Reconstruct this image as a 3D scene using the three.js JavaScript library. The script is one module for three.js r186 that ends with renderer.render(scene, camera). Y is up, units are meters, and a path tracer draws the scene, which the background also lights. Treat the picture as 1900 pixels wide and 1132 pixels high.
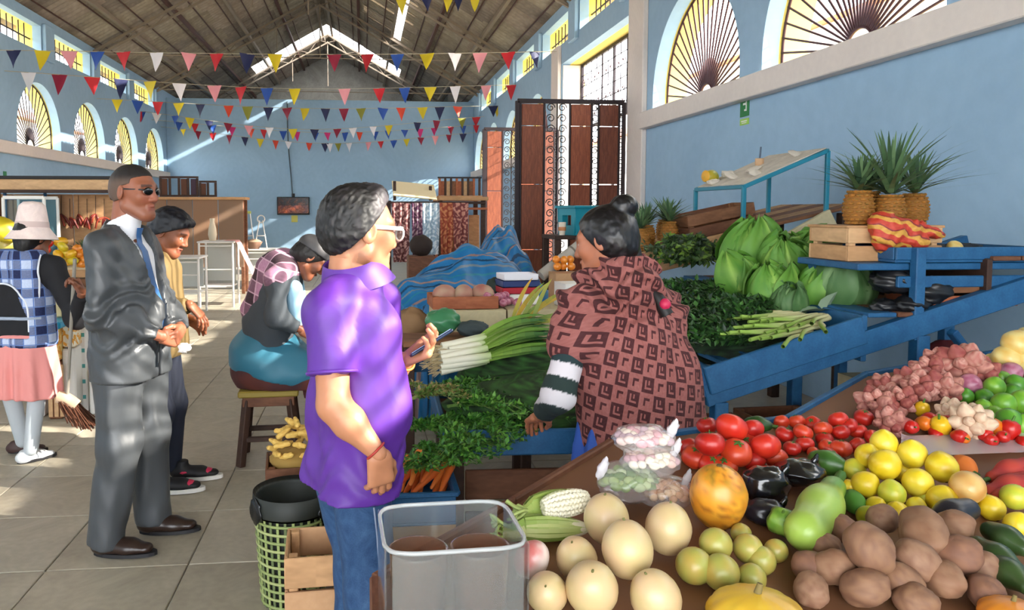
import * as THREE from 'three';
import { ImprovedNoise } from 'three/addons/math/ImprovedNoise.js';
import { mergeGeometries } from 'three/addons/utils/BufferGeometryUtils.js';
import { RoundedBoxGeometry } from 'three/addons/geometries/RoundedBoxGeometry.js';

const V = (x, y, z) => new THREE.Vector3(x, y, z);
const scene = new THREE.Scene();
const renderer = new THREE.WebGLRenderer();
renderer.toneMapping = THREE.LinearToneMapping;
renderer.toneMappingExposure = 2.0;
renderer.shadowMap.enabled = true;
// ---------- camera: eye 1.55 m up in the aisle, turned a little to the stalls, lens shifted
const F = 1400, PX = 811, PY = 478, EYE = 1.55;
const camera = new THREE.PerspectiveCamera(2 * Math.atan(566 / F) * 180 / Math.PI, 1900 / 1132, 0.05, 300);
camera.position.set(0, EYE, 0);
const PITCH = -Math.atan(88 / F), YAW = -Math.atan(139 / F * Math.cos(PITCH));
camera.rotation.order = 'YXZ';
camera.rotation.set(PITCH, YAW, 0);
camera.setViewOffset(1900, 1132, 950 - PX, 566 - PY, 1900, 1132);
scene.add(camera);
// ---------- sun through the openings of the right-hand wall, sky
const SUN = V(1, 0.52, 0.27).normalize();
const sun = new THREE.DirectionalLight(new THREE.Color(1, 0.93, 0.82), 9);
sun.position.copy(SUN).multiplyScalar(60); sun.target.position.set(-1, 1, -10);
sun.position.add(sun.target.position);
sun.castShadow = true; sun.shadow.mapSize.set(4096, 4096);
Object.assign(sun.shadow.camera, { left: -30, right: 30, top: 24, bottom: -24, near: 1, far: 140 });
scene.add(sun, sun.target);
scene.background = new THREE.Color(0.93, 0.96, 1.0);                     // a bright, thinly clouded sky
scene.backgroundIntensity = 5.5;

// ---------- helpers
let seed = 7;
const rnd = () => { seed = (seed * 1664525 + 1013904223) >>> 0; return seed / 4294967296; };
const rr = (a, b) => a + (b - a) * rnd();
const noise = new ImprovedNoise();
const N3 = (x, y, z) => noise.noise(x + 31.7, y + 17.3, z + 5.9);
const DEG = Math.PI / 180;
const rotCam = new THREE.Euler(PITCH, YAW, 0, 'YXZ');
const ray = (px, py) => V((px - PX) / F, -(py - PY) / F, -1).applyEuler(rotCam);
const at = (px, py, D) => { const d = ray(px, py); return d.multiplyScalar(-D / d.z).add(V(0, EYE, 0)); };           // a point D metres down the hall
const onY = (px, py, y) => { const d = ray(px, py); return d.multiplyScalar((y - EYE) / d.y).add(V(0, EYE, 0)); };   // a point at height y
const names = {};
function numbered(n) { const k = names[n] = (names[n] ?? -1) + 1; return k ? n + '_' + String(k).padStart(3, '0') : n; }
function shade(o) { o.traverse((m) => { if (m.isMesh) { m.castShadow = true; m.receiveShadow = true; } }); return o; }
function tag(o, label, category, group, kind) {
  o.userData.label = label; if (category) o.userData.category = category;
  if (group) o.userData.group = group;
  if (kind) o.userData.kind = kind;
  return o;
}
function thing(name, label, category, pos = [0, 0, 0], turn = 0, group) {
  const o = new THREE.Group(); o.name = numbered(name); scene.add(o);
  if (pos.isVector3) o.position.copy(pos); else o.position.set(...pos);
  o.rotation.y = turn; return tag(o, label, category, group);
}
function part(name, geo, material, parent, pos, rot) {
  if (Array.isArray(geo)) geo = merge(geo);
  const m = new THREE.Mesh(geo, material); m.name = name; m.castShadow = m.receiveShadow = true;
  if (pos) { if (pos.isVector3) m.position.copy(pos); else m.position.set(...pos); }
  if (rot) m.rotation.set(...rot);
  parent.add(m); return m;
}
function solo(name, label, category, geo, material, pos, rot, group) {       // a thing that is one mesh
  const m = part(numbered(name), geo, material, scene, pos, rot); return tag(m, label, category, group);
}
function struct(name, geo, material, pos, rot) {
  const m = part(name, geo, material, scene, pos, rot); m.userData.kind = 'structure'; return m;
}
function structGroup(name) { const g = new THREE.Group(); g.name = name; g.userData.kind = 'structure'; scene.add(g); return g; }
function copyOf(o, pos, turn, label, group) {
  const c = o.clone(); c.name = numbered(o.name.replace(/_\d{3}$/, '')); c.userData = { ...o.userData };
  scene.add(c); if (pos) { if (pos.isVector3) c.position.copy(pos); else c.position.set(...pos); }
  if (turn !== undefined) c.rotation.y = turn;
  if (label) c.userData.label = label; if (group) c.userData.group = group;
  return c;
}
function clean(g) {
  const o = g.index ? g.toNonIndexed() : g;
  for (const k of Object.keys(o.attributes)) if (!['position', 'normal', 'uv', 'color'].includes(k)) o.deleteAttribute(k);
  if (!o.attributes.normal) o.computeVertexNormals();
  if (!o.attributes.uv) o.setAttribute('uv', new THREE.Float32BufferAttribute(new Float32Array(o.attributes.position.count * 2), 2));
  return o;
}
function merge(list) {
  list = list.map(clean);
  const col = list.some((g) => g.attributes.color);
  if (col) for (const g of list) if (!g.attributes.color) g.setAttribute('color', new THREE.Float32BufferAttribute(new Float32Array(g.attributes.position.count * 3).fill(1), 3));
  return mergeGeometries(list);
}
const C = (hex) => new THREE.Color(hex);
function mat(color, roughness = 0.7, opt = {}) {
  return new THREE.MeshStandardMaterial({ color: color.isColor ? color : C(color), roughness, metalness: 0, ...opt });
}
function phys(color, roughness = 0.5, opt = {}) { return new THREE.MeshPhysicalMaterial({ color: C(color), roughness, ...opt }); }
// chamfered box
function cbox(w, h, d, c = 0.006) {
  c = Math.min(c, w * 0.3, h * 0.3, d * 0.3);
  const x = w / 2, y = h / 2, z = d / 2, p = [], q = [];
  const add = (a, b, cc, dd) => { p.push(...a, ...b, ...cc, ...a, ...cc, ...dd); };
  const f = (s, t) => { // faces with inset
    for (const sg of [1, -1]) {
      const P = (u, v, k) => { const r = [0, 0, 0]; r[s] = sg * k; r[(s + 1) % 3] = u; r[(s + 2) % 3] = v; return r; };
      const A = [x, y, z], u = A[(s + 1) % 3] - c, v = A[(s + 2) % 3] - c, k = A[s];
      const quad = [P(-u, -v, k), P(u, -v, k), P(u, v, k), P(-u, v, k)];
      if (sg < 0) quad.reverse();
      add(...quad);
    }
  };
  f(0); f(1); f(2);
  // edge chamfers
  for (let s = 0; s < 3; s++) for (const a of [1, -1]) for (const b of [1, -1]) {
    const A = [x, y, z], i = (s + 1) % 3, j = (s + 2) % 3;
    const M = (l, ui, vj) => { const r = [0, 0, 0]; r[s] = l; r[i] = ui; r[j] = vj; return r; };
    const L = A[s] - c;
    const quad = [M(-L, a * A[i], b * (A[j] - c)), M(L, a * A[i], b * (A[j] - c)), M(L, a * (A[i] - c), b * A[j]), M(-L, a * (A[i] - c), b * A[j])];
    if (a * b > 0) quad.reverse();
    add(...quad);
  }
  for (const a of [1, -1]) for (const b of [1, -1]) for (const e of [1, -1]) {
    const t = [[a * x, b * (y - c), e * (z - c)], [a * (x - c), b * y, e * (z - c)], [a * (x - c), b * (y - c), e * z]];
    if (a * b * e < 0) t.reverse();
    p.push(...t[0], ...t[1], ...t[2]);
  }
  const g = new THREE.BufferGeometry(); g.setAttribute('position', new THREE.Float32BufferAttribute(p, 3));
  g.computeVertexNormals();
  const uv = [], n = g.attributes.normal.array;
  for (let k = 0; k < p.length; k += 3) {
    const ax = Math.abs(n[k]), ay = Math.abs(n[k + 1]), az = Math.abs(n[k + 2]);
    if (ax >= ay && ax >= az) uv.push(p[k + 2], p[k + 1]); else if (ay >= az) uv.push(p[k], p[k + 2]); else uv.push(p[k], p[k + 1]);
  }
  g.setAttribute('uv', new THREE.Float32BufferAttribute(uv, 2));
  return g;
}
const tr = (g, x, y, z) => g.translate(x, y, z);
const boxAt = (w, h, d, x, y, z, c) => tr(cbox(w, h, d, c), x, y, z);
// bar between two points, rectangular section w x h
function bar(a, b, w, h = w, c = 0.004, up = V(0, 1, 0)) {
  const d = b.clone().sub(a), L = d.length(); d.normalize();
  const s = V(0, 0, 0).crossVectors(up, d); if (s.lengthSq() < 1e-6) s.set(1, 0, 0); s.normalize();
  const u = V(0, 0, 0).crossVectors(d, s);
  const m = new THREE.Matrix4().makeBasis(s, u, d); m.setPosition(a.clone().add(b).multiplyScalar(0.5));
  return cbox(w, h, L, c).applyMatrix4(m);
}
function rod(a, b, r, seg = 6, r2 = r) {
  const d = b.clone().sub(a), L = d.length();
  const g = new THREE.CylinderGeometry(r2, r, L, seg);
  g.applyQuaternion(new THREE.Quaternion().setFromUnitVectors(V(0, 1, 0), d.normalize()));
  const m = a.clone().add(b).multiplyScalar(0.5); return g.translate(m.x, m.y, m.z);
}
function tube(points, r, seg = 24, rad = 6, closed = false) {
  return new THREE.TubeGeometry(new THREE.CatmullRomCurve3(points, closed), seg, r, rad, closed);
}
const lathe = (pts, seg = 24) => new THREE.LatheGeometry(pts.map(([x, y]) => new THREE.Vector2(x, y)), seg);
// sphere pushed by a function of the unit direction
function blob(rx, ry, rz, f, ws = 20, hs = 14) {
  const g = new THREE.SphereGeometry(1, ws, hs), p = g.attributes.position, v = V();
  for (let i = 0; i < p.count; i++) {
    v.fromBufferAttribute(p, i); const k = f ? f(v) : 1;
    p.setXYZ(i, v.x * rx * k, v.y * ry * k, v.z * rz * k);
  }
  g.computeVertexNormals(); fixSeam(g, ws, hs); return g;
}
function fixSeam(g, ws, hs) { // same normal on both sides of the sphere's seam
  const n = g.attributes.normal, w = ws + 1;
  for (let j = 0; j <= hs; j++) {
    const a = j * w, b = a + ws; const x = n.getX(a) + n.getX(b), y = n.getY(a) + n.getY(b), z = n.getZ(a) + n.getZ(b), l = Math.hypot(x, y, z) || 1;
    n.setXYZ(a, x / l, y / l, z / l); n.setXYZ(b, x / l, y / l, z / l);
  }
}
// colour every vertex of a geometry by fn(position) -> [r,g,b] linear
function paint(g, fn) {
  const p = g.attributes.position, c = new Float32Array(p.count * 3), v = V();
  for (let i = 0; i < p.count; i++) { v.fromBufferAttribute(p, i); const k = fn(v, i); c[i * 3] = k.r ?? k[0]; c[i * 3 + 1] = k.g ?? k[1]; c[i * 3 + 2] = k.b ?? k[2]; }
  g.setAttribute('color', new THREE.Float32BufferAttribute(c, 3)); return g;
}
const lerpC = (a, b, t) => a.clone().lerp(b, Math.max(0, Math.min(1, t)));
const smooth = (a, b, x) => { const t = Math.max(0, Math.min(1, (x - a) / (b - a))); return t * t * (3 - 2 * t); };
// tiling noise texture around a base colour
function tex(size, fn, repeat = 1, srgb = true) {
  const d = new Uint8Array(size * size * 4);
  for (let j = 0; j < size; j++) for (let i = 0; i < size; i++) {
    const c = fn(i / size, j / size), k = (j * size + i) * 4;
    d[k] = Math.max(0, Math.min(255, c[0])); d[k + 1] = Math.max(0, Math.min(255, c[1])); d[k + 2] = Math.max(0, Math.min(255, c[2])); d[k + 3] = 255;
  }
  const t = new THREE.DataTexture(d, size, size); t.wrapS = t.wrapT = THREE.RepeatWrapping; t.magFilter = THREE.LinearFilter; t.minFilter = THREE.LinearMipmapLinearFilter; t.generateMipmaps = true;
  if (srgb) t.colorSpace = THREE.SRGBColorSpace; t.repeat.set(repeat, repeat); t.needsUpdate = true; return t;
}
const TN = (u, v, f, s = 0) => { // tiling noise on a torus, frequency f
  const a = u * Math.PI * 2, b = v * Math.PI * 2, k = f / 6.283;
  return noise.noise(Math.cos(a) * k + 11 + s, Math.sin(a) * k + Math.cos(b) * k + 3, Math.sin(b) * k + 7 - s);
};
const rgb = (hex) => [(hex >> 16) & 255, (hex >> 8) & 255, hex & 255];
function mottled(hex, amp, f1 = 6, f2 = 30, size = 256, repeat = 1) {
  const b = rgb(hex);
  return tex(size, (u, v) => { const n = TN(u, v, f1) * amp + TN(u, v, f2, 9) * amp * 0.6 + (rnd() - 0.5) * amp * 0.3; return [b[0] + n, b[1] + n, b[2] + n * 0.9]; }, repeat);
}
// =====================================================================  THE HALL
const XR = 3.7, XL = -6.2, T = 0.45, TI = 0.16, DB = 25, DE = 33, DF = -4.5, EAVE = 5.2, XC = (XR + XL) / 2, SLOPE = 0.58;
const roofY = (x) => EAVE + SLOPE * ((XR - XL) / 2 - Math.abs(x - XC));
const M = {
  blue: mat('#ffffff', 0.75, { map: mottled(0x9abad4, 7, 5, 40, 256, 0.25) }),
  yellow: mat('#e6d272', 0.8),
  band: mat('#ffffff', 0.7, { map: mottled(0xe3d8d0, 7, 5, 40, 256, 0.5) }),
  white: mat('#ece6e2', 0.6),
  iron: mat('#2a2024', 0.5, { metalness: 0.4 }),
  ironBrown: mat('#4a2c30', 0.5, { metalness: 0.3 }),
  purlin: mat('#4f2c20', 0.6),
  truss: mat('#8b7c6a', 0.6),
  darkWood: mat('#4a2b1a', 0.6),
  concrete: mat('#ffffff', 0.9, { map: mottled(0x9a948a, 16, 5, 30, 256, 0.5) }),
};
M.sheets = [0x8d8271, 0x97897a, 0x81766a, 0x9c917f].map((h) => mat('#ffffff', 0.85, { map: mottled(h, 22, 4, 22, 128, 0.6) }));
M.tiles = [0xaca391, 0xa49b89, 0xb2a997, 0xa8a08e].map((h) => mat('#ffffff', 0.5, { map: mottled(h, 14, 5, 30, 256, 1.2) }));
// ---- floor: a slab with 60 cm tiles laid on it where the aisle is in view
struct('floor', tr(cbox(XR - XL + 2 * T, 0.2, DE - DF + 0.6, 0.01), XC, -0.112, -(DE + DF) / 2), M.concrete);
{
  const fl = structGroup('floor_tiling');
  const tile = cbox(0.594, 0.02, 0.594, 0.003);
  for (let i = -9; i <= 5; i++) for (let k = 0; k < 22; k++) {
    const x = -0.77 + 0.6 * i + 0.3, D = 3.31 + 0.6 * (k - 2) + 0.3;
    if (x < XL || x > 2.6 || (k > 13 && i > 2)) continue;
    const m = part('tile', tile, M.tiles[(i * 7 + k * 5 + ((i * k) % 3) + 40) % 4], fl, [x, -0.0115 + 0.0012 * N3(i * 3.1, k * 2.7, 1), -D]);
    m.rotation.set(0.0012 * N3(i * 1.7, k, 4), 0, 0.0012 * N3(i, k * 1.9, 8));
  }
  const base = (x0, x1, d0, d1) => part('screed', cbox(x1 - x0, 0.02, d1 - d0, 0.002), M.tiles[0], fl, [(x0 + x1) / 2, -0.0118, -(d0 + d1) / 2]);
  base(XL, 2.63, DF, 2.1); base(2.64, XR, DF, 25); base(-1.0, 2.63, 15.33, 25); base(XL, -1.01, 15.33, 25); base(1.04, 2.63, 10.52, 15.32);
}
// ---- side walls with arched windows, clerestory and gateway
function archHole(d0, d1, sill, spring) {
  const r = (d1 - d0) / 2, c = (d0 + d1) / 2, h = new THREE.Path();
  h.moveTo(d0, sill); h.lineTo(d1, sill); h.lineTo(d1, spring); h.absarc(c, spring, r, 0, Math.PI, false); h.lineTo(d0, sill); return h;
}
function rectHole(d0, d1, y0, y1) { const h = new THREE.Path(); h.moveTo(d0, y0); h.lineTo(d1, y0); h.lineTo(d1, y1); h.lineTo(d0, y1); h.lineTo(d0, y0); return h; }
const GATE0 = 10.2, GATE1 = 13.9, GATEH = 4.25, BAY = 2.66;
const winR = []; for (const f of [9.42, 6.77, 3.98, 1.3, -1.35]) winR.push([f - 2.23, f]);
for (const f of [17.0, 19.66, 22.3, 24.7]) winR.push([f - 2.1, f]);
const winL = []; for (let k = 0; k < 10; k++) winL.push([24.6 - 2.72 * k - 2.0, 24.6 - 2.72 * k]);
const postsR = []; for (let k = -6; k <= 4; k++) postsR.push(13 + BAY * k);
const postsL = []; for (let k = -6; k <= 4; k++) postsL.push(13.2 + BAY * k);
function sideWall(name, wins, gate, posts, sill, spr) {
  const sh = new THREE.Shape(); sh.moveTo(DF, 0);
  if (gate) { sh.lineTo(GATE0, 0); sh.lineTo(GATE0, GATEH); sh.lineTo(GATE1, GATEH); sh.lineTo(GATE1, 0); }
  sh.lineTo(DE, 0); sh.lineTo(DE, EAVE + 0.12); sh.lineTo(DF, EAVE + 0.12); sh.lineTo(DF, 0);
  for (const [a, b] of wins) sh.holes.push(archHole(a, b, sill, spr));
  for (let k = 0; k + 1 < posts.length; k++) sh.holes.push(rectHole(posts[k] + 0.25, posts[k + 1] - 0.25, 4.62, 5.12));
  const inner = new THREE.ExtrudeGeometry(sh, { depth: TI, bevelEnabled: false, curveSegments: 20 });
  const outer = new THREE.ExtrudeGeometry(sh, { depth: T - TI, bevelEnabled: false, curveSegments: 20 });
  const right = name === 'wall_right';
  const m = struct(name, inner, M.blue, [right ? XR : XL - TI, 0, 0], [0, Math.PI / 2, 0]);
  part('outer_leaf', outer, M.yellow, m, [0, 0, right ? TI : -(T - TI)]);
  return m;
}
const SILLR = 2.81, SPRR = 2.96, SILLL = 2.75, SPRL = 3.0;
const wallR = sideWall('wall_right', winR, true, postsR, SILLR, SPRR);
const wallL = sideWall('wall_left', winL, false, postsL, SILLL, SPRL);
// arched fan grilles, one per window
function fanGrille(w, sill, spring, n, dark) {
  const g = new THREE.Group(), r = w / 2, hub = 0.17, rise = spring - sill;
  const edge = (a) => { // where a ray from the hub meets the arch
    const c = Math.cos(a), s = Math.sin(a);
    let t = r / Math.max(1e-6, Math.abs(c)); if (t * s > rise) { t = rise * s + Math.sqrt(Math.max(0, rise * rise * s * s - rise * rise + r * r)); } return t;
  };
  for (let k = 0; k <= n; k++) {
    const a = 0.06 + (Math.PI - 0.12) * k / n, t = edge(a);
    part('bar', rod(V(Math.cos(a) * hub, Math.sin(a) * hub, 0), V(Math.cos(a) * t, Math.sin(a) * t, 0), 0.0115, 5), M[dark], g);
  }
  const ring = []; for (let k = 0; k <= 12; k++) ring.push(V(Math.cos(Math.PI * k / 12) * hub, Math.sin(Math.PI * k / 12) * hub, 0));
  part('hub', tube(ring, 0.017, 24, 5), M[dark], g);
  const fr = [V(-r + 0.015, 0, 0), V(-r + 0.015, rise, 0)]; for (let k = 0; k <= 20; k++) fr.push(V(-Math.cos(Math.PI * k / 20) * (r - 0.015), rise + Math.sin(Math.PI * k / 20) * (r - 0.015), 0)); fr.push(V(r - 0.015, 0, 0));
  part('frame', tube(fr, 0.014, 60, 5), M[dark], g);
  return g;
}
let wn = 1;
const fr_ = {};
for (const [wins, x, sill, spr, key] of [[winR, XR + TI + 0.03, SILLR, SPRR, 'ironBrown'], [winL, XL - TI - 0.03, SILLL, SPRL, 'iron']]) for (const [a, b] of wins) {
  const k = key + (b - a).toFixed(2); const g = fr_[k] ? fr_[k].clone() : (fr_[k] = fanGrille(b - a, sill, spr, key === 'iron' ? 20 : 26, key));
  g.name = 'window_' + wn++; g.userData = { kind: 'structure' }; g.position.set(x, sill, -(a + b) / 2); g.rotation.y = Math.PI / 2; scene.add(g);
}
// clerestory bars
for (const [posts, x, side] of [[postsR, XR + TI + 0.05, 'right'], [postsL, XL - TI - 0.05, 'left']]) for (let k = 5; k + 1 < posts.length; k++) {
  const g = structGroup('window_' + wn++); const a = posts[k] + 0.25, b = posts[k + 1] - 0.25;
  for (let i = 1; i < 9; i++) part('bar', rod(V(0, 4.62, 0), V(0, 5.12, 0), 0.012, 5), M.iron, g, [x, 0, -(a + (b - a) * i / 9)]);
  part('rail', bar(V(x, 4.87, -a), V(x, 4.87, -b), 0.025), M.iron, g);
}
// clerestory posts stand a little proud of the wall
for (const [posts, x] of [[postsR, XR - 0.04], [postsL, XL + 0.04]]) posts.forEach((d, k) => struct('pilaster_' + (x > 0 ? 'right' : 'left') + '_' + (k + 1), cbox(0.08, 0.7, 0.42, 0.01), M.blue, [x, 4.83, -d]));
// sill band along both walls
function band(name, x, y, d0, d1) { return struct(name, cbox(0.12, 0.21, d1 - d0, 0.008), M.band, [x, y, -(d0 + d1) / 2]); }
band('trim_1', XR - 0.059, 2.705, DF, 9.58); band('trim_2', XR - 0.059, 2.705, 14.5, DB - 0.1); band('trim_3', XL + 0.059, 2.645, DF, DB - 0.1);
struct('trim_4', cbox(0.07, EAVE - 0.02, 0.56, 0.01), M.band, [XR - 0.034, (EAVE - 0.02) / 2, -9.89]);
struct('trim_5', cbox(0.07, EAVE - 0.6, 0.5, 0.01), M.band, [XR - 0.034, (EAVE - 0.6) / 2, -14.17]);
// white linings of the gateway
struct('trim_6', cbox(0.40, GATEH - 0.02, 0.03, 0.004), M.white, [XR + 0.22, (GATEH - 0.02) / 2, -GATE1 + 0.016]);
struct('trim_7', cbox(0.40, GATEH - 0.02, 0.03, 0.004), M.white, [XR + 0.22, (GATEH - 0.02) / 2, -GATE0 - 0.016]);
// ---- back wall, rear wall, gable
struct('wall_back', cbox(XR - XL - 0.006, 5.12, 0.2, 0.01), M.blue, [XC, 2.56, -DB - 0.1]);
{
  const sh = new THREE.Shape(); sh.moveTo(XL - T, 0); sh.lineTo(XR + T, 0); sh.lineTo(XR + T, roofY(XR + T) + 0.2); sh.lineTo(XC, roofY(XC) + 0.2); sh.lineTo(XL - T, roofY(XL - T) + 0.2); sh.closePath();
  const door = new THREE.Path(); door.moveTo(-4.6, 0.01); door.lineTo(2.4, 0.01); door.lineTo(2.4, 4.0); door.lineTo(-4.6, 4.0); door.closePath();  // invented opening behind the camera, added so sky light brightens the near hall
  const sh2 = sh.clone(); sh2.holes.push(door);
  struct('wall_rear', new THREE.ExtrudeGeometry(sh2, { depth: 0.3, bevelEnabled: false }), M.blue, [0, 0, -DF]);
  struct('wall_gable', new THREE.ExtrudeGeometry(sh, { depth: 0.3, bevelEnabled: false }), M.concrete, [0, 0, -DE - 0.3]);
}
// ---- roof: corrugated sheets on purlins and trusses
{
  const over = 0.5, half = (XR - XL) / 2 + over, ang = Math.atan(SLOPE), L = half / Math.cos(ang);
  function corr(w, len, step = 0.19) { // sheet w along the hall, len down the slope
    const nw = Math.round(w / step * 5), pos = [], idx = [], uv = [];
    for (let j = 0; j < 2; j++) for (let i = 0; i <= nw; i++) { const z = -w / 2 + w * i / nw; pos.push(j * len, 0.024 * Math.cos(z / step * 2 * Math.PI), z); uv.push(z, j * len); }
    for (let i = 0; i < nw; i++) idx.push(i, i + 1, i + nw + 1, i + 1, i + nw + 2, i + nw + 1);
    const g = new THREE.BufferGeometry(); g.setAttribute('position', new THREE.Float32BufferAttribute(pos, 3)); g.setAttribute('uv', new THREE.Float32BufferAttribute(uv, 2)); g.setIndex(idx); g.computeVertexNormals(); return g;
  }
  const W = 0.95, rows = 4, len = L / rows, sheet = corr(W + 0.19, len + 0.14);
  for (const side of ['right', 'left']) {
    const roof = structGroup('roof_' + side);
    const hold = new THREE.Group();
    const place = (m, s, D, lift) => { // s metres down the slope from the ridge
      const sg = side === 'right' ? 1 : -1;
      m.position.set(XC + sg * s * Math.cos(ang), roofY(XC) + 0.22 - s * Math.sin(ang) + lift, -D);
      m.rotation.set(0, sg > 0 ? 0 : Math.PI, -ang, 'YXZ');
    };
    for (let k = 0; k * W + 11 < DE + 0.4; k++) for (let r = 0; r < rows; r++) {
      const D = 11 + k * W + W / 2;
      if (D > 27.9 && D < 30.1 && r < 2) continue;                     // the clear strip
      if (side === 'right' && r === 1 && D > 13 && D < 24.6) { // one narrow strip left open to the sun along the purlin
        const a = part('roof_sheet', corr(W + 0.19, 2.64 - len), M.sheets[(k + r) % 4], roof); place(a, len - 0.02, D, 0); const b = part('roof_sheet', corr(W + 0.19, 2 * len + 0.14 - 2.86), M.sheets[(k + r + 1) % 4], roof); place(b, 2.86, D, 0);
        continue;
      }
      const m = part('roof_sheet', sheet, M.sheets[(k * 3 + r * 2 + ((k * r) % 3)) % 4], roof);
      place(m, r * len - 0.02, D, 0.012 * ((k + r) % 2) - r * 0.003);
    }
    const near = part('roof_sheet', corr(11 - DF + 0.9, L + 0.1, 0.38), M.sheets[0], roof); place(near, 0, (11 + DF - 0.6) / 2, 0);
    // purlins
    [0.2, 1.35, 2.55, 3.72, 4.85, 5.9].forEach((s, i) => {
      const sg = side === 'right' ? 1 : -1; const x = XC + sg * s * Math.cos(ang), y = roofY(XC) + 0.22 - s * Math.sin(ang) - 0.085;
      part('purlin', bar(V(x, y, -DF), V(x, y, -DE), 0.08, 0.1), i % 2 ? M.purlin : M.truss, roof);
    });
    // battens
    for (let s = 0.55; s < L; s += 0.56) { if (side === 'right' && Math.abs(s - 2.74) < 0.2) continue; const sg = side === 'right' ? 1 : -1; const x = XC + sg * s * Math.cos(ang), y = roofY(XC) + 0.22 - s * Math.sin(ang) - 0.045; part('batten', bar(V(x, y, -10), V(x, y, -DE), 0.03, 0.025), M.purlin, roof); }
  }
  const ridge = struct('roof_ridge', [bar(V(XC - 0.13, roofY(XC) + 0.235, -DF), V(XC - 0.13, roofY(XC) + 0.235, -27.9), 0.4, 0.03), bar(V(XC - 0.13, roofY(XC) + 0.235, -30.1), V(XC - 0.13, roofY(XC) + 0.235, -DE - 0.3), 0.4, 0.03)], M.sheets[1]);
  // trusses every two bays
  let tn = 1;
  for (const D of [2.6, 7.9, 13.2, 18.5, 23.7, 28.9]) {
    const g = structGroup('roof_truss_' + tn++); const ry = roofY(XC) + 0.02;
    for (const sg of [-1, 1]) {
      const P = (s, dy) => V(XC + sg * s * Math.cos(ang), ry - s * Math.sin(ang) + dy, -D);
      const L2 = (XR - XL) / 2 / Math.cos(ang);
      part('top_chord', bar(P(0, 0), P(L2, 0), 0.06, 0.06), M.truss, g);
      part('bottom_chord', bar(P(0, -0.3), P(L2, -0.14), 0.06, 0.05), M.truss, g);
      for (let k = 0; k < 14; k++) { const s0 = L2 * k / 14, s1 = L2 * (k + 1) / 14; part('web', rod(P(s0, k % 2 ? 0 : -0.3 + 0.16 * k / 14), P(s1, k % 2 ? -0.3 + 0.16 * (k + 1) / 14 : 0), 0.011, 5), M.truss, g); }
    }
    if (D > 14) { part('hanger', rod(V(XC, ry - 1.9, -D), V(XC, ry - 0.25, -D), 0.02, 6), M.truss, g); part('hanger', rod(V(XC - 1.3, ry - 1.75, -D), V(XC - 1.3, ry - 1.0, -D), 0.015, 6), M.truss, g); part('tie', rod(V(XL + 0.1, EAVE - 0.02, -D), V(XR - 0.1, EAVE - 0.02, -D), 0.014, 6), M.truss, g); }
  }
}
// ---- the gate: fixed grille above, two leaves of wood and scrollwork swung inwards
function scroll(r, n = 1.35, flip = 1) { const p = []; for (let k = 0; k <= 16; k++) { const t = k / 16, a = t * n * 2 * Math.PI; p.push(V(flip * r * (1 - 0.72 * t) * Math.cos(a), r * (1 - 0.72 * t) * Math.sin(a), 0)); } return tube(p, 0.007, 22, 4); }
{
  const g = structGroup('gate_grille'); const x = XR + 0.38; const y0 = 3.05, y1 = GATEH - 0.03;
  const G = (d, y) => V(x, y, -d);
  part('frame', [bar(G(GATE0, y0), G(GATE1, y0), 0.05), bar(G(GATE0, y1), G(GATE1, y1), 0.05), bar(G(GATE0 + 0.05, 0), G(GATE0 + 0.05, y1), 0.05), bar(G(GATE1 - 0.05, 0), G(GATE1 - 0.05, y1), 0.05), bar(G(12.05, 0), G(12.05, y1), 0.04)], M.iron, g);
  for (let k = 1; k < 12; k++) { const d = GATE0 + (GATE1 - GATE0) * k / 12; part('upright', rod(G(d, y0), G(d, y1), k % 4 ? 0.008 : 0.017, 5), M.iron, g); }
  for (let k = 1; k < 6; k++) part('crossbar', rod(G(GATE0, y0 + (y1 - y0) * k / 6), G(GATE1, y0 + (y1 - y0) * k / 6), 0.008, 5), M.iron, g);
  const sc = scroll(0.075); sc.rotateY(Math.PI / 2);
  for (let k = 0; k < 12; k++) for (const yy of [0.22, 0.42, 0.85]) { const m = part('scroll', sc, M.ironBrown, g, [x, y0 + yy, -(GATE0 + (GATE1 - GATE0) * (k + 0.5) / 12)]); if (k % 2) m.rotation.x = Math.PI; }
}
const woodPanel = [0x7a3d22, 0x8a4526, 0x6d3620].map((h) => mat('#ffffff', 0.55, { map: tex(128, (u, v) => { const b = rgb(h), n = TN(u, v * 0.15, 30) * 22 + TN(u, v * 0.3, 90, 5) * 12; return [b[0] + n, b[1] + n * 0.8, b[2] + n * 0.6]; }, 2) }));
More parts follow.
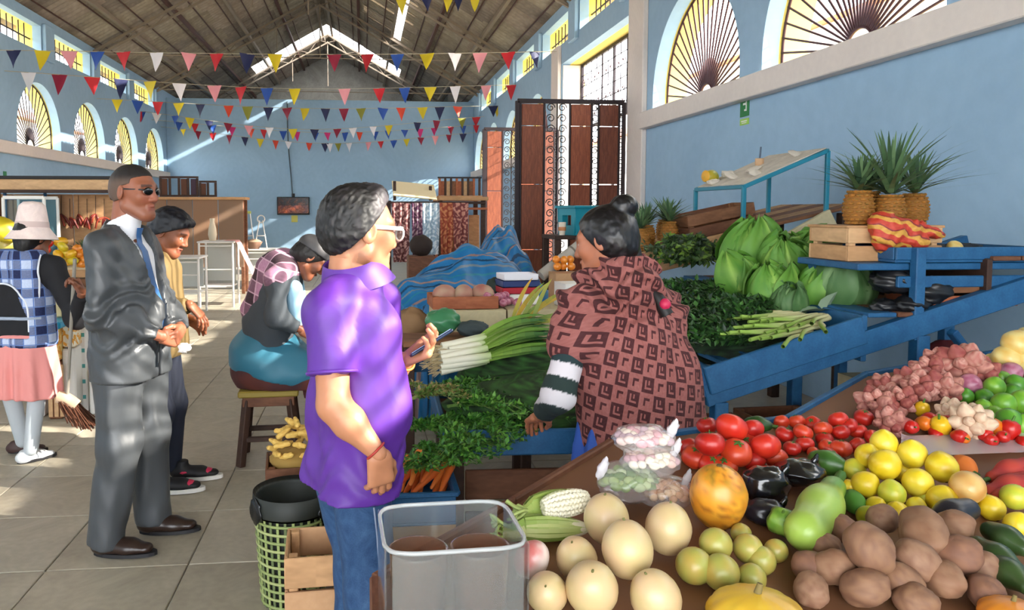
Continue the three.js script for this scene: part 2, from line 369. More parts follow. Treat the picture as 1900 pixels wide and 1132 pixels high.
function gateLeaf(name, D, x0, x1) {
  const g = structGroup(name), h = 3.04, y0 = 0.06; g.position.set(x0, 0, -D);
  const w = x1 - x0, B = (u, y) => V(u * w, y, 0);
  part('frame', [bar(B(0, y0), B(0, h), 0.06, 0.05), bar(B(1, y0), B(1, h), 0.05), bar(B(0, h), B(1, h), 0.05, 0.06), bar(B(0, y0 + 0.03), B(1, y0 + 0.03), 0.05, 0.06)], M.iron, g);
  const cols = [[0.03, 0.25], [0.5 - 0.01, 0.695], [0.76, 0.955]];
  cols.forEach(([a, b], i) => {
    part('stile', [bar(B(a, y0), B(a, h), 0.022, 0.04), bar(B(b, y0), B(b, h), 0.03, 0.04)], M.iron, g);
    for (const [ya, yb] of [[0.1, 1.0], [1.01, 1.9], [1.91, 2.7], [2.71, 3.0]]) part('panel', cbox((b - a) * w - 0.03, yb - ya, 0.03, 0.006), woodPanel[i], g, [(a + b) / 2 * w, (ya + yb) / 2, 0]);
  });
  const sc = scroll(0.06), sc2 = scroll(0.06, 1.35, -1);
  for (const [a, b] of [[0.25, 0.49], [0.695, 0.76], [0.955, 1]]) for (const u of b - a > 0.15 ? [a + 0.06, a + 0.17] : [(a + b) / 2]) {
    if (b - a > 0.15) part('upright', rod(B((a + b) / 2, y0), B((a + b) / 2, h), 0.01, 5), M.iron, g);
    for (let k = 0; k < 20; k++) part('scroll', k % 2 ? sc : sc2, M.iron, g, [u * w, 0.2 + k * 0.145, 0]);
  }
  return g;
}
gateLeaf('door_1', GATE0 + 0.06, 2.12, XR - 0.08);
gateLeaf('door_2', GATE1 - 0.06, 2.24, XR - 0.08);
// ---- outside
struct('ground_outside', new THREE.CircleGeometry(140, 48), mat('#b9b0a2', 0.95), [0, -0.25, -10], [-Math.PI / 2, 0, 0]);
function house(name, x, D, w, d, h, wall, roofM) {
  const g = structGroup(name); g.position.set(x, -0.22, -D);
  part('wall', tr(cbox(w, h, d, 0.03), 0, h / 2, 0), wall, g);
  const s = new THREE.Shape(); s.moveTo(-w / 2 - 0.4, h); s.lineTo(w / 2 + 0.4, h); s.lineTo(0, h + w * 0.22); s.closePath();
  part('roof', tr(new THREE.ExtrudeGeometry(s, { depth: d + 0.8, bevelEnabled: false }), 0, 0, -d / 2 - 0.4), roofM, g);
  const win = cbox(0.06, 1.3, 1.1, 0.01), gl = mat('#39414a', 0.2);
  for (let k = 0; k < Math.floor(d / 2.4); k++) for (let j = 0; j < Math.floor(h / 2.8); j++) part('window', win, gl, g, [-w / 2 - 0.01, 1.7 + j * 2.8, -d / 2 + 1.4 + k * 2.4]);
  return g;
}
const terracotta = mat('#c98264', 0.85), pale = mat('#efe9e2', 0.85);
house('house_brick', 17, 24, 7, 14, 7.2, pale, terracotta);
house('house_salmon', 22, 8, 7, 12, 5.6, mat('#d9a48c', 0.85), terracotta);
house('house_white', 19, 46, 8, 14, 6, pale, terracotta);
house('house_ochre', -17, 30, 7, 16, 5.4, pale, terracotta);
// =====================================================================  FURNITURE, STALLS, BACKGROUND
function woodTex(hex, amp = 18, rep = 1.5) { const b = rgb(hex); return tex(128, (u, v) => { const n = TN(u * 0.25, v, 24) * amp + TN(u * 0.3, v, 70, 5) * amp * 0.6; return [b[0] + n, b[1] + n * 0.85, b[2] + n * 0.7]; }, rep); }
const W = {
  pale: mat('#ffffff', 0.75, { map: woodTex(0xc9a277) }), pale2: mat('#ffffff', 0.75, { map: woodTex(0xb88d62) }),
  brown: mat('#ffffff', 0.7, { map: woodTex(0x7d5234) }), brown2: mat('#ffffff', 0.7, { map: woodTex(0x6a4129) }),
  dark: mat('#ffffff', 0.7, { map: woodTex(0x3b2418, 12) }), red: mat('#ffffff', 0.7, { map: woodTex(0xa05a38) }),
  blue: mat('#ffffff', 0.55, { map: mottled(0x1b5580, 13, 6, 40, 128, 3) }), 
  teal: mat('#1f7f98', 0.4), carton: mat('#ffffff', 0.85, { map: mottled(0xb98f68, 8, 5, 30, 128, 2) }), cartonPale: mat('#ffffff', 0.85, { map: mottled(0xcdbf98, 10, 5, 30, 128, 2) }),
  white: mat('#e9e6e0', 0.5), whiteMetal: mat('#e4e2de', 0.35, { metalness: 0.1 }), black: mat('#17161a', 0.6),
};
W.blueDark = W.blue;
// slatted wooden crate, open at the top; base at its origin
function crate(name, label, pos, turn, w, h, d, mats, slats = 3, group) {
  const g = thing(name, label, 'crate', pos, turn, group), t = 0.012, gap = 0.012, sh = (h - gap * (slats - 1)) / slats;
  part('bottom', tr(cbox(w - 0.01, 0.012, d - 0.01, 0.002), 0, 0.008, 0), mats[0], g);
  for (let k = 0; k < slats; k++) {
    const y = sh / 2 + k * (sh + gap);
    for (const s of [-1, 1]) {
      part('slat', cbox(w, sh, t, 0.003), mats[(k + (s > 0 ? 1 : 0)) % mats.length], g, [0, y, s * (d / 2 - t / 2)]);
      part('slat', cbox(t, sh, d - 2 * t - 0.002, 0.003), mats[(k + 1) % mats.length], g, [s * (w / 2 - t / 2), y, 0]);
    }
  }
  for (const a of [-1, 1]) for (const b of [-1, 1]) part('corner_post', cbox(0.03, h, 0.03, 0.003), mats[0], g, [a * (w / 2 - t - 0.016), h / 2, b * (d / 2 - t - 0.016)]);
  return g;
}
function carton(name, label, pos, turn, w, h, d, m, open = true, group) {
  const g = thing(name, label, 'box', pos, turn, group), t = 0.006;
  part('bottom', tr(cbox(w, t, d, 0.001), 0, t / 2, 0), m, g);
  for (const s of [-1, 1]) { part('side', cbox(w, h, t, 0.002), m, g, [0, h / 2, s * (d / 2 - t / 2)]); part('side', cbox(t, h, d - 2 * t, 0.002), m, g, [s * (w / 2 - t / 2), h / 2, 0]); }
  if (open) for (const s of [-1, 1]) part('flap', tr(cbox(w * 0.98, 0.004, d * 0.36, 0.001), 0, 0, s * d * 0.18), m, g, [0, h, s * (d / 2 - 0.003)], [s * 0.75, 0, 0]);
  else part('lid', tr(cbox(w, t, d, 0.001), 0, h + t / 2, 0), m, g);
  return g;
}
// ---------------- exit sign on the right wall
{
  const p = at(1406, 205, 7.06), g = thing('exit_sign', 'green evacuation sign with white arrow figure on the blue wall', 'sign', [XR - 0.004, p.y - 0.14, p.z], 0);
  part('plate', cbox(0.006, 0.2, 0.17, 0.001), mat('#0e7a3c', 0.5), g, [0, 0.18, 0]);
  const white = mat('#f2f5ee', 0.5), L = [];
  L.push(boxAt(0.003, 0.02, 0.07, -0.004, 0.2, 0.01, 0.0005), boxAt(0.003, 0.1, 0.018, -0.004, 0.18, 0.035, 0.0005), boxAt(0.003, 0.018, 0.05, -0.004, 0.235, 0.02, 0.0005), boxAt(0.003, 0.018, 0.04, -0.004, 0.14, 0.02, 0.0005));
  part('pictogram', L, white, g);
  part('caption_plate', cbox(0.006, 0.06, 0.17, 0.001), mat('#a6d35a', 0.5), g, [0, 0.03, 0]);
  part('caption', [boxAt(0.003, 0.012, 0.11, -0.004, 0.036, 0, 0.0005), boxAt(0.003, 0.008, 0.09, -0.004, 0.018, 0, 0.0005)], white, g);
  const s2 = thing('wall_notice', 'tiny green notice plates on the blue wall below the left sill band', 'sign', [XL + 0.006, 2.0, -13.9]);
  part('plate', cbox(0.006, 0.13, 0.12, 0.001), mat('#1f7a4b', 0.5), s2, [0, 0.16, 0]); part('plate', cbox(0.006, 0.13, 0.12, 0.001), mat('#245a46', 0.5), s2, [0, 0, 0]);
}
// ---------------- television on the back wall, its cable and a small card below it
{
  const p = at(544, 382, 24.9), g = thing('television', 'flat television with a reddish picture hung on the blue back wall', 'television', [p.x, p.y, -DB + 0.005]);
  part('casing', cbox(1.04, 0.58, 0.07, 0.012), W.black, g, [0, 0, 0.036]);
  part('screen', cbox(0.98, 0.5, 0.006, 0.001), mat('#ffffff', 0.25, { map: tex(128, (u, v) => { const n = TN(u, v, 9) * 60, m = TN(u, v, 25, 4) * 40, top = v > 0.5 ? 1 : 0.45; return [120 * top + n + m, 58 * top + n * 0.5 + m, 40 * top + m]; }) }), g, [0, 0.01, 0.073]);
  part('bracket', cbox(0.1, 0.2, 0.03, 0.004), W.black, g, [0, 0.3, 0.016]);
  const c = solo('television_cable', 'thin dark cable hanging down the back wall to the television', 'cable', tube([V(p.x - 0.02, p.y + 0.31, 0), V(p.x - 0.06, p.y + 0.9, 0), V(p.x - 0.14, p.y + 2.0, 0), V(p.x - 0.16, 5.05, 0)], 0.018, 20, 5), mat('#45545f', 0.6), [0, 0, -DB + 0.022]);
  solo('wall_card', 'small yellow card on the back wall under the television', 'card', cbox(0.2, 0.22, 0.01, 0.002), mat('#d8cf6a', 0.7), [p.x + 0.03, p.y - 0.42, -DB + 0.007]);
}
// ---------------- bunting
{
  const cols = { r: '#c81f2c', o: '#d8452a', y: '#d9c21f', n: '#16204f', b: '#1f4fa8', p: '#e79aa4', w: '#e9e6ec', g: '#8a8a2a', m: '#8c1236', k: '#cf2a78' };
  const FM = {}; for (const k in cols) FM[k] = mat(cols[k], 0.6, { side: THREE.DoubleSide });
  const cord = mat('#b9b09a', 0.7);
  const flagG = [0, 1, 2, 3].map((s) => { // pennant with a soft curl, two skins 2 mm apart
    const list = []; for (const off of [0, 0.002]) {
      const nx = 4, ny = 5, pos = [], idx = []; for (let j = 0; j <= ny; j++) for (let i = 0; i <= nx; i++) { const v = j / ny, u = (i / nx - 0.5) * (1 - v); pos.push(u, -v, 0.16 * Math.sin((u * 3 + s) * 2) * v + off * 4 + 0.06 * s * v * v); }
      for (let j = 0; j < ny; j++) for (let i = 0; i < nx; i++) { const a = j * (nx + 1) + i; idx.push(a, a + nx + 1, a + 1, a + 1, a + nx + 1, a + nx + 2); }
      const g = new THREE.BufferGeometry(); g.setAttribute('position', new THREE.Float32BufferAttribute(pos, 3)); g.setIndex(idx); g.computeVertexNormals(); list.push(g);
    } return merge(list);
  });
  // [first x, spacing, colours], knots of the cord as pixel + depth
  function bunting(label, knots, flags, fh, fw) {
    const P = knots.map(([x, y, D]) => at(x, y, D)); P[0].x = XL + 0.012; P[P.length - 1].x = XR - 0.012;
    const curve = new THREE.CatmullRomCurve3(P), base = curve.getPoint(0.5), g = thing('bunting', label, 'bunting', base, 0, 'pennant strings across the hall');
    part('cord', tube(P.map((p) => p.clone().sub(base)), 0.006, 60, 4), cord, g);
    const samples = []; for (let k = 0; k <= 400; k++) { const p = curve.getPoint(k / 400), q = p.clone().project(camera); samples.push([(q.x + 1) / 2 * 1900, p]); }
    flags.forEach(([px, c], i) => {
      let best = samples[0]; for (const s of samples) if (Math.abs(s[0] - px) < Math.abs(best[0] - px)) best = s;
      const m = part('pennant', flagG[i % 4], FM[c], g, best[1].clone().sub(base)); m.scale.set(fw * rr(0.9, 1.1), fh * rr(0.88, 1.1), 0.3); m.rotation.set(rr(-0.15, 0.1), rr(-0.45, 0.45), rr(-0.06, 0.06));
    });
  }
  camera.aspect = 1900 / 1132; camera.updateProjectionMatrix(); camera.updateMatrixWorld(true); camera.matrixWorldInverse.copy(camera.matrixWorld).invert();
  const F = (s) => s.trim().split(/\s+/).map((t) => [parseFloat(t), t.slice(-1)]);
  bunting('nearest pennant string, only its tips showing at the picture top', [[-150, -40, 11], [460, -4, 11.2], [1110, -30, 11.4]], F('745y 790n 830y 850n 880y'), 0.3, 0.22);
  bunting('pennant string under the roof, second from the front, with large flags', [[-60, 92, 13.2], [620, 101, 13.8], [1060, 96, 14.0]], F('25n 80y 130p 180b 230r 290w 350p 402r 457n 510y 621m 682r 738b 792y 843w 890p 942r 992n'), 0.34, 0.26);
  bunting('pennant string slanting across the hall in the middle of the strings', [[40, 132, 14], [520, 164, 16], [985, 158, 18]], F('52w 110m 170r 223n 277y 333w 398p 446r 494b 546y 640p 704r 750b 798y 845w 902p 948r'), 0.36, 0.27);
  bunting('pennant string with many navy flags hung over the far stalls', [[190, 183, 18.6], [560, 201, 19.5], [960, 197, 20.5]], F('218y 255b 293r 331y 371n 424o 460g 498n 533m 565y 603n 638m 670g 710b 744o 784y 816n 850o 915n 927y'), 0.34, 0.27);
  bunting('far pennant string hanging just in front of the back wall, uppermost there', [[205, 206, 22.2], [560, 240, 22.5], [890, 216, 22.8]], F('213b 249r 290w 325b 352y 388n 424m 462p 500w 544y 584n 625m 655w 692w 722y 774n 810m 857g 884r'), 0.32, 0.25);
  bunting('far pennant string hanging lower in front of the back wall', [[250, 222, 23.3], [600, 246, 23.4], [884, 232, 23.6]], F('333b 362r 396b 431k 466o 490r 525b 551k 586b 607k 640b 667o 697b 720b 750b 780k 805k 836m 860b 884r'), 0.28, 0.22);
  bunting('lowest and farthest pennant string, small flags close to the back wall', [[290, 235, 24.3], [600, 266, 24.4], [880, 246, 24.5]], F('340y 367m 395r 425m 455n 483y 512o 535w 574o 603n 612w 628g 648w 683p 706r 731b 755y 781m 807p 832m 859n'), 0.28, 0.22);
}
// ---------------- the middle stall: herb table with blue edges
const legsOf = (g, w, d, h, m, s = 0.05) => { for (const a of [-1, 1]) for (const b of [-1, 1]) part('leg', cbox(s, h, s, 0.004), m, g, [a * (w / 2 - s / 2 - 0.01), h / 2, b * (d / 2 - s / 2 - 0.01)]); };
const HERB = { x: 0.82, D: 3.22, w: 0.98, d: 0.78, h: 0.6 };
{
  const g = thing('herb_table', 'blue edged market table heaped with green herbs before the woman in the shawl', 'table', [HERB.x, 0, -HERB.D], -0.03);
  const { w, d, h } = HERB;
  legsOf(g, w, d, h, W.dark, 0.06);
  part('table_top', cbox(w, 0.03, d, 0.004), W.brown2, g, [0, h + 0.016, 0]);
  part('front_edge', cbox(w + 0.03, 0.1, 0.025, 0.006), W.blue, g, [0, h + 0.055, d / 2 + 0.014]);
  part('back_edge', cbox(w + 0.03, 0.1, 0.025, 0.006), W.blue, g, [0, h + 0.055, -d / 2 - 0.014]);
  for (const s of [-1, 1]) part('side_edge', cbox(0.025, 0.1, d, 0.006), W.blue, g, [s * (w / 2 + 0.0025), h + 0.055, 0]);
  for (const [y, m] of [[0.46, W.brown2], [0.29, W.dark], [0.13, W.brown2]]) part('front_board', cbox(w - 0.16, 0.12, 0.018, 0.004), m, g, [0.0, y, d / 2 - 0.07]);
}
// carrots' blue bin on a carton, left of the herb table
const BIN = at(795, 880, 2.72);
{
  carton('cardboard_box', 'tan cardboard box on the floor under the blue carrot bin', [0.2, 0, -2.75], 0.0, 0.25, 0.45, 0.3, W.carton, false);
  const g = thing('plastic_bin', 'dark blue plastic bin holding carrots next to the purple shirt', 'bin', [0.2, 0.458, -2.72], 0.0), w = 0.236, d = 0.36, h = 0.1;
  part('floor_panel', tr(cbox(w, 0.01, d, 0.002), 0, 0.006, 0), W.blue, g);
  for (const s of [-1, 1]) { part('side', cbox(w, h, 0.012, 0.004), W.blue, g, [0, h / 2 + 0.01, s * (d / 2 - 0.006)]); part('side', cbox(0.012, h, d - 0.024, 0.004), W.blue, g, [s * (w / 2 - 0.006), h / 2 + 0.01, 0]); }
  part('rim', [bar(V(-w / 2 - 0.008, h + 0.012, d / 2 + 0.004), V(w / 2 + 0.008, h + 0.012, d / 2 + 0.004), 0.022, 0.016), bar(V(-w / 2 - 0.008, h + 0.012, -d / 2 - 0.004), V(w / 2 + 0.008, h + 0.012, -d / 2 - 0.004), 0.022, 0.016), bar(V(-w / 2 - 0.004, h + 0.012, -d / 2), V(-w / 2 - 0.004, h + 0.012, d / 2), 0.022, 0.016), bar(V(w / 2 + 0.004, h + 0.012, -d / 2), V(w / 2 + 0.004, h + 0.012, d / 2), 0.022, 0.016)], W.blue, g);
}
// counter behind: two tiers of cartons and trays
const CNT = { x: 1.02, D: 4.75, w: 1.6, d: 0.9, h: 0.74 };
{
  const g = thing('counter_table', 'low wooden counter carrying pale cartons behind the leeks', 'table', [CNT.x, 0, -CNT.D]);
  legsOf(g, CNT.w, CNT.d, CNT.h, W.dark, 0.06);
  part('table_top', cbox(CNT.w, 0.03, CNT.d, 0.004), W.brown, g, [0, CNT.h + 0.016, 0]);
  part('apron', cbox(CNT.w - 0.1, 0.12, 0.02, 0.004), W.blueDark, g, [0, CNT.h - 0.07, CNT.d / 2 - 0.03]);
  const y = CNT.h + 0.033;
  carton('produce_carton', 'pale carton with stained sides in the middle of the counter', [0.64, y, -4.62], 0.02, 0.42, 0.175, 0.4, W.cartonPale, false);
  carton('produce_carton', 'pale carton with a brown patch beside the leek tips', [1.09, y, -4.62], -0.03, 0.44, 0.175, 0.4, W.cartonPale, false);
  crate('wooden_tray', 'shallow orange wooden tray on the pale carton', [0.61, y + 0.185, -4.6], 0.03, 0.4, 0.075, 0.3, [W.red, W.red], 1);
  carton('upright_carton', 'white carton standing on the counter beside the shawled shoulder', [1.34, y + 0.185, -4.55], 0.1, 0.26, 0.14, 0.2, W.white, false);
  carton('upright_carton', 'pale box under the red and white stack of trays', [0.98, y + 0.185, -4.72], 0.0, 0.24, 0.06, 0.2, W.white, false);
}
// stack of plastic trays: red, navy, white
{
  const p = V(0.98, 1.026, -4.72), mk = (name, label, c, y, w) => { const g = thing(name, label, 'tray', [p.x, p.y + y, p.z], 0.1); part('base', tr(cbox(w, 0.006, w * 0.8, 0.002), 0, 0.004, 0), mat(c, 0.4), g); part('wall', [boxAt(w, 0.035, 0.006, 0, 0.022, w * 0.4), boxAt(w, 0.035, 0.006, 0, 0.022, -w * 0.4), boxAt(0.006, 0.035, w * 0.8, w / 2, 0.022, 0), boxAt(0.006, 0.035, w * 0.8, -w / 2, 0.022, 0)], mat(c, 0.4), g); };
  mk('plastic_tray', 'red plastic tray at the bottom of the small stack', '#b01f30', 0, 0.24); mk('plastic_tray', 'navy plastic tray in the middle of the small stack', '#27386b', 0.042, 0.235); mk('plastic_tray', 'white plastic tray on top of the small stack', '#e6e4ea', 0.084, 0.22);
}
// ---------------- tarpaulins over the goods behind: draped height field with folds
const tarpTex = tex(512, (u, v) => { // blue with woven stripes of brown, white and dark blue
  const s = (v * 6 + TN(u, v, 5) * 0.5) % 1, n = TN(u, v, 40) * 12;
  let c = [28, 112, 168]; if (s > 0.16 && s < 0.24) c = [150, 122, 118]; else if (s > 0.42 && s < 0.5) c = [18, 62, 96]; else if (s > 0.62 && s < 0.68) c = [112, 128, 142]; else if (s > 0.85 && s < 0.9) c = [38, 128, 150];
  return c.map((k) => k + n);
});
const tarpMat = mat('#ffffff', 0.45, { map: tarpTex, side: THREE.DoubleSide });
function tarp(label, cx, D, w, d, base, top, phase) {
  const nx = 70, nz = 44, pos = [], uv = [], idx = [];
  const prof = (u) => Math.pow(Math.max(0, 1 - Math.pow(Math.abs(u), 3.2)), 0.6);
  for (let j = 0; j <= nz; j++) for (let i = 0; i <= nx; i++) {
    const u = i / nx * 2 - 1, v = j / nz * 2 - 1; let h = prof(u) * prof(v) * (0.82 + 0.18 * Math.sin(u * 3.1 + phase) * Math.cos(v * 2 + phase));
    const f = 0.07 * N3(u * 4 + phase, v * 4, 2) + 0.03 * Math.sin(u * 9 + v * 14 + 4 * N3(u * 2, v * 2, phase)) + 0.018 * N3(u * 14, v * 11, phase);
    pos.push(u * w / 2 + 0.03 * N3(u * 3, v * 5, 9), base + Math.max(0, (top - base) * h + f * smooth(0, 0.3, h)), v * d / 2 + 0.05 * N3(u * 5, v * 2, 4)); uv.push(u * w / 2 * 0.5 + v * 0.12, v * d * 0.42 + u * 0.18);
  }
  for (let j = 0; j < nz; j++) for (let i = 0; i < nx; i++) { const a = j * (nx + 1) + i; idx.push(a, a + nx + 1, a + 1, a + 1, a + nx + 1, a + nx + 2); }
  const g = new THREE.BufferGeometry(); g.setAttribute('position', new THREE.Float32BufferAttribute(pos, 3)); g.setAttribute('uv', new THREE.Float32BufferAttribute(uv, 2)); g.setIndex(idx); g.computeVertexNormals();
  return solo('tarpaulin', label, 'tarpaulin', g, tarpMat, [cx, 0, -D]);
}
tarp('wide blue striped tarpaulin covering goods behind the counter', 0.95, 6.62, 1.9, 1.5, 0.02, 1.25, 1.3);
tarp('higher blue tarpaulin heap next to the open gate leaf', 1.44, 8.0, 1.05, 1.1, 0.02, 1.4, 4.1);
tarp('small bunched blue tarpaulin low behind the purple shirt', 0.36, 5.55, 0.55, 0.45, 0.02, 0.98, 2.2);
// ---------------- teal crate on a dark table by the gate
{
  const t = thing('side_table', 'dark table under the teal plastic crate near the gate', 'table', [2.45, 0, -8.0]);
  legsOf(t, 0.9, 0.6, 1.24, W.dark, 0.06); part('table_top', cbox(0.9, 0.04, 0.6, 0.004), W.dark, t, [0, 1.262, 0]);
  const g = thing('plastic_crate', 'teal plastic crate with a hand hole on the dark table by the gate', 'crate', [2.36, 1.284, -7.95], 0.35), m = mat('#16899b', 0.4), w = 0.42, h = 0.3, d = 0.34;
  part('floor_panel', tr(cbox(w - 0.03, 0.012, d - 0.03, 0.002), 0, 0.007, 0), m, g);
  const side = (L) => { const s = new THREE.Shape(); s.moveTo(-L / 2 + 0.015, 0); s.lineTo(L / 2 - 0.015, 0); s.lineTo(L / 2, h); s.lineTo(-L / 2, h); s.closePath(); const q = new THREE.Path(); q.moveTo(-0.08, 0.1); q.lineTo(0.08, 0.1); q.lineTo(0.08, 0.21); q.lineTo(-0.08, 0.21); q.closePath(); s.holes.push(q); return new THREE.ExtrudeGeometry(s, { depth: 0.012, bevelEnabled: false }); };
  for (const s of [-1, 1]) { part('side', side(w), m, g, [0, 0.002, s * (d / 2 - 0.012) - 0.006]); part('side', side(d - 0.03), m, g, [s * (w / 2 - 0.012) - 0.006, 0.002, 0], [0, Math.PI / 2, 0]); }
  part('rim', [boxAt(w + 0.05, 0.03, 0.03, 0, h, d / 2), boxAt(w + 0.05, 0.03, 0.03, 0, h, -d / 2), boxAt(0.03, 0.03, d, w / 2, h, 0), boxAt(0.03, 0.03, d, -w / 2, h, 0)], m, g);
  const c = thing('cup', 'small pale cup on the dark table by the tarpaulin', 'cup', [2.1, 1.284, -7.8]); part('body', lathe([[0.001, 0.003], [0.03, 0.003], [0.042, 0.14], [0.038, 0.14], [0.027, 0.01], [0.001, 0.01]]), mat('#e9dcc8', 0.5), c); part('band', lathe([[0.036, 0.05], [0.0405, 0.05], [0.0415, 0.09], [0.038, 0.09]]), mat('#c07a4a', 0.5), c);
}
// ---------------- far kiosk to the right of the aisle, in front of the gate
{
  const D = 10.6, x0 = at(716, 390, D).x, x1 = at(893, 390, D).x, w = x1 - x0;
  const g = thing('wooden_kiosk', 'wooden kiosk with a hanging rail standing before the open gate', 'kiosk', [(x0 + x1) / 2, 0, -D]);
  const H = 1.68; for (const a of [-1, 0.08, 1]) for (const b of [-1, 1]) part('post', cbox(0.06, H, 0.06, 0.004), W.dark, g, [a * (w / 2 - 0.03), H / 2, b * 0.35]);
  part('shelf', cbox(w * 0.5, 0.05, 0.9, 0.004), W.pale2, g, [w * 0.27, H + 0.026, 0]); part('shelf', cbox(w * 0.5, 0.03, 0.8, 0.004), W.red, g, [w * 0.27, H - 0.11, 0]);
  part('rail', bar(V(-w / 2, H - 0.03, 0.4), V(w / 2, H - 0.03, 0.4), 0.035), W.dark, g);
  for (let k = 0; k < 4; k++) part('back_panel', cbox(w * 0.115, H - 0.4, 0.02, 0.004), [W.red, W.brown, W.red, W.pale2][k], g, [w * (0.085 + k * 0.12), (H - 0.4) / 2 + 0.2, -0.2]);
  const a = thing('slanted_board', 'cream board leaning out above the kiosk rail', 'board', [(x0 + x1) / 2 - w * 0.22, H + 0.002, -D + 0.25]); part('board', cbox(w * 0.44, 0.02, 0.5, 0.004), mat('#e8d6ac', 0.8), a, [0, 0.14, 0], [0.42, 0, -0.1]); part('batten', cbox(0.04, 0.26, 0.04, 0.004), W.dark, a, [-w * 0.2, 0.13, 0.1]); part('batten', cbox(0.04, 0.2, 0.04, 0.004), W.dark, a, [w * 0.17, 0.1, -0.05]);
  // bottles and frames standing on the shelf
  const rack = thing('picture_rack', 'rack of brown wooden frames on the kiosk shelf before the gate', 'rack', [(x0 + x1) / 2 + w * 0.27, H + 0.053, -D]);
  part('base', cbox(w * 0.46, 0.02, 0.2, 0.003), W.pale2, rack, [0, 0.011, 0]); for (let k = 0; k < 8; k++) part('upright', cbox(0.03, 0.24, 0.04, 0.003), k % 3 ? W.dark : W.red, rack, [-w * 0.21 + k * w * 0.06, 0.142, 0]); part('top_rail', cbox(w * 0.46, 0.022, 0.05, 0.003), W.black, rack, [0, 0.274, 0]);
  for (let k = 0; k < 6; k++) part('panel', cbox(w * 0.04, 0.2, 0.012, 0.002), [W.red, W.pale, W.brown][k % 3], rack, [-w * 0.18 + k * w * 0.06, 0.125, -0.01]);
  // cloths hung from the rail
  const hang = (label, u, wd, L, c1, c2) => { const b1 = rgb(c1), b2 = rgb(c2); const m = mat('#ffffff', 0.85, { side: THREE.DoubleSide, map: tex(64, (a_, b_) => { const t = TN(a_, b_, 14) > 0.05 ? 1 : 0; return b1.map((q, i) => q * t + b2[i] * (1 - t)); }, 2) });
    const nx = 14, ny = 10, pos = [], uv = [], idx = []; for (let j = 0; j <= ny; j++) for (let i = 0; i <= nx; i++) { pos.push((i / nx - 0.5) * wd * (1 - 0.2 * j / ny), -j / ny * L, 0.03 * Math.sin(i * 1.3) * (0.3 + j / ny)); uv.push(i / nx * wd, j / ny * L); } for (let j = 0; j < ny; j++) for (let i = 0; i < nx; i++) { const q = j * (nx + 1) + i; idx.push(q, q + nx + 1, q + 1, q + 1, q + nx + 1, q + nx + 2); }
    const gg = new THREE.BufferGeometry(); gg.setAttribute('position', new THREE.Float32BufferAttribute(pos, 3)); gg.setAttribute('uv', new THREE.Float32BufferAttribute(uv, 2)); gg.setIndex(idx); gg.computeVertexNormals();
    solo('hanging_cloth', label, 'cloth', gg, m, [x0 + w * u, H - 0.03, -D + 0.435]); };
  hang('pink and brown cloth hanging at the near end of the kiosk rail', 0.14, 0.26, 0.8, 0xc79a92, 0x6b3a3c); hang('patterned dusky cloth hanging second on the kiosk rail', 0.31, 0.18, 0.75, 0xb89aa0, 0x5c3550); hang('white and pale blue cloth hanging in the middle of the kiosk rail', 0.44, 0.26, 0.7, 0xdfe8ee, 0x9db4c6); hang('orange brown cloth hanging on the kiosk rail right of the white one', 0.6, 0.2, 0.7, 0xd08a5e, 0xa04a34);
  hang('salmon cloth with dark dots hanging on the kiosk rail', 0.74, 0.22, 0.7, 0xcf9480, 0x7c3c3c);
  const b = thing('dark_bundle', 'dark round bundle lying behind the wide tarpaulin', 'bundle', [at(788, 440, 7.8).x, 0, -8.3]); part('stand', cbox(0.3, 1.05, 0.3, 0.01), W.brown2, b, [0, 0.525, 0]); part('sack', blob(0.13, 0.12, 0.12, (v) => 1 + 0.1 * N3(v.x * 2, v.y * 2, v.z * 2), 18, 12), mat('#2a1c16', 0.8), b, [0, 1.16, 0]);
}
// ---------------- far stalls on the left of the aisle
{
  const D = 14.2, x0 = at(262, 400, D).x, x1 = at(452, 400, D).x, w = x1 - x0, H = 1.74;
  const g = thing('closed_kiosk', 'closed kiosk of wide brown boards in front of the left corner', 'kiosk', [(x0 + x1) / 2, 0, -D]);
  for (let k = 0; k < 4; k++) part('board', cbox(w / 4 - 0.012, H - 0.5, 0.03, 0.004), k % 2 ? mat('#7d6451', 0.8) : mat('#8a6a52', 0.8), g, [-w / 2 + w * (k + 0.5) / 4, (H - 0.5) / 2 + 0.5, 0]);
  part('top_board', cbox(w + 0.1, 0.05, 0.5, 0.005), W.pale2, g, [0, H + 0.026, -0.2]); for (const a of [-1, 1]) for (const b of [0, -0.4]) part('post', cbox(0.06, H, 0.06, 0.004), W.brown2, g, [a * (w / 2 - 0.03), H / 2, b - 0.05]);
  for (const [px0, px1, lab] of [[293, 366, 'dark wooden frame rack on the closed kiosk, the wider one'], [367, 400, 'dark wooden frame rack on the closed kiosk, the narrow one']]) {
    const a = at(px0, 340, D).x, b = at(px1, 340, D).x, r = thing('frame_rack', lab, 'rack', [(a + b) / 2, H + 0.053, -D - 0.1]), ww = b - a, hh = px0 < 300 ? 0.36 : 0.28;
    part('top_rail', bar(V(-ww / 2, hh, 0), V(ww / 2, hh, 0), 0.035), W.dark, r); part('foot_rail', bar(V(-ww / 2, 0.02, 0), V(ww / 2, 0.02, 0), 0.035), W.dark, r);
    const n = px0 < 300 ? 5 : 3; for (let k = 0; k < n; k++) part('upright', cbox(0.04, hh - 0.04, 0.04, 0.003), W.dark, r, [-ww / 2 + 0.02 + (ww - 0.04) * k / (n - 1), hh / 2, 0]);
    for (let k = 0; k < n - 1; k++) if (k !== 1) part('panel', cbox(ww / (n - 1) * 0.6, hh - 0.06, 0.015, 0.002), k % 2 ? mat('#3f2a3a', 0.7) : mat('#5a3520', 0.7), r, [-ww / 2 + ww * (k + 0.5) / (n - 1), hh / 2, 0]);
  }
}
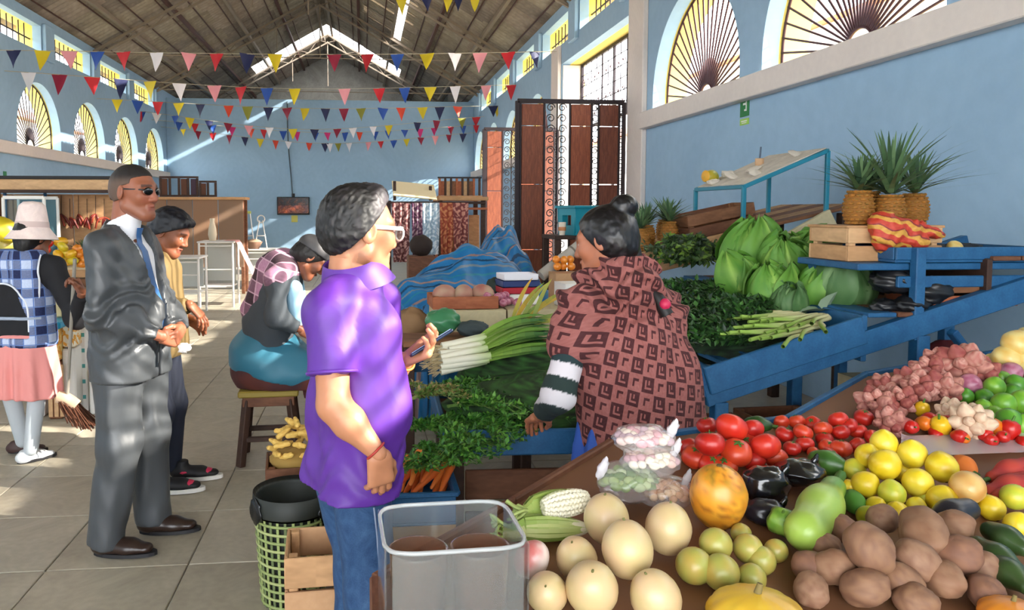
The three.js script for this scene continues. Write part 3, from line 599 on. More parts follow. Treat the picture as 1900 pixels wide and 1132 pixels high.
// white metal tables with a pink cloth
{
  const tbl = (label, px0, px1, D, h) => { const a = at(px0, 450, D).x, b = at(px1, 450, D).x, w = b - a, g = thing('metal_table', label, 'table', [(a + b) / 2, 0, -D]); const d = 0.6;
    part('table_top', cbox(w, 0.03, d, 0.01), W.whiteMetal, g, [0, h, 0]);
    for (const s of [-1, 1]) for (const t of [-1, 1]) part('leg', rod(V(s * (w / 2 - 0.03), 0, t * (d / 2 - 0.03)), V(s * (w / 2 - 0.03), h - 0.016, t * (d / 2 - 0.03)), 0.018, 8), W.whiteMetal, g);
    part('lower_shelf', cbox(w - 0.1, 0.02, d - 0.08, 0.004), W.whiteMetal, g, [0, 0.32, 0]); part('rail', [rod(V(-w / 2 + 0.03, 0.6, d / 2 - 0.03), V(w / 2 - 0.03, 0.6, d / 2 - 0.03), 0.012, 6), rod(V(-w / 2 + 0.03, h - 0.06, d / 2 - 0.03), V(w / 2 - 0.03, h - 0.06, d / 2 - 0.03), 0.012, 6)], W.whiteMetal, g); part('side_panel', cbox(w - 0.12, h - 0.42, 0.015, 0.003), mat('#b9bdb8', 0.4), g, [0, h / 2 + 0.17, -d / 2 + 0.06]); return [g, (a + b) / 2, w]; };
  const [, ax, aw] = tbl('white metal table with rounded top in the sunlit aisle', 372, 440, 12.6, 1.04);
  tbl('lower white metal table beside the tan shirt', 318, 378, 11.6, 0.85);
  tbl('white metal counter far back against the blue wall', 452, 530, 15.2, 0.78);
  const ny = 16, nx = 6, pos = [], idx = []; for (let j = 0; j <= ny; j++) for (let i = 0; i <= nx; i++) { const s = j / ny * 1.0; const y = s < 0.2 ? 0.02 : 0.02 - (s - 0.2) * 0.92; const x = s < 0.2 ? s - 0.2 : (s - 0.2) * 0.42; pos.push(x + 0.012, y + (s < 0.2 ? 0 : 0.0), (i / nx - 0.5) * 0.42 + 0.01 * Math.sin(j)); }
  for (let j = 0; j < ny; j++) for (let i = 0; i < nx; i++) { const q = j * (nx + 1) + i; idx.push(q, q + nx + 1, q + 1, q + 1, q + nx + 1, q + nx + 2); }
  const cg = new THREE.BufferGeometry(); cg.setAttribute('position', new THREE.Float32BufferAttribute(pos, 3)); cg.setIndex(idx); cg.computeVertexNormals();
  solo('pink_cloth', 'pink cloth draped over the end of the white metal table', 'cloth', cg, mat('#e3a9a6', 0.85, { side: THREE.DoubleSide }), [ax + aw / 2, 1.04, -12.6]);
  const v = thing('cream_vase', 'slender cream vase standing on the white metal table', 'vase', [ax - 0.08, 1.056, -12.5]); part('body', lathe([[0.001, 0], [0.05, 0], [0.07, 0.1], [0.06, 0.2], [0.035, 0.3], [0.04, 0.36], [0.03, 0.36], [0.025, 0.3]]), mat('#d9cbb0', 0.5), v);
  // folding white racks and bottles by the back
  for (const [px, lab] of [[462, 'white folding rack by the back counter, the taller one'], [485, 'white folding rack by the back counter, with a round ring']]) { const p = at(px, 460, 15.2), g = thing('folding_rack', lab, 'rack', [p.x, 0.796, -15.2]); for (const s of [-1, 1]) part('side_bar', rod(V(s * 0.12, 0, 0.08), V(s * 0.03, px < 470 ? 0.7 : 0.55, 0), 0.012, 6), W.whiteMetal, g); part('cross_bar', rod(V(-0.08, 0.25, 0.05), V(0.08, 0.25, 0.05), 0.01, 6), W.whiteMetal, g); if (px > 470) part('ring', tr(new THREE.TorusGeometry(0.07, 0.012, 6, 16), 0, 0.58, 0), W.whiteMetal, g); else part('top_cap', tr(cbox(0.1, 0.05, 0.05, 0.004), 0, 0.71, 0), mat('#b8c46a', 0.5), g); }
  const b = thing('brown_bowl', 'brown bowl of goods on the far white counter', 'bowl', [at(470, 440, 15.1).x + 0.02, 0.796, -15.02]); part('body', lathe([[0.001, 0], [0.1, 0], [0.17, 0.14], [0.16, 0.14], [0.09, 0.02], [0.001, 0.02]]), mat('#8a6a58', 0.6), b); part('contents', blob(0.15, 0.07, 0.15, (v) => 1 + 0.15 * N3(v.x * 4, v.y * 4, v.z * 4)), mat('#a48a70', 0.8), b, [0, 0.12, 0]);
}
// ---------------- the left fruit stall behind the woman with the hat
const LS = { D: 6.9, y: 0.92 };
{
  const x0 = -4.9, x1 = -2.2, w = x1 - x0, cx = (x0 + x1) / 2;
  const g = thing('fruit_stall', 'left fruit stall with tan back boards behind the woman in the hat', 'stall', [cx, 0, -LS.D]);
  part('counter', cbox(w, 0.05, 1.0, 0.005), W.pale2, g, [0, LS.y - 0.026, 0]);
  for (const a of [-1, 1]) for (const b of [-1, 1]) part('leg', cbox(0.07, LS.y - 0.05, 0.07, 0.004), W.brown2, g, [a * (w / 2 - 0.05), (LS.y - 0.05) / 2, b * 0.42]);
  for (let k = 0; k < 5; k++) part('back_board', cbox(w / 5 - 0.01, 0.78, 0.03, 0.004), [W.carton, W.pale2, W.carton][k % 3], g, [-w / 2 + w * (k + 0.5) / 5, LS.y + 0.39, -0.62]);
  part('canopy_board', cbox(w * 0.62, 0.1, 0.5, 0.008), W.pale, g, [w * 0.19, LS.y + 0.86, -0.55]); part('canopy_top', cbox(w * 0.6, 0.03, 0.52, 0.005), W.black, g, [w * 0.19, LS.y + 0.926, -0.56]); part('rail', bar(V(-w / 2, LS.y + 0.8, -0.28), V(w / 2, LS.y + 0.8, -0.28), 0.03), W.dark, g);
  for (const a of [-1, 0.1, 1]) part('post', cbox(0.06, LS.y + 0.9, 0.06, 0.004), W.brown2, g, [a * (w / 2 - 0.03), (LS.y + 0.9) / 2, -0.58]);
  // sunlit boxes at its foot
  const bx = (name, label, px, D, y0, wd, h, d, m, extra) => { const p = at(px, 700, D), q = thing(name, label, 'box', [p.x, y0, -D], 0.04); part('body', tr(cbox(wd, h, d, 0.01), 0, h / 2, 0), m, q); if (extra) extra(q, wd, h, d); return q; };
  bx('white_board_box', 'tall white box at the foot of the fruit stall', 141, 5.95, 0, 0.095, 0.52, 0.3, W.white);
  bx('fruit_box', 'printed yellow and orange fruit box stacked on brown planks', 113, 5.9, 0.44, 0.09, 0.24, 0.3, mat('#ffffff', 0.7, { map: tex(64, (u, v) => TN(u, v, 8) > 0 ? [232, 160, 60] : [240, 214, 140], 4) }));
  bx('plank_box', 'upright brown plank crate under the printed fruit box', 113, 5.9, 0, 0.1, 0.43, 0.26, W.brown, (q, a, h, d) => { for (let k = 0; k < 3; k++) part('slat', cbox(0.03, h - 0.04, 0.012, 0.002), W.pale, q, [-a / 2 + 0.02 + k * 0.04, h / 2, d / 2 + 0.007]); });
  bx('fruit_box', 'orange printed box on top of the tall white box', 141, 5.95, 0.53, 0.095, 0.22, 0.28, mat('#ffffff', 0.7, { map: tex(64, (u, v) => TN(u, v, 10) > 0.05 ? [236, 170, 70] : [245, 236, 214], 4) }));
  bx('teal_carton', 'white carton with teal markings by the suited man', 163, 6.1, 0, 0.08, 0.72, 0.3, W.white, (q, a, h, d) => { for (let k = 0; k < 5; k++) part('marking', cbox(0.06, 0.03, 0.003, 0.0008), mat('#4f9d9a', 0.6), q, [0, 0.12 + k * 0.12, d / 2 + 0.002]); });
  bx('white_carton', 'low white carton of scraps beside the suited man', 187, 6.0, 0, 0.1, 0.3, 0.25, W.white, (q) => part('scraps', blob(0.07, 0.05, 0.1, (v) => 1 + 0.2 * N3(v.x * 4, v.y * 4, v.z * 4)), mat('#d9c9a0', 0.8), q, [0, 0.31, 0]));
  bx('blue_strip_box', 'flat box with a bright blue edge behind the broom', 112, 5.8, 0.69, 0.12, 0.05, 0.3, mat('#1f9cc4', 0.4));
  bx('cream_sack', 'cream paper sack standing on the blue edged box', 111, 5.95, 0.745, 0.1, 0.2, 0.12, mat('#ead9a8', 0.8), (q) => part('fold', cbox(0.1, 0.04, 0.03, 0.004), mat('#e0c98e', 0.8), q, [0, 0.22, 0], [0.3, 0, 0]));
  bx('cool_box', 'white cool box standing behind the pink skirt', 84, 6.0, 0, 0.08, 0.5, 0.3, W.white);
  // glass case with white rim, metal shelf frame above
  const c = thing('glass_case', 'small glass display case with a white rim on the fruit stall', 'display case', [at(40, 400, 6.9).x, LS.y + 0.001, -7.1]); const cw = 0.34, ch = 0.74;
  part('rim', [bar(V(-cw / 2, ch, 0.15), V(cw / 2, ch, 0.15), 0.03), bar(V(-cw / 2, ch, -0.15), V(cw / 2, ch, -0.15), 0.03), bar(V(-cw / 2, 0, 0.15), V(-cw / 2, ch, 0.15), 0.025), bar(V(cw / 2, 0, 0.15), V(cw / 2, ch, 0.15), 0.025), bar(V(-cw / 2, 0, -0.15), V(-cw / 2, ch, -0.15), 0.025), bar(V(cw / 2, 0, -0.15), V(cw / 2, ch, -0.15), 0.025)], W.white, c);
  part('glass', tr(cbox(cw - 0.03, ch - 0.03, 0.004, 0.001), 0, ch / 2, 0.15), phys('#dfeef2', 0.05, { transmission: 1, thickness: 0 }), c); part('back_panel', tr(cbox(cw - 0.03, ch - 0.03, 0.01, 0.001), 0, ch / 2, -0.15), mat('#4f6f78', 0.5), c);
  const f = thing('shelf_frame', 'thin dark metal shelf frame above the glass case', 'frame', [at(45, 350, 7.4).x, 0, -7.46]); part('upright', [bar(V(-0.2, 0, 0), V(-0.2, 1.86, 0), 0.025), bar(V(0.16, 0, 0), V(0.16, 1.86, 0), 0.025)], W.blueDark, f); part('cross_bar', [bar(V(-0.22, 1.86, 0), V(0.2, 1.84, 0), 0.025), bar(V(-0.22, 1.66, 0), V(0.2, 1.66, 0), 0.025)], W.blueDark, f);
  // bunches of dried chillies hung in a row on the boards
  for (let k = 0; k < 6; k++) { const p = at(112 + k * 16, 398 + (k % 2) * 6, 7.44); const q = thing('chilli_bunch', ['red brown dried chilli bunch hung first from the glass case', 'dried chilli bunch hung second on the tan boards', 'dried chilli bunch hung third on the tan boards', 'dried chilli bunch hung fourth on the tan boards', 'dried chilli bunch hung fifth on the tan boards', 'dried chilli bunch hung nearest the suited man on the tan boards'][k], 'chilli', [p.x, p.y - 0.12, -7.475], 0, 'dried chillies on the tan boards');
    for (let j = 0; j < 6; j++) { const a = rr(-1.1, 1.1), L = rr(0.06, 0.1); part('chilli', tube([V(0, 0.12, 0.01), V(Math.sin(a) * L * 0.6, 0.12 - Math.cos(a) * L * 0.5, 0.02 + j * 0.003), V(Math.sin(a) * L, 0.12 - L * 1.1, 0.015)], 0.011, 8, 5), mat(['#7a2118', '#8f3a26', '#5e1c16'][j % 3], 0.5), q); } part('string', rod(V(0, 0.12, 0.012), V(0, 0.3, 0.004), 0.003, 4), W.dark, q); }
}
// ---------------- stool
function stool(label, pos, h, turn, topM) {
  const g = thing('wooden_stool', label, 'stool', pos, turn), w = 0.36, d = 0.3;
  part('seat', cbox(w, 0.04, d, 0.008), topM, g, [0, h - 0.02, 0]); part('apron', cbox(w - 0.05, 0.06, d - 0.05, 0.004), W.brown2, g, [0, h - 0.071, 0]);
  for (const a of [-1, 1]) for (const b of [-1, 1]) part('leg', bar(V(a * (w / 2 - 0.01), 0, b * (d / 2 - 0.01)), V(a * (w / 2 - 0.05), h - 0.06, b * (d / 2 - 0.05)), 0.045, 0.045), W.dark, g);
  for (const b of [-1, 1]) part('stretcher', bar(V(-w / 2 + 0.04, 0.16, b * (d / 2 - 0.03)), V(w / 2 - 0.04, 0.16, b * (d / 2 - 0.03)), 0.03), W.dark, g); for (const a of [-1, 1]) part('stretcher', bar(V(a * (w / 2 - 0.03), 0.22, -d / 2 + 0.04), V(a * (w / 2 - 0.03), 0.22, d / 2 - 0.04), 0.03), W.dark, g);
  return g;
}
const STOOL = V(at(500, 720, 4.7).x, 0, -4.72);
stool('dark wooden stool with a worn yellowish seat under the seated woman', STOOL, 0.46, 0.05, mat('#8f7a2e', 0.6));
// =====================================================================  PEOPLE
// distance fields of tapered capsules and ellipsoids, joined smoothly and meshed with surface nets
class Field {
  constructor(k = 0.04) { this.k = k; this.prims = []; this.cuts = []; this.disp = null; this.lo = V(1e9, 1e9, 1e9); this.hi = V(-1e9, -1e9, -1e9); }
  grow(p, r) { this.lo.min(V(p.x - r, p.y - r, p.z - r)); this.hi.max(V(p.x + r, p.y + r, p.z + r)); }
  cap(a, b, ra, rb = ra, o = {}) {
    const q = { t: 0, ax: a.x, ay: a.y, az: a.z, bx: b.x - a.x, by: b.y - a.y, bz: b.z - a.z, ra, rb, k: o.k ?? this.k, sub: o.sub };
    q.L2 = q.bx * q.bx + q.by * q.by + q.bz * q.bz || 1e-9;
    if (o.flat) { q.fx = o.flat[0].x; q.fy = o.flat[0].y; q.fz = o.flat[0].z; q.ff = 1 / o.flat[1] - 1; }
    if (o.end) { const L = Math.sqrt(q.L2); q.ex = q.bx / L; q.ey = q.by / L; q.ez = q.bz / L; q.e = true; }
    this.prims.push(q); if (!o.sub) { this.grow(a, ra * 1.3); this.grow(b, rb * 1.3); } return this;
  }
  ell(c, rx, ry, rz, o = {}) {
    const m = new THREE.Matrix4().makeRotationFromQuaternion((o.q ?? new THREE.Quaternion()).clone().invert()).elements;
    this.prims.push({ t: 1, ax: c.x, ay: c.y, az: c.z, rx, ry, rz, m, k: o.k ?? this.k, sub: o.sub }); if (!o.sub) this.grow(c, Math.max(rx, ry, rz) * 1.1); return this;
  }
  cut(p, n) { this.cuts.push([p, n]); return this; }   // keeps the side away from n
  raw(x, y, z) {
    let d = 1e9;
    for (const q of this.prims) {
      let e;
      let vx = x - q.ax, vy = y - q.ay, vz = z - q.az;
      if (q.t === 0) {
        let h = (vx * q.bx + vy * q.by + vz * q.bz) / q.L2; let over = 0; if (q.e && h > 1) over = (h - 1) * Math.sqrt(q.L2);
        h = h < 0 ? 0 : h > 1 ? 1 : h; vx -= q.bx * h; vy -= q.by * h; vz -= q.bz * h;
        if (q.ff !== undefined) { const s = (vx * q.fx + vy * q.fy + vz * q.fz) * q.ff; vx += q.fx * s; vy += q.fy * s; vz += q.fz * s; }
        if (q.e) { const al = vx * q.ex + vy * q.ey + vz * q.ez; if (al > 0) { vx -= q.ex * al; vy -= q.ey * al; vz -= q.ez * al; } }
        e = Math.sqrt(vx * vx + vy * vy + vz * vz) - (q.ra + (q.rb - q.ra) * h); if (over > 0) e = Math.max(e, over);
      } else {
        const m = q.m, a = m[0] * vx + m[4] * vy + m[8] * vz, b = m[1] * vx + m[5] * vy + m[9] * vz, c = m[2] * vx + m[6] * vy + m[10] * vz;
        const u = a / q.rx, v = b / q.ry, w = c / q.rz, k0 = Math.sqrt(u * u + v * v + w * w), k1 = Math.sqrt(u * u / (q.rx * q.rx) + v * v / (q.ry * q.ry) + w * w / (q.rz * q.rz));
        e = k1 > 1e-9 ? k0 * (k0 - 1) / k1 : -Math.min(q.rx, q.ry, q.rz);
      }
      const k = q.k;
      if (q.sub) { const h = Math.max(0, k - Math.abs(-e - d)) / k; d = Math.max(d, -e) + h * h * k * 0.25; }
      else if (d > 1e8) d = e; else { const h = Math.max(0, k - Math.abs(d - e)) / k; d = Math.min(d, e) - h * h * k * 0.25; }
    }
    return d;
  }
  d(x, y, z) {
    let d = this.raw(x, y, z);
    if (this.disp && Math.abs(d) < 0.08) d -= this.disp(x, y, z);
    for (const [p, n] of this.cuts) { const e = (x - p.x) * n.x + (y - p.y) * n.y + (z - p.z) * n.z; if (e > d) d = e; }
    if (this.post) d = this.post(d, x, y, z);
    return d;
  }
  mesh(cell, { color, uv } = {}) {
    const pad = cell * 2.5, lo = this.lo.clone().subScalar(pad), nx = Math.ceil((this.hi.x + pad - lo.x) / cell) + 1, ny = Math.ceil((this.hi.y + pad - lo.y) / cell) + 1, nz = Math.ceil((this.hi.z + pad - lo.z) / cell) + 1;
    const val = new Float32Array(nx * ny * nz), B = 5, hd = cell * B * 0.87 * 2.0 + 0.012;
    for (let k = 0; k < nz; k += B) for (let j = 0; j < ny; j += B) for (let i = 0; i < nx; i += B) {
      const c = this.d(lo.x + (i + B / 2) * cell, lo.y + (j + B / 2) * cell, lo.z + (k + B / 2) * cell), far = Math.abs(c) > hd;
      for (let kk = k; kk < Math.min(k + B, nz); kk++) for (let jj = j; jj < Math.min(j + B, ny); jj++) for (let ii = i; ii < Math.min(i + B, nx); ii++)
        val[(kk * ny + jj) * nx + ii] = far ? c : this.d(lo.x + ii * cell, lo.y + jj * cell, lo.z + kk * cell);
    }
    const id = new Int32Array(nx * ny * nz).fill(-1), pos = [], idx = [], S = [1, nx, nx * ny];
    const cs = [[0, 0, 0], [1, 0, 0], [0, 1, 0], [1, 1, 0], [0, 0, 1], [1, 0, 1], [0, 1, 1], [1, 1, 1]], ed = [[0, 1], [2, 3], [4, 5], [6, 7], [0, 2], [1, 3], [4, 6], [5, 7], [0, 4], [1, 5], [2, 6], [3, 7]];
    const v = new Float32Array(8);
    for (let k = 0; k < nz - 1; k++) for (let j = 0; j < ny - 1; j++) for (let i = 0; i < nx - 1; i++) {
      const o = (k * ny + j) * nx + i; let mask = 0;
      for (let c = 0; c < 8; c++) { v[c] = val[o + cs[c][0] + cs[c][1] * nx + cs[c][2] * nx * ny]; if (v[c] < 0) mask |= 1 << c; }
      if (mask === 0 || mask === 255) continue;
      let x = 0, y = 0, z = 0, n = 0;
      for (const [a, b] of ed) if ((v[a] < 0) !== (v[b] < 0)) { const t = v[a] / (v[a] - v[b]); x += cs[a][0] + (cs[b][0] - cs[a][0]) * t; y += cs[a][1] + (cs[b][1] - cs[a][1]) * t; z += cs[a][2] + (cs[b][2] - cs[a][2]) * t; n++; }
      id[o] = pos.length / 3; pos.push(lo.x + (i + x / n) * cell, lo.y + (j + y / n) * cell, lo.z + (k + z / n) * cell);
    }
    for (let k = 1; k < nz - 1; k++) for (let j = 1; j < ny - 1; j++) for (let i = 1; i < nx - 1; i++) {
      const o = (k * ny + j) * nx + i, s0 = val[o] < 0;
      for (let a = 0; a < 3; a++) {
        if ((val[o + S[a]] < 0) === s0) continue;
        const u = S[(a + 1) % 3], w = S[(a + 2) % 3], q = [id[o], id[o - u], id[o - u - w], id[o - w]];
        if (q.some((e) => e < 0)) continue;
        if (s0) idx.push(q[0], q[1], q[2], q[0], q[2], q[3]); else idx.push(q[0], q[2], q[1], q[0], q[3], q[2]);
      }
    }
    const g = new THREE.BufferGeometry(); g.setAttribute('position', new THREE.Float32BufferAttribute(pos, 3)); g.setIndex(idx); g.computeVertexNormals();
    if (color) paint(g, color);
    const q = V(), uvs = new Float32Array(pos.length / 3 * 2); for (let i = 0; i < pos.length / 3; i++) if (uv) { const [a, b] = uv(pos[i * 3], pos[i * 3 + 1], pos[i * 3 + 2]); uvs[i * 2] = a; uvs[i * 2 + 1] = b; }
    g.setAttribute('uv', new THREE.Float32BufferAttribute(uvs, 2));
    return g;
  }
}
// merging indexed geometries that carry colour
function joinIndexed(list) { for (const g of list) { for (const k of Object.keys(g.attributes)) if (!['position', 'normal', 'uv', 'color'].includes(k)) g.deleteAttribute(k); } return mergeGeometries(list); }
// ---- head, in its own frame: face to +z, crown at y = 0.12, chin at y = -0.12
function headField(f = 1) {
  const F = new Field(0.02);
  F.ell(V(0, 0.032, -0.014), 0.076, 0.086, 0.097).ell(V(0, -0.022, 0.026), 0.061 * f, 0.082, 0.066, { k: 0.04 });
  F.cap(V(-0.008, -0.1, 0.068), V(0.008, -0.1, 0.068), 0.021, 0.021, { k: 0.03 });
  for (const s of [-1, 1]) {
    F.cap(V(s * 0.018, -0.102, 0.058), V(s * 0.058 * f, -0.064, -0.004), 0.021, 0.019, { k: 0.035 });
    F.ell(V(s * 0.04, -0.022, 0.062), 0.026, 0.024, 0.022, { k: 0.03 });                     // cheeks
    F.cap(V(s * 0.05, 0.026, 0.066), V(s * 0.012, 0.024, 0.086), 0.011, 0.012, { k: 0.02 });   // brow
    F.ell(V(s * 0.032, 0.002, 0.096), 0.019, 0.013, 0.017, { sub: true, k: 0.016 });         // socket
    F.ell(V(s * 0.032, 0.0, 0.0745), 0.0145, 0.0125, 0.0125, { k: 0.004 });                 // eye
  }
  F.cap(V(0, 0.014, 0.087), V(0, -0.031, 0.107), 0.0085, 0.0125, { k: 0.018 });
  for (const s of [-1, 1]) F.ell(V(s * 0.0125, -0.036, 0.096), 0.0095, 0.008, 0.012, { k: 0.008 });
  F.cap(V(-0.02, -0.0635, 0.083), V(0, -0.0605, 0.0925), 0.0065, 0.0075, { k: 0.008 }).cap(V(0, -0.0605, 0.0925), V(0.02, -0.0635, 0.083), 0.0075, 0.0065, { k: 0.008 });
  F.cap(V(-0.016, -0.0755, 0.083), V(0.016, -0.0755, 0.083), 0.0075, 0.0075, { k: 0.008 });
  F.cap(V(-0.024, -0.069, 0.094), V(0.024, -0.069, 0.094), 0.0025, 0.0025, { sub: true, k: 0.004 });
  for (const s of [-1, 1]) {
    const e = V(s * 0.08, -0.004, -0.012), q = new THREE.Quaternion().setFromEuler(new THREE.Euler(0.12, s * 0.35, 0));
    F.ell(e, 0.009, 0.032, 0.02, { q, k: 0.006 }); F.ell(V(s * 0.089, -0.001, -0.008), 0.006, 0.017, 0.009, { q, sub: true, k: 0.006 });
  }
  F.cap(V(0, -0.04, -0.028), V(0, -0.12, -0.032), 0.048, 0.049, { k: 0.03 });
  return F;
}
const headBase = headField(1).mesh(0.0034), headSlim = headField(0.94).mesh(0.0034);
// ---- hand, in its own frame: wrist at the origin, fingers along +y, palm facing +z, thumb to side * x
function handGeo(side, curls, spread = 0.06, thumb = 0.5, grid = 0.003) {
  const F = new Field(0.012);
  F.cap(V(0, -0.004, 0), V(0, 0.014, 0), 0.022, 0.024, { flat: [V(0, 0, 1), 0.8] });
  for (const x of [-0.026, -0.009, 0.009, 0.026]) F.cap(V(x * 0.75, 0.014, 0), V(x, 0.078, 0), 0.0145, 0.0125, { k: 0.014, flat: [V(0, 0, 1), 0.85] });
  const roots = [[0.027, 0.082, 0.068, 0.0088], [0.009, 0.087, 0.077, 0.0092], [-0.0095, 0.083, 0.071, 0.0088], [-0.0265, 0.074, 0.056, 0.0078]];
  roots.forEach(([x, y, L, r], i) => {
    const c = curls[i], sp = (1.5 - i) * spread * side; let p = V(side * x, y - 0.012, 0), a = c * 0.3; const seg = [0.46, 0.3, 0.24];
    for (let s = 0; s < 3; s++) { a += c * [0.45, 0.75, 0.5][s]; const d = V(Math.sin(sp) * Math.cos(a), Math.cos(sp) * Math.cos(a), Math.sin(a)), q = p.clone().addScaledVector(d, L * seg[s] + (s === 0 ? 0.012 : 0)); F.cap(p, q, r * (1 - 0.06 * s), r * (0.94 - 0.07 * s), { k: 0.005 }); p = q; }
  });
  const t0 = V(side * 0.018, 0.016, 0.006), t1 = V(side * (0.036 + 0.012 * (1 - thumb)), 0.05, 0.014 + 0.022 * thumb), t2 = V(side * (0.046 - 0.02 * thumb + 0.012), 0.08, 0.02 + 0.036 * thumb), t3 = V(side * (0.046 - 0.035 * thumb + 0.012), 0.104, 0.022 + 0.046 * thumb);
  F.cap(t0, t1, 0.0155, 0.0125, { k: 0.014 }).cap(t1, t2, 0.0115, 0.0105, { k: 0.006 }).cap(t2, t3, 0.0102, 0.0085, { k: 0.004 });
  return F.mesh(grid);
}
function placeHand(geo, wrist, along, palm, scale = 1) {
  const y = along.clone().normalize(), z = palm.clone().addScaledVector(y, -palm.dot(y)).normalize(), x = V(0, 0, 0).crossVectors(y, z);
  const m = new THREE.Matrix4().makeBasis(x.multiplyScalar(scale), y.multiplyScalar(scale), z.multiplyScalar(scale)); m.setPosition(wrist); return geo.clone().applyMatrix4(m);
}
const lin = (hex) => C(hex);
function faceColor(skin, opt = {}) {
  const s = lin(skin), lip = lin(opt.lip ?? '#8f4a42'), dark = lin('#1c1412'), white = lin('#d8d2ca'), beard = opt.beard ? lin(opt.beard) : null, red = lin(opt.flush ?? skin);
  return (p) => {
    let c = s.clone(); const n = N3(p.x * 40, p.y * 40, p.z * 40); c.multiplyScalar(1 + 0.06 * n);
    if (p.z > 0.05 && Math.abs(p.x) < 0.055 && p.y < 0 && p.y > -0.05) c.lerp(red, 0.4);
    if (beard && p.y < -0.045 && p.z > -0.03 && !(p.z > 0.08 && Math.abs(p.x) < 0.02 && p.y > -0.08)) c.lerp(beard, 0.3 * smooth(-0.045, -0.07, p.y) * (0.7 + 0.6 * n));
    const ax = Math.abs(p.x);
    if (p.z > 0.07) {
      if (p.y < -0.056 && p.y > -0.083 && ax < 0.024) c.lerp(lip, 0.5);
      const ex = (ax - 0.032) / 0.0145, ey = p.y / 0.007; if (ex * ex + ey * ey < 1) { c = white.clone(); if (Math.hypot(ax - 0.032, p.y) < 0.0062) c = dark.clone(); }
      if (ex * ex + (p.y - 0.0075) * (p.y - 0.0075) / 0.00001 < 1.1 && p.y > 0.004) c.lerp(dark, 0.7);
    }
    if (p.z > 0.055 && Math.abs(p.y - (0.027 - 0.06 * Math.max(0, ax - 0.035))) < 0.0062 && ax > 0.012 && ax < 0.056) c.lerp(dark, 0.75);
    return c;
  };
}
class Person {
  constructor(label, floor, yaw, H) {
    this.g = thing('person', label, 'person', floor, 0); this.o = floor.clone(); this.yaw = yaw; this.H = H; this.up = V(0, 1, 0);
    this.f = V(Math.sin(yaw), 0, Math.cos(yaw)); this.r = V(-Math.cos(yaw), 0, Math.sin(yaw)); this.skin = []; this.bodyF = new Field(0.035);
  }
  P(r, y, f) { return V(0, y, 0).addScaledVector(this.r, r).addScaledVector(this.f, f); }        // right, up, forward of the floor point
  W(px, py, D) { return at(px, py, D).sub(this.o); }                                            // a point of the photograph D metres away
  head(center, yaw, pitch, roll, skin, opt = {}) {
    const s = opt.scale ?? 1; this.hm = new THREE.Matrix4().compose(center, new THREE.Quaternion().setFromEuler(new THREE.Euler(pitch, yaw, roll, 'YXZ')), V(s, s, s));
    const g = (opt.slim ? headSlim : headBase).clone(); paint(g, faceColor(skin, opt)); g.applyMatrix4(this.hm); this.skin.push(g); this.skinC = lin(skin); return this;
  }
  H3(x, y, z) { return V(x, y, z).applyMatrix4(this.hm); }
  hand(geo, wrist, along, palm, scale = 1) { const g = placeHand(geo, wrist, along, palm, scale); paint(g, (p) => this.skinC.clone().multiplyScalar(1 + 0.08 * N3(p.x * 60, p.y * 60, p.z * 60))); this.skin.push(g); return this; }
  body(cell = 0.012) {
    const g = this.bodyF.mesh(cell, { color: (p) => this.skinC.clone().multiplyScalar(1 + 0.06 * N3(p.x * 30, p.y * 30, p.z * 30)) });
    return part('body', joinIndexed([g, ...this.skin]), skinMat, this.g);
  }
  wear(name, field, cell, material, o) { return part(name, field.mesh(cell, o), material, this.g); }
  headPart(name, geo, material) { const m = part(name, geo.clone().applyMatrix4(this.hm), material, this.g); return m; }
}
const skinMat = new THREE.MeshPhysicalMaterial({ vertexColors: true, roughness: 0.5, sheen: 0.15, sheenRoughness: 0.6 });
const vcol = (rough = 0.8) => new THREE.MeshStandardMaterial({ vertexColors: true, roughness: rough });
function hairField(region, thick, amp, freq, extra) { // shell over the skull kept where region() is negative
  const F = new Field(0.02); F.ell(V(0, 0.032, -0.014), 0.076 + thick, 0.086 + thick, 0.097 + thick * 0.9); F.ell(V(0, -0.01, -0.035), 0.07 + thick * 0.8, 0.075, 0.075 + thick * 0.6, { k: 0.03 });
  if (extra) extra(F);
  F.disp = (x, y, z) => amp * (N3(x * freq, y * freq * 0.4, z * freq * 0.5) + 0.5 * N3(x * freq * 2.3, y * freq, z * freq));
  F.post = (d, x, y, z) => { const r = region(x, y, z); return Math.max(d, r); };
  return F;
}
const shoeGeo = (L, w, h, toe = 0.5) => { // toe to +z, sole at y = 0
  const F = new Field(0.02); F.cap(V(0, h * 0.42, -L * 0.34), V(0, h * 0.34, L * 0.12), w * 0.45, w * 0.48, { flat: [V(0, 1, 0), 0.85] }); F.cap(V(0, h * 0.34, L * 0.1), V(0, h * 0.3, L * 0.36), w * 0.48, w * 0.36, { flat: [V(0, 1, 0), toe] }); F.cap(V(0, h * 0.4, -L * 0.26), V(0, h, -L * 0.24), w * 0.42, w * 0.36);
  F.cut(V(0, 0, 0), V(0, -1, 0)); F.cut(V(0, h * 1.02, 0), V(0, 1, 0)); return F.mesh(0.006);
};
const soleGeo = (L, w, t) => { const s = new THREE.Shape(); s.ellipse(0, -L * 0.05, w * 0.5, L * 0.5, 0, 6.283, false, 0); return new THREE.ExtrudeGeometry(s, { depth: t, bevelEnabled: false, curveSegments: 10 }).rotateX(-Math.PI / 2); };
function putShoe(pers, name, geo, material, pos, yaw, sole) { const m = part(name, geo, material, pers.g, pos, [0, yaw, 0]); if (sole) part('sole', sole[0], sole[1], m); return m; }
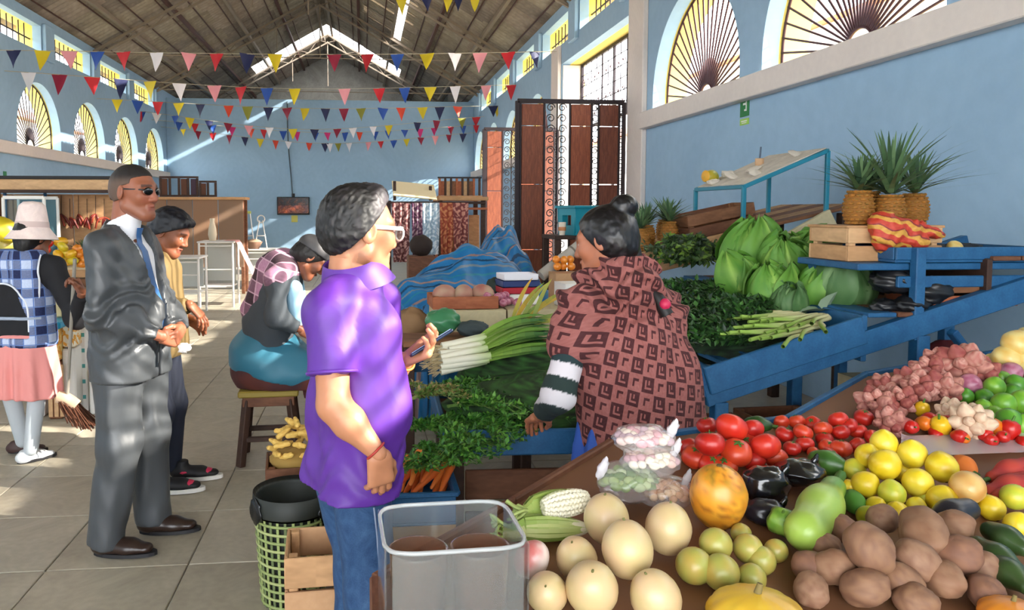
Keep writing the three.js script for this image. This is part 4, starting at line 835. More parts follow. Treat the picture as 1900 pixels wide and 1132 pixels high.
// ------------------------------------------------------------------ the man in the grey suit
const hairBlack = mat('#120e0d', 0.55), hairDark = mat('#1c1512', 0.6);
{
  const fl = at(247, 990, 3.56); fl.y = 0; const yaw = 76 * DEG, H = 1.755, p = new Person('person in a grey suit and sunglasses standing with clasped hands in the aisle', fl, yaw, H);
  p.head(p.P(0.0, H - 0.122, 0.05), 68 * DEG, 0.02, 0, '#93583f', { flush: '#a05a48', beard: '#6a4436', scale: 1.02 });
  const B = p.bodyF, P = (a, b, c) => p.P(a, b, c);
  const shR = P(0.168, 1.395, -0.01), shL = P(-0.168, 1.395, -0.01), elR = P(0.222, 1.09, 0.0), elL = P(-0.23, 1.12, 0.03), wrR = P(0.085, 0.99, 0.215), wrL = P(-0.05, 1.0, 0.235);
  const hipR = P(0.1, 0.9, 0), hipL = P(-0.1, 0.9, 0.01), knR = P(0.11, 0.5, 0.01), knL = P(-0.1, 0.5, 0.03), anR = P(0.12, 0.09, -0.06), anL = P(-0.12, 0.09, 0.03);
  B.cap(P(0, 1.6, 0.01), P(0, 1.42, -0.01), 0.055, 0.062); B.cap(P(0, 1.36, -0.02), P(0, 0.95, 0), 0.08, 0.08); B.cap(shR, shL, 0.04, 0.04); B.cap(shR, elR, 0.045, 0.038).cap(elR, wrR, 0.038, 0.026).cap(shL, elL, 0.045, 0.038).cap(elL, wrL, 0.038, 0.026); B.cap(hipR, knR, 0.075, 0.055).cap(knR, anR, 0.05, 0.038).cap(hipL, knL, 0.075, 0.055).cap(knL, anL, 0.05, 0.038);
  p.hand(handGeo(1, [0.9, 0.95, 1, 1.05], 0.02, 0.7), wrR, P(-0.14, -0.045, 0.05), P(-0.1, 0.0, -0.9)); p.hand(handGeo(-1, [0.8, 0.85, 0.9, 1], 0.02, 0.7), wrL, P(0.15, -0.05, 0.03), P(0.0, 0.1, -0.9));
  p.body();
  // hair: cropped, grey at the sides
  const hf = hairField((x, y, z) => Math.max(0.045 - y - 0.35 * (0.0 - z) - (z < -0.02 ? 0.05 : 0) - (Math.abs(x) > 0.06 && z < 0.03 ? 0.02 : 0), z * 0.7 + 0.0 * y - 0.058 + 0.25 * Math.max(0, 0.09 - y)), 0.0045, 0.0015, 90);
  p.headPart('hair', hf.mesh(0.004, { color: (q) => lerpC(lin('#1a1412'), lin('#5e4a3e'), smooth(0.075, 0.03, q.y) * 0.9) }), vcol(0.7));
  // shirt, tie, jacket
  const suit = new THREE.MeshPhysicalMaterial({ color: C('#404346'), roughness: 0.42, sheen: 0.5, sheenRoughness: 0.4, sheenColor: C('#8a8c8e') });
  const torso = (F, e, hem) => { for (const s of [-1, 1]) { F.cap(P(s * 0.06, 1.32, -0.005), P(s * 0.065, 1.08, 0.03), 0.104 + e, 0.116 + e, { k: 0.07 }); F.cap(P(s * 0.075, 1.08, 0.03), P(s * 0.085, hem - 0.05, 0.015), 0.118 + e, 0.122 + e, { k: 0.07 }); F.cap(P(0, 1.475, -0.025), P(s * 0.155, 1.39, -0.015), 0.042 + e, 0.048 + e, { k: 0.05 }); } return F; };
  const S = torso(new Field(0.05), -0.004, 0.95); S.cap(P(0, 1.46, -0.005), P(0, 1.52, 0.012), 0.068, 0.063, { k: 0.03 }); S.cut(P(0, 1.525, 0.015), P(0, 0.85, -0.35).normalize());
  p.wear('shirt', S, 0.009, mat('#e8e8ec', 0.7));
  const J = torso(new Field(0.05), 0.014, 0.82);
  J.cap(shR, elR, 0.064, 0.058, { k: 0.03 }).cap(elR, wrR.clone().lerp(elR, 0.1), 0.058, 0.044, { end: true, k: 0.025 }).cap(shL, elL, 0.07, 0.062).cap(elL, wrL.clone().lerp(elL, 0.1), 0.062, 0.046, { end: true });
  J.cut(P(0, 0.79, 0), V(0, -1, 0));
  J.disp = (x, y, z) => 0.014 * N3(x * 9, y * 6, z * 9) + 0.009 * N3(x * 14 + y * 13, y * 10, z * 14) + 0.007 * Math.sin(y * 55 + 14 * N3(x * 6, y * 5, z * 6)) * smooth(0.22, 0.05, Math.abs(y - 1.08));
  const fx = p.f, rx = p.r;
  J.post = (d, x, y, z) => { const fr = x * fx.x + z * fx.z, ri = x * rx.x + z * rx.z; // open front: a V down to the button
    const half = 0.012 + 0.085 * smooth(1.02, 1.5, y); const edge = half - Math.abs(ri + 0.01); let e = d; if (fr > 0.0) { if (edge > -0.045 && edge < 0 && y > 1.06) e -= 0.006; e = Math.max(e, Math.min(edge, fr - 0.0)); }
    const nk = Math.hypot(ri, fr + 0.005); if (y > 1.4) e = Math.max(e, Math.min(0.078 - nk, y - 1.4)); return e; };
  p.wear('suit_jacket', J, 0.008, suit);
  const tie = []; for (let k = 0; k <= 14; k++) { const y = 1.47 - 0.5 * k / 14; tie.push([y, 0.02 + 0.022 * k / 14 - (k === 0 ? -0.008 : 0)]); }
  { const pos = [], idx = []; tie.forEach(([y, w], k) => { let f = 0.075; for (let t = 0.3; t > 0; t -= 0.004) { const q = P(0, y, t); if (S.d(q.x, q.y, q.z) < 0.006) { f = t; break; } } for (const s of [-1, 0, 1]) { const q = P(s * w, y, f + 0.008 - Math.abs(s) * 0.006); pos.push(q.x, q.y, q.z); } if (k) { const a = (k - 1) * 3; for (const j of [0, 1]) idx.push(a + j, a + j + 3, a + j + 1, a + j + 1, a + j + 3, a + j + 4); } });
    const g = new THREE.BufferGeometry(); g.setAttribute('position', new THREE.Float32BufferAttribute(pos, 3)); g.setIndex(idx); g.computeVertexNormals(); part('necktie', g, mat('#2f5f96', 0.45, { side: THREE.DoubleSide }), p.g); }
  const Tr = new Field(0.05); for (const [h, k, a] of [[hipR, knR, anR], [hipL, knL, anL]]) { Tr.cap(h, k, 0.11, 0.088).cap(k, a.clone().add(V(0, -0.04, 0)), 0.088, 0.08, { end: true }); } Tr.cap(P(0, 0.98, 0.01), P(0, 0.9, 0.01), 0.135, 0.13, { k: 0.08 });
  Tr.disp = (x, y, z) => 0.016 * N3(x * 10, y * 4, z * 10) + 0.008 * N3(x * 18, y * 9, z * 18);
  p.wear('trousers', Tr, 0.01, suit);
  const sg = shoeGeo(0.285, 0.1, 0.1, 0.62), shoeM = mat('#2b1d17', 0.35), so = [soleGeo(0.29, 0.1, 0.016), W.black];
  putShoe(p, 'shoe', sg, shoeM, P(0.125, 0.004, 0.02), yaw + 0.12, so); putShoe(p, 'shoe', sg, shoeM, P(-0.13, 0.004, 0.1), yaw + 0.25, so);
  // sunglasses
  const lens = (s) => { const g = blob(0.024, 0.017, 0.006, null, 14, 10); g.rotateY(s * 0.28); return g.translate(s * 0.032, 0.003, 0.097); };
  const gl = p.headPart('sunglasses', merge([lens(-1), lens(1)]), mat('#0c0c0f', 0.12)); const fr = [bar(V(-0.012, 0.006, 0.101), V(0.012, 0.006, 0.101), 0.004)]; for (const s of [-1, 1]) fr.push(bar(V(s * 0.053, 0.009, 0.09), V(s * 0.079, 0.011, 0.0), 0.004, 0.007)); const fm = part('glasses_frame', merge(fr).applyMatrix4(p.hm), W.black, gl);
  const paper = solo('crumpled_paper', 'small crumpled white paper held in the suited hands', 'paper', blob(0.028, 0.022, 0.026, (v) => 1 + 0.5 * N3(v.x * 5, v.y * 5, v.z * 5), 14, 10), mat('#efeae6', 0.7), fl.clone().add(P(0.02, 0.93, 0.285)));
}
// ------------------------------------------------------------------ the man in the purple polo shirt
{
  const fl = at(655, 900, 2.14); fl.y = 0; const yaw = 113 * DEG, H = 1.625, p = new Person('person in a purple polo shirt and white framed glasses holding a phone', fl, yaw, H), P = (a, b, c) => p.P(a, b, c), Wp = (a, b, c) => p.W(a, b, c);
  p.head(Wp(667, 428, 2.14), 118 * DEG, 0.09, 0, '#b57a58', { beard: '#5a4a44', flush: '#bf8060', scale: 1.03 });
  const shR = Wp(612, 575, 2.02), shL = Wp(696, 560, 2.28), elR = Wp(619, 752, 1.96), wrR = Wp(702, 842, 1.93), elL = Wp(716, 725, 2.3), wrL = Wp(752, 668, 2.2);
  const hipR = P(0.082, 0.8, -0.012), hipL = P(-0.082, 0.8, -0.012), knR = P(0.09, 0.46, 0.02), knL = P(-0.09, 0.46, 0.06), anR = P(0.1, 0.08, 0), anL = P(-0.1, 0.08, 0.03);
  const nk = Wp(658, 508, 2.14);
  const B = p.bodyF; B.cap(p.H3(0, -0.06, -0.03), nk, 0.053, 0.057, { k: 0.03 }).cap(nk, P(0, 0.95, 0), 0.06, 0.085).cap(shR, shL, 0.04, 0.04).cap(shR, elR, 0.05, 0.043, { k: 0.02 }).cap(elR, elR.clone().lerp(wrR, 0.35), 0.042, 0.043, { k: 0.02 }).cap(elR.clone().lerp(wrR, 0.35), wrR, 0.043, 0.0235, { k: 0.02 }).cap(shL, elL, 0.046, 0.04).cap(elL, wrL, 0.042, 0.026, { k: 0.02 });
  B.cap(hipR, knR, 0.07, 0.05).cap(knR, anR, 0.05, 0.035).cap(hipL, knL, 0.07, 0.05).cap(knL, anL, 0.05, 0.035);
  const inPocket = Wp(707, 894, 1.94).sub(wrR); p.hand(handGeo(1, [0.55, 0.6, 0.65, 0.7], 0.03, 0.3), wrR, inPocket, p.r.clone().multiplyScalar(-1), 0.98);
  const alongL = Wp(806, 648, 2.17).sub(wrL); p.hand(handGeo(-1, [0.95, 0.9, 0.9, 0.95], 0.04, 0.1), wrL, alongL, V(-0.45, 0.85, 0.1), 1.0);
  p.body(0.009);
  const hf = hairField((x, y, z) => Math.max(0.006 - y + 1.25 * Math.max(-0.085, z + 0.012), z * 0.8 + 0.3 * (0.1 - y) - 0.072, -0.1 - y), 0.011, 0.0035, 120, (F) => F.cap(V(-0.035, 0.104, 0.03), V(0.035, 0.104, 0.03), 0.02, 0.02, { k: 0.04 }));
  p.headPart('hair', hf.mesh(0.0034, { color: (q) => { const n = N3(q.x * 120, q.y * 50, q.z * 50); return lerpC(lin('#080708'), lin('#6d6569'), (smooth(-0.02, 0.08, q.z + 0.1 * q.y) + 0.25 * n) * (0.45 + 0.6 * Math.max(0, n + 0.25))); } }), vcol(0.55));
  // glasses
  const fr = []; for (const s of [-1, 1]) { fr.push(bar(V(s * 0.064, 0.014, 0.1), V(s * 0.082, 0.012, -0.012), 0.005, 0.011)); const rim = []; for (let k = 0; k < 16; k++) { const a = k / 16 * 6.283; rim.push(V(s * 0.034 + 0.028 * Math.cos(a), 0.0 + 0.019 * Math.sin(a), 0.112 - 0.008 * Math.abs(Math.cos(a) * s + 1) * 0.5)); } fr.push(tube(rim, 0.0028, 24, 5, true)); } fr.push(bar(V(-0.008, 0.004, 0.113), V(0.008, 0.004, 0.113), 0.005));
  const gl = p.headPart('glasses', merge(fr), mat('#eceae6', 0.35)); for (const s of [-1, 1]) part('lens', blob(0.026, 0.017, 0.002, null, 12, 8).translate(s * 0.034, 0, 0.109).applyMatrix4(p.hm), phys('#cfd6da', 0.05, { transmission: 0.9, thickness: 0 }), gl);
  // shirt
  const T1 = (F, e) => { for (const s of [-1, 1]) { F.cap(P(s * 0.075, 1.22, 0.005), P(s * 0.07, 1.0, 0.018), 0.098 + e, 0.102 + e, { k: 0.07 }); F.cap(P(s * 0.07, 1.0, 0.018), P(s * 0.072, 0.74, -0.012), 0.102 + e, 0.109 + e, { k: 0.07 }); } F.cap(nk.clone().add(V(0, -0.02, 0)), shR, 0.058 + e, 0.062 + e, { k: 0.05 }).cap(nk.clone().add(V(0, -0.02, 0)), shL, 0.058 + e, 0.062 + e, { k: 0.05 }); return F; };
  const S = T1(new Field(0.05), 0.004), slR = shR.clone().lerp(elR, 0.68), slL = shL.clone().lerp(elL, 0.62);
  S.cap(shR, slR, 0.066, 0.066, { end: true, k: 0.03 }).cap(shL, slL, 0.064, 0.062, { end: true });
  S.cut(P(0, 0.762, 0), V(0, -1, 0));
  S.disp = (x, y, z) => 0.007 * N3(x * 9, y * 8, z * 9) + 0.007 * N3(x * 7 + y * 9, y * 11 - x * 6, z * 7) + 0.004 * Math.sin(y * 60 + 10 * N3(x * 7, y * 4, z * 7)) * smooth(0.98, 0.86, y) + 0.004 * N3(x * 22, y * 14, z * 22);
  S.post = (d, x, y, z) => { const vx = x - nk.x, vz = z - nk.z; return y > nk.y - 0.03 ? Math.max(d, Math.min(0.057 - Math.hypot(vx, vz), 1)) : d; };
  const shirtM = new THREE.MeshPhysicalMaterial({ color: C('#56278c'), roughness: 0.55, sheen: 0.3, sheenRoughness: 0.4, sheenColor: C('#9a78c8') });
  p.wear('polo_shirt', S, 0.0072, shirtM);
  // hem band of the near sleeve, collar, buttons placket
  const cr = new Field(0.01); const ring = (c, ax, r, t) => { const q = new THREE.Quaternion().setFromUnitVectors(V(0, 0, 1), ax.clone().normalize()); return new THREE.TorusGeometry(r, t, 8, 40).applyQuaternion(q).translate(c.x, c.y, c.z); };
  part('sleeve_hem', ring(slR.clone().lerp(shR, 0.03), elR.clone().sub(shR), 0.0655, 0.0045), shirtM, p.g);
  { const n = 40, pos = [], idx = [], ax = p.H3(0, -0.06, -0.03).sub(nk).normalize(), q = new THREE.Quaternion().setFromUnitVectors(V(0, 1, 0), ax); // folded collar
    for (let k = 0; k <= n; k++) { const a = 0.32 + (6.283 - 0.64) * k / n, w = Math.abs(k / n - 0.5) * 2; const dir = p.f.clone().multiplyScalar(Math.cos(a)).addScaledVector(p.r, Math.sin(a));
      for (const [rad, h] of [[0.07, -0.01], [0.073, 0.046 - 0.018 * w], [0.078, 0.052 - 0.018 * w], [0.088, 0.03 - 0.022 * w], [0.102 + 0.008 * w, -0.014 - 0.03 * w * w]]) { const c = dir.clone().multiplyScalar(rad).add(V(0, h, 0)).applyQuaternion(q).add(nk); pos.push(c.x, c.y, c.z); } }
    for (let k = 0; k < n; k++) for (let j = 0; j < 4; j++) { const a = k * 5 + j; idx.push(a, a + 1, a + 5, a + 1, a + 6, a + 5); }
    const g = new THREE.BufferGeometry(); g.setAttribute('position', new THREE.Float32BufferAttribute(pos, 3)); g.setIndex(idx); g.computeVertexNormals(); const m = shirtM.clone(); m.side = THREE.DoubleSide; part('collar', g, m, p.g); }
  // jeans
  const J = new Field(0.05); for (const [h, k, a] of [[hipR, knR, anR], [hipL, knL, anL]]) J.cap(h, k, 0.084, 0.07).cap(k, a.clone().add(V(0, -0.04, 0)), 0.075, 0.065, { end: true }); J.cap(P(0, 0.83, -0.005), P(0, 0.79, -0.008), 0.068, 0.075, { k: 0.05 }); J.disp = (x, y, z) => 0.006 * N3(x * 15, y * 9, z * 15);
  p.wear('jeans', J, 0.011, mat('#ffffff', 0.8, { map: mottled(0x24456b, 18, 8, 60, 128, 5) }), { uv: (x, y, z) => [x + z, y] });
  part('jeans_seam', tube([P(0.166, 0.755, -0.008), P(0.165, 0.64, 0.004), P(0.163, 0.48, 0.016), P(0.158, 0.3, 0.014)], 0.003, 20, 5), mat('#7f8aa0', 0.8), p.g);
  const sg = shoeGeo(0.27, 0.095, 0.09, 0.6), so = [soleGeo(0.275, 0.095, 0.02), W.white]; putShoe(p, 'shoe', sg, mat('#3a3a40', 0.6), P(0.1, 0.004, 0.06), yaw + 0.1, so); putShoe(p, 'shoe', sg, mat('#3a3a40', 0.6), P(-0.1, 0.004, 0.09), yaw - 0.1, so);
  part('bracelet', ring(wrR.clone().lerp(elR, 0.06), elR.clone().sub(wrR), 0.0285, 0.0032), mat('#a8322a', 0.5), p.g);
  part('bracelet', ring(wrL.clone().lerp(elL, 0.05), elL.clone().sub(wrL), 0.031, 0.004), mat('#c77a2a', 0.5), p.g);
  // phone in the far hand
  const a = Wp(765, 668, 2.17).add(fl), b = Wp(840, 621, 2.2).add(fl), y = b.clone().sub(a).normalize(), z = V(-0.55, 0.8, -0.2).addScaledVector(y, -V(-0.55, 0.8, -0.2).dot(y)).normalize(), x = V(0, 0, 0).crossVectors(y, z);
  const ph = thing('mobile_phone', 'slim dark mobile phone held in the hand of the purple shirted person', 'phone', a.clone().lerp(b, 0.5).addScaledVector(z, 0.012)); ph.quaternion.setFromRotationMatrix(new THREE.Matrix4().makeBasis(x, y, z)); ph.updateMatrix();
  part('case', new RoundedBoxGeometry(0.07, 0.145, 0.009, 2, 0.004), mat('#1f2a44', 0.35), ph); part('screen', tr(cbox(0.064, 0.134, 0.002, 0.0008), 0, 0, 0.005), mat('#8fa6c4', 0.08), ph);
}
// ------------------------------------------------------------------ the woman in the patterned shawl, seen from behind
{
  const fl = at(1180, 900, 2.62); fl.y = 0; const yaw = 205 * DEG, p = new Person('person with black hair in a bun wrapped in a maroon patterned shawl', fl, yaw, 1.56), Wp = (a, b, c) => p.W(a, b, c), P = (a, b, c) => p.P(a, b, c);
  p.head(Wp(1122, 449, 2.6), 232 * DEG, 0.18, 0.06, '#a8694c', { slim: true, scale: 1.0 });
  const nk = Wp(1140, 520, 2.62), shL = Wp(1075, 575, 2.58), shR = Wp(1222, 580, 2.66), elL = Wp(1036, 735, 2.5), wrL = Wp(1000, 772, 2.68), elR = Wp(1262, 740, 2.75), wrR = Wp(1215, 790, 2.85);
  const B = p.bodyF; B.cap(p.H3(0, -0.06, -0.03), nk, 0.05, 0.055).cap(nk, Wp(1180, 800, 2.65), 0.06, 0.1).cap(shL, shR, 0.04, 0.04).cap(shL, elL, 0.04, 0.034).cap(elL, wrL, 0.033, 0.024, { k: 0.02 }).cap(shR, elR, 0.04, 0.034).cap(elR, wrR, 0.033, 0.024, { k: 0.02 }).cap(Wp(1150, 860, 2.62), V(-0.06, 0.06, 0), 0.08, 0.04).cap(Wp(1220, 860, 2.62), V(0.1, 0.06, 0), 0.08, 0.04);
  p.hand(handGeo(-1, [0.5, 0.5, 0.55, 0.6], 0.05, 0.4), wrL, Wp(985, 782, 2.8).sub(wrL), V(0.2, -0.9, 0.2)); p.hand(handGeo(1, [0.5, 0.5, 0.55, 0.6], 0.05, 0.4), wrR, Wp(1180, 800, 2.95).sub(wrR), V(0, -0.9, 0));
  p.body(0.011);
  const hf = hairField((x, y, z) => Math.max(-0.02 - y + 1.3 * Math.max(-0.06, z - 0.01), z + 0.25 * (0.1 - y) - 0.075, -0.075 - y), 0.013, 0.003, 60, (F) => { F.ell(V(-0.012, 0.112, -0.082), 0.052, 0.045, 0.05, { k: 0.012 }); F.ell(V(0, -0.035, -0.07), 0.05, 0.04, 0.04, { k: 0.03 }); });
  p.headPart('hair', hf.mesh(0.004, { color: (q) => lerpC(lin('#0b0a0c'), lin('#39353a'), 0.5 * smooth(0.1, 0.5, N3(q.x * 90, q.y * 30, q.z * 60))) }), vcol(0.38));
  // long tress falling over the shoulder
  const tr0 = [p.H3(-0.03, -0.02, -0.09), Wp(1192, 520, 2.55), Wp(1222, 556, 2.5), Wp(1238, 585, 2.48)]; part('hair_tress', tube(tr0, 0.024, 24, 8), hairBlack, p.g); { const h = Wp(1240, 575, 2.475); part('hair_tie', blob(0.02, 0.02, 0.02, null, 12, 8).translate(h.x - 0.012, h.y + 0.02, h.z), mat('#c0264f', 0.5), p.g); }
  // shawl
  const keyTex = tex(512, (u, v) => { // squares with a spiral key alternating with small hooks
    const cx = Math.floor(u * 8), cy = Math.floor(v * 8), a = u * 8 - cx, b = v * 8 - cy, n = TN(u, v, 60) * 10 + TN(u, v, 8, 3) * 8; let dark = false;
    if ((cx + cy) % 2 === 0) dark = a > 0.04 && a < 0.96 && b > 0.04 && b < 0.96 && !(a > 0.24 && a < 0.78 && b > 0.24 && b < 0.36) && !(a > 0.24 && a < 0.36 && b > 0.24 && b < 0.78) && !(a > 0.5 && a < 0.62 && b > 0.5 && b < 0.78);
    else dark = (a > 0.3 && a < 0.75 && b > 0.58 && b < 0.74) || (a > 0.3 && a < 0.45 && b > 0.25 && b < 0.74);
    return dark ? [66 + n, 26 + n, 28 + n] : [146 + n, 88 + n, 82 + n];
  });
  const F = new Field(0.07); const fa = V(0, 0, 1);
  F.cap(Wp(1108, 590, 2.6), Wp(1148, 900, 2.58), 0.105, 0.13, { flat: [fa, 0.9] }).cap(Wp(1216, 600, 2.63), Wp(1236, 890, 2.6), 0.1, 0.142, { flat: [fa, 0.9] }).cap(Wp(1180, 640, 2.58), Wp(1195, 880, 2.55), 0.14, 0.16).cap(Wp(1240, 690, 2.6), Wp(1252, 790, 2.6), 0.112, 0.118);
  F.cap(Wp(1128, 545, 2.61), Wp(1085, 575, 2.6), 0.078, 0.066).cap(Wp(1150, 540, 2.62), Wp(1225, 585, 2.64), 0.085, 0.078).cap(Wp(1122, 512, 2.6), Wp(1168, 520, 2.6), 0.078, 0.082).cap(Wp(1140, 516, 2.55), Wp(1178, 528, 2.54), 0.066, 0.072).cap(shL.clone().add(V(0, 0.015, 0.01)), shL.clone().lerp(elL, 0.42), 0.074, 0.08, { k: 0.04 });
  const yN = nk.y;
  F.disp = (x, y, z) => { const up = smooth(yN - 0.2, yN - 0.02, y); return 0.012 * N3(x * 7, y * 4, z * 7) + up * 0.016 * Math.sin(y * 75 + 6 * N3(x * 9, y * 3, z * 9) + x * 14) + 0.007 * N3(x * 13 + y * 6, y * 5, z * 13); };
  F.cut(Wp(1180, 880, 2.6), V(0.05, -1, 0).normalize());
  const shawlM = mat('#ffffff', 0.9, { map: keyTex, side: THREE.DoubleSide });
  const c0 = Wp(1180, 700, 2.62);
  p.wear('shawl', F, 0.0078, shawlM, { uv: (x, y, z) => { const an = Math.atan2(x - c0.x, z - c0.z); const u = an * 0.25, v = y; return [(u * 0.985 - v * 0.17) / 0.455, (v * 0.985 + u * 0.17) / 0.455]; } });
  // striped knitted sleeve
  const sl = new Field(0.03); sl.cap(shL, elL, 0.062, 0.055, { k: 0.02 }).cap(elL, elL.clone().lerp(wrL, 0.72), 0.055, 0.042, { end: true, k: 0.03 }); sl.disp = (x, y, z) => 0.005 * N3(x * 22, y * 14, z * 22);
  const cols = [lin('#ddd3d6'), lin('#1f3436'), lin('#d5cfd2'), lin('#22332f'), lin('#cfcacd'), lin('#1d2c2c')];
  const axis = elL.clone().sub(shL).normalize(); p.wear('sleeve', sl, 0.006, vcol(0.9), { color: (q) => { const t = q.clone().sub(shL).dot(axis); return cols[Math.max(0, Math.min(5, Math.floor((t - 0.1) / 0.05)))]; } });
  const sk = new Field(0.06); sk.cap(Wp(1160, 840, 2.62), V(0.0, 0.25, 0), 0.16, 0.22).cap(Wp(1120, 800, 2.58), Wp(1110, 1000, 2.56), 0.085, 0.12); sk.cut(V(0, 0.25, 0), V(0, -1, 0)); sk.disp = (x, y, z) => 0.014 * Math.sin(Math.atan2(x, z) * 16); p.wear('skirt', sk, 0.013, mat('#2b54a8', 0.7));
  const sg = shoeGeo(0.24, 0.085, 0.08, 0.6); putShoe(p, 'shoe', sg, W.black, P(0.08, 0.004, 0.03), yaw); putShoe(p, 'shoe', sg, W.black, P(-0.08, 0.004, 0.03), yaw);
}
// ------------------------------------------------------------------ the seated woman with the cap
function plaidTex(a, b, c, rep) { const A = rgb(a), Bc = rgb(b), Cc = rgb(c); return tex(256, (u, v) => { const s = Math.sin(u * 6.283 * 4) > 0.1 ? 1 : 0, t = Math.sin(v * 6.283 * 4) > 0.1 ? 1 : 0, l = (u * 8 % 1 < 0.08 || v * 8 % 1 < 0.08) ? 1 : 0, n = TN(u, v, 60) * 10; const k = (s + t) / 2; return [0, 1, 2].map((i) => (l ? Cc[i] : A[i] * k + Bc[i] * (1 - k)) + n); }, rep); }
{
  const fl = STOOL.clone(), yaw = 98 * DEG, p = new Person('person in a dark cap and plaid wrap bending forward on a stool', fl, yaw, 1.5), Wp = (a, b, c) => p.W(a, b, c), P = (a, b, c) => p.P(a, b, c);
  p.head(Wp(577, 478, 4.66), 100 * DEG, 0.75, 0, '#7d4a33', { slim: true });
  const nk = Wp(540, 492, 4.68), shR = Wp(515, 520, 4.52), shL = Wp(540, 510, 4.86), elR = Wp(512, 588, 4.46), wrR = Wp(558, 612, 4.5), elL = Wp(550, 585, 4.9), wrL = Wp(575, 612, 4.72), pel = P(0, 0.56, -0.02);
  const B = p.bodyF; B.cap(p.H3(0, -0.05, -0.03), nk, 0.05, 0.055).cap(nk, pel, 0.07, 0.1).cap(shR, shL, 0.04, 0.04).cap(shR, elR, 0.04, 0.034).cap(elR, wrR, 0.033, 0.024, { k: 0.02 }).cap(shL, elL, 0.04, 0.034).cap(elL, wrL, 0.033, 0.024, { k: 0.02 });
  const kR = P(0.1, 0.5, 0.36), kL = P(-0.1, 0.5, 0.36), aR = P(0.1, 0.08, 0.34), aL = P(-0.1, 0.08, 0.38); B.cap(P(0.09, 0.56, 0), kR, 0.07, 0.05).cap(kR, aR, 0.045, 0.035).cap(P(-0.09, 0.56, 0), kL, 0.07, 0.05).cap(kL, aL, 0.045, 0.035);
  p.hand(handGeo(1, [0.7, 0.7, 0.75, 0.8], 0.03, 0.5), wrR, V(0.12, -0.06, -0.03), V(-0.1, -0.3, -0.9)); p.hand(handGeo(-1, [0.7, 0.7, 0.75, 0.8], 0.03, 0.5), wrL, V(0.12, -0.06, 0.02), V(-0.1, -0.3, 0.9)); p.body(0.012);
  const hf = hairField((x, y, z) => Math.max(-0.04 - y + 1.2 * Math.max(-0.05, z - 0.0), -0.09 - y), 0.011, 0.003, 60, (F) => F.ell(V(0, -0.04, -0.085), 0.045, 0.05, 0.04, { k: 0.03 })); p.headPart('hair', hf.mesh(0.0045), hairBlack);
  { const F = new Field(0.015); F.ell(V(0, 0.05, -0.014), 0.094, 0.084, 0.115); F.cut(V(0, 0.038, 0), V(0, -0.97, 0.12).normalize()); const cap = p.headPart('cap', F.mesh(0.005), mat('#3b3a3c', 0.55)); const br = new Field(0.02); br.ell(V(0, 0.04, 0.115), 0.075, 0.011, 0.075); part('brim', br.mesh(0.005).applyMatrix4(p.hm), mat('#56555a', 0.45), cap); }
  const J = new Field(0.06); J.cap(Wp(522, 520, 4.68), Wp(498, 600, 4.7), 0.13, 0.145).cap(Wp(498, 600, 4.7), Wp(498, 650, 4.7), 0.145, 0.15).cap(nk, shR, 0.06, 0.065).cap(nk, shL, 0.06, 0.065); J.cap(shR, elR, 0.062, 0.056).cap(elR, wrR.clone().lerp(elR, 0.15), 0.055, 0.042, { end: true }).cap(shL, elL, 0.062, 0.056).cap(elL, wrL.clone().lerp(elL, 0.15), 0.055, 0.042, { end: true }); J.disp = (x, y, z) => 0.008 * N3(x * 14, y * 14, z * 14); p.wear('cardigan', J, 0.01, mat('#3a4046', 0.8));
  const Sh = new Field(0.05); Sh.cap(Wp(518, 505, 4.7), Wp(484, 575, 4.72), 0.145, 0.12).cap(nk.clone().add(V(-0.01, 0, 0)), shR.clone().add(V(-0.005, 0.015, 0.01)), 0.075, 0.078).cap(nk, shL, 0.075, 0.075); Sh.disp = (x, y, z) => 0.01 * N3(x * 12, y * 10, z * 12); { const n = V(0.55, -0.8, 0).normalize(); Sh.cut(Wp(510, 585, 4.6), n); } p.wear('plaid_wrap', Sh, 0.009, mat('#ffffff', 0.9, { map: plaidTex(0x3d2a33, 0xb0809a, 0xc8a4b4, 1.6) }), { uv: (x, y, z) => [z + x * 0.5, y + x * 0.4] });
  const Ap = new Field(0.04); Ap.cap(Wp(546, 535, 4.56), Wp(553, 600, 4.58), 0.05, 0.06).cap(Wp(550, 530, 4.75), Wp(556, 600, 4.75), 0.05, 0.06); p.wear('apron', Ap, 0.01, mat('#9cc6dd', 0.7));
  const Sk = new Field(0.07); Sk.cap(P(0, 0.66, -0.06), P(0, 0.6, 0.05), 0.19, 0.2).cap(P(0.1, 0.58, 0.02), P(0.12, 0.55, 0.32), 0.12, 0.1).cap(P(-0.1, 0.58, 0.02), P(-0.12, 0.55, 0.32), 0.12, 0.1); Sk.disp = (x, y, z) => 0.016 * N3(x * 8, y * 9, z * 8); Sk.cut(P(0, 0.53, 0), V(-0.25, -0.97, 0).normalize()); p.wear('teal_overskirt', Sk, 0.011, mat('#2f6f86', 0.55));
  const S2 = new Field(0.07); S2.cap(P(0, 0.585, -0.05), P(0, 0.57, 0.06), 0.185, 0.185).cap(P(0.1, 0.53, 0.05), P(0.13, 0.48, 0.34), 0.1, 0.1).cap(P(-0.1, 0.53, 0.05), P(-0.13, 0.48, 0.34), 0.1, 0.1).cap(P(0, 0.48, 0.36), P(0, 0.14, 0.38), 0.14, 0.15); S2.cut(P(0, 0.12, 0), V(0, -1, 0)); S2.disp = (x, y, z) => 0.012 * N3(x * 12, y * 6, z * 12);
  S2.post = (d, x, y, z) => { const f = x * p.f.x + z * p.f.z; return f < 0.2 ? Math.max(d, 0.463 - y) : d; }; p.wear('skirt', S2, 0.012, new THREE.MeshStandardMaterial({ vertexColors: true, roughness: 0.85 }), { color: (q) => lerpC(lin('#5e2c22'), lin('#3a1d22'), 0.5 + N3(q.x * 9, q.y * 9, q.z * 9)) });
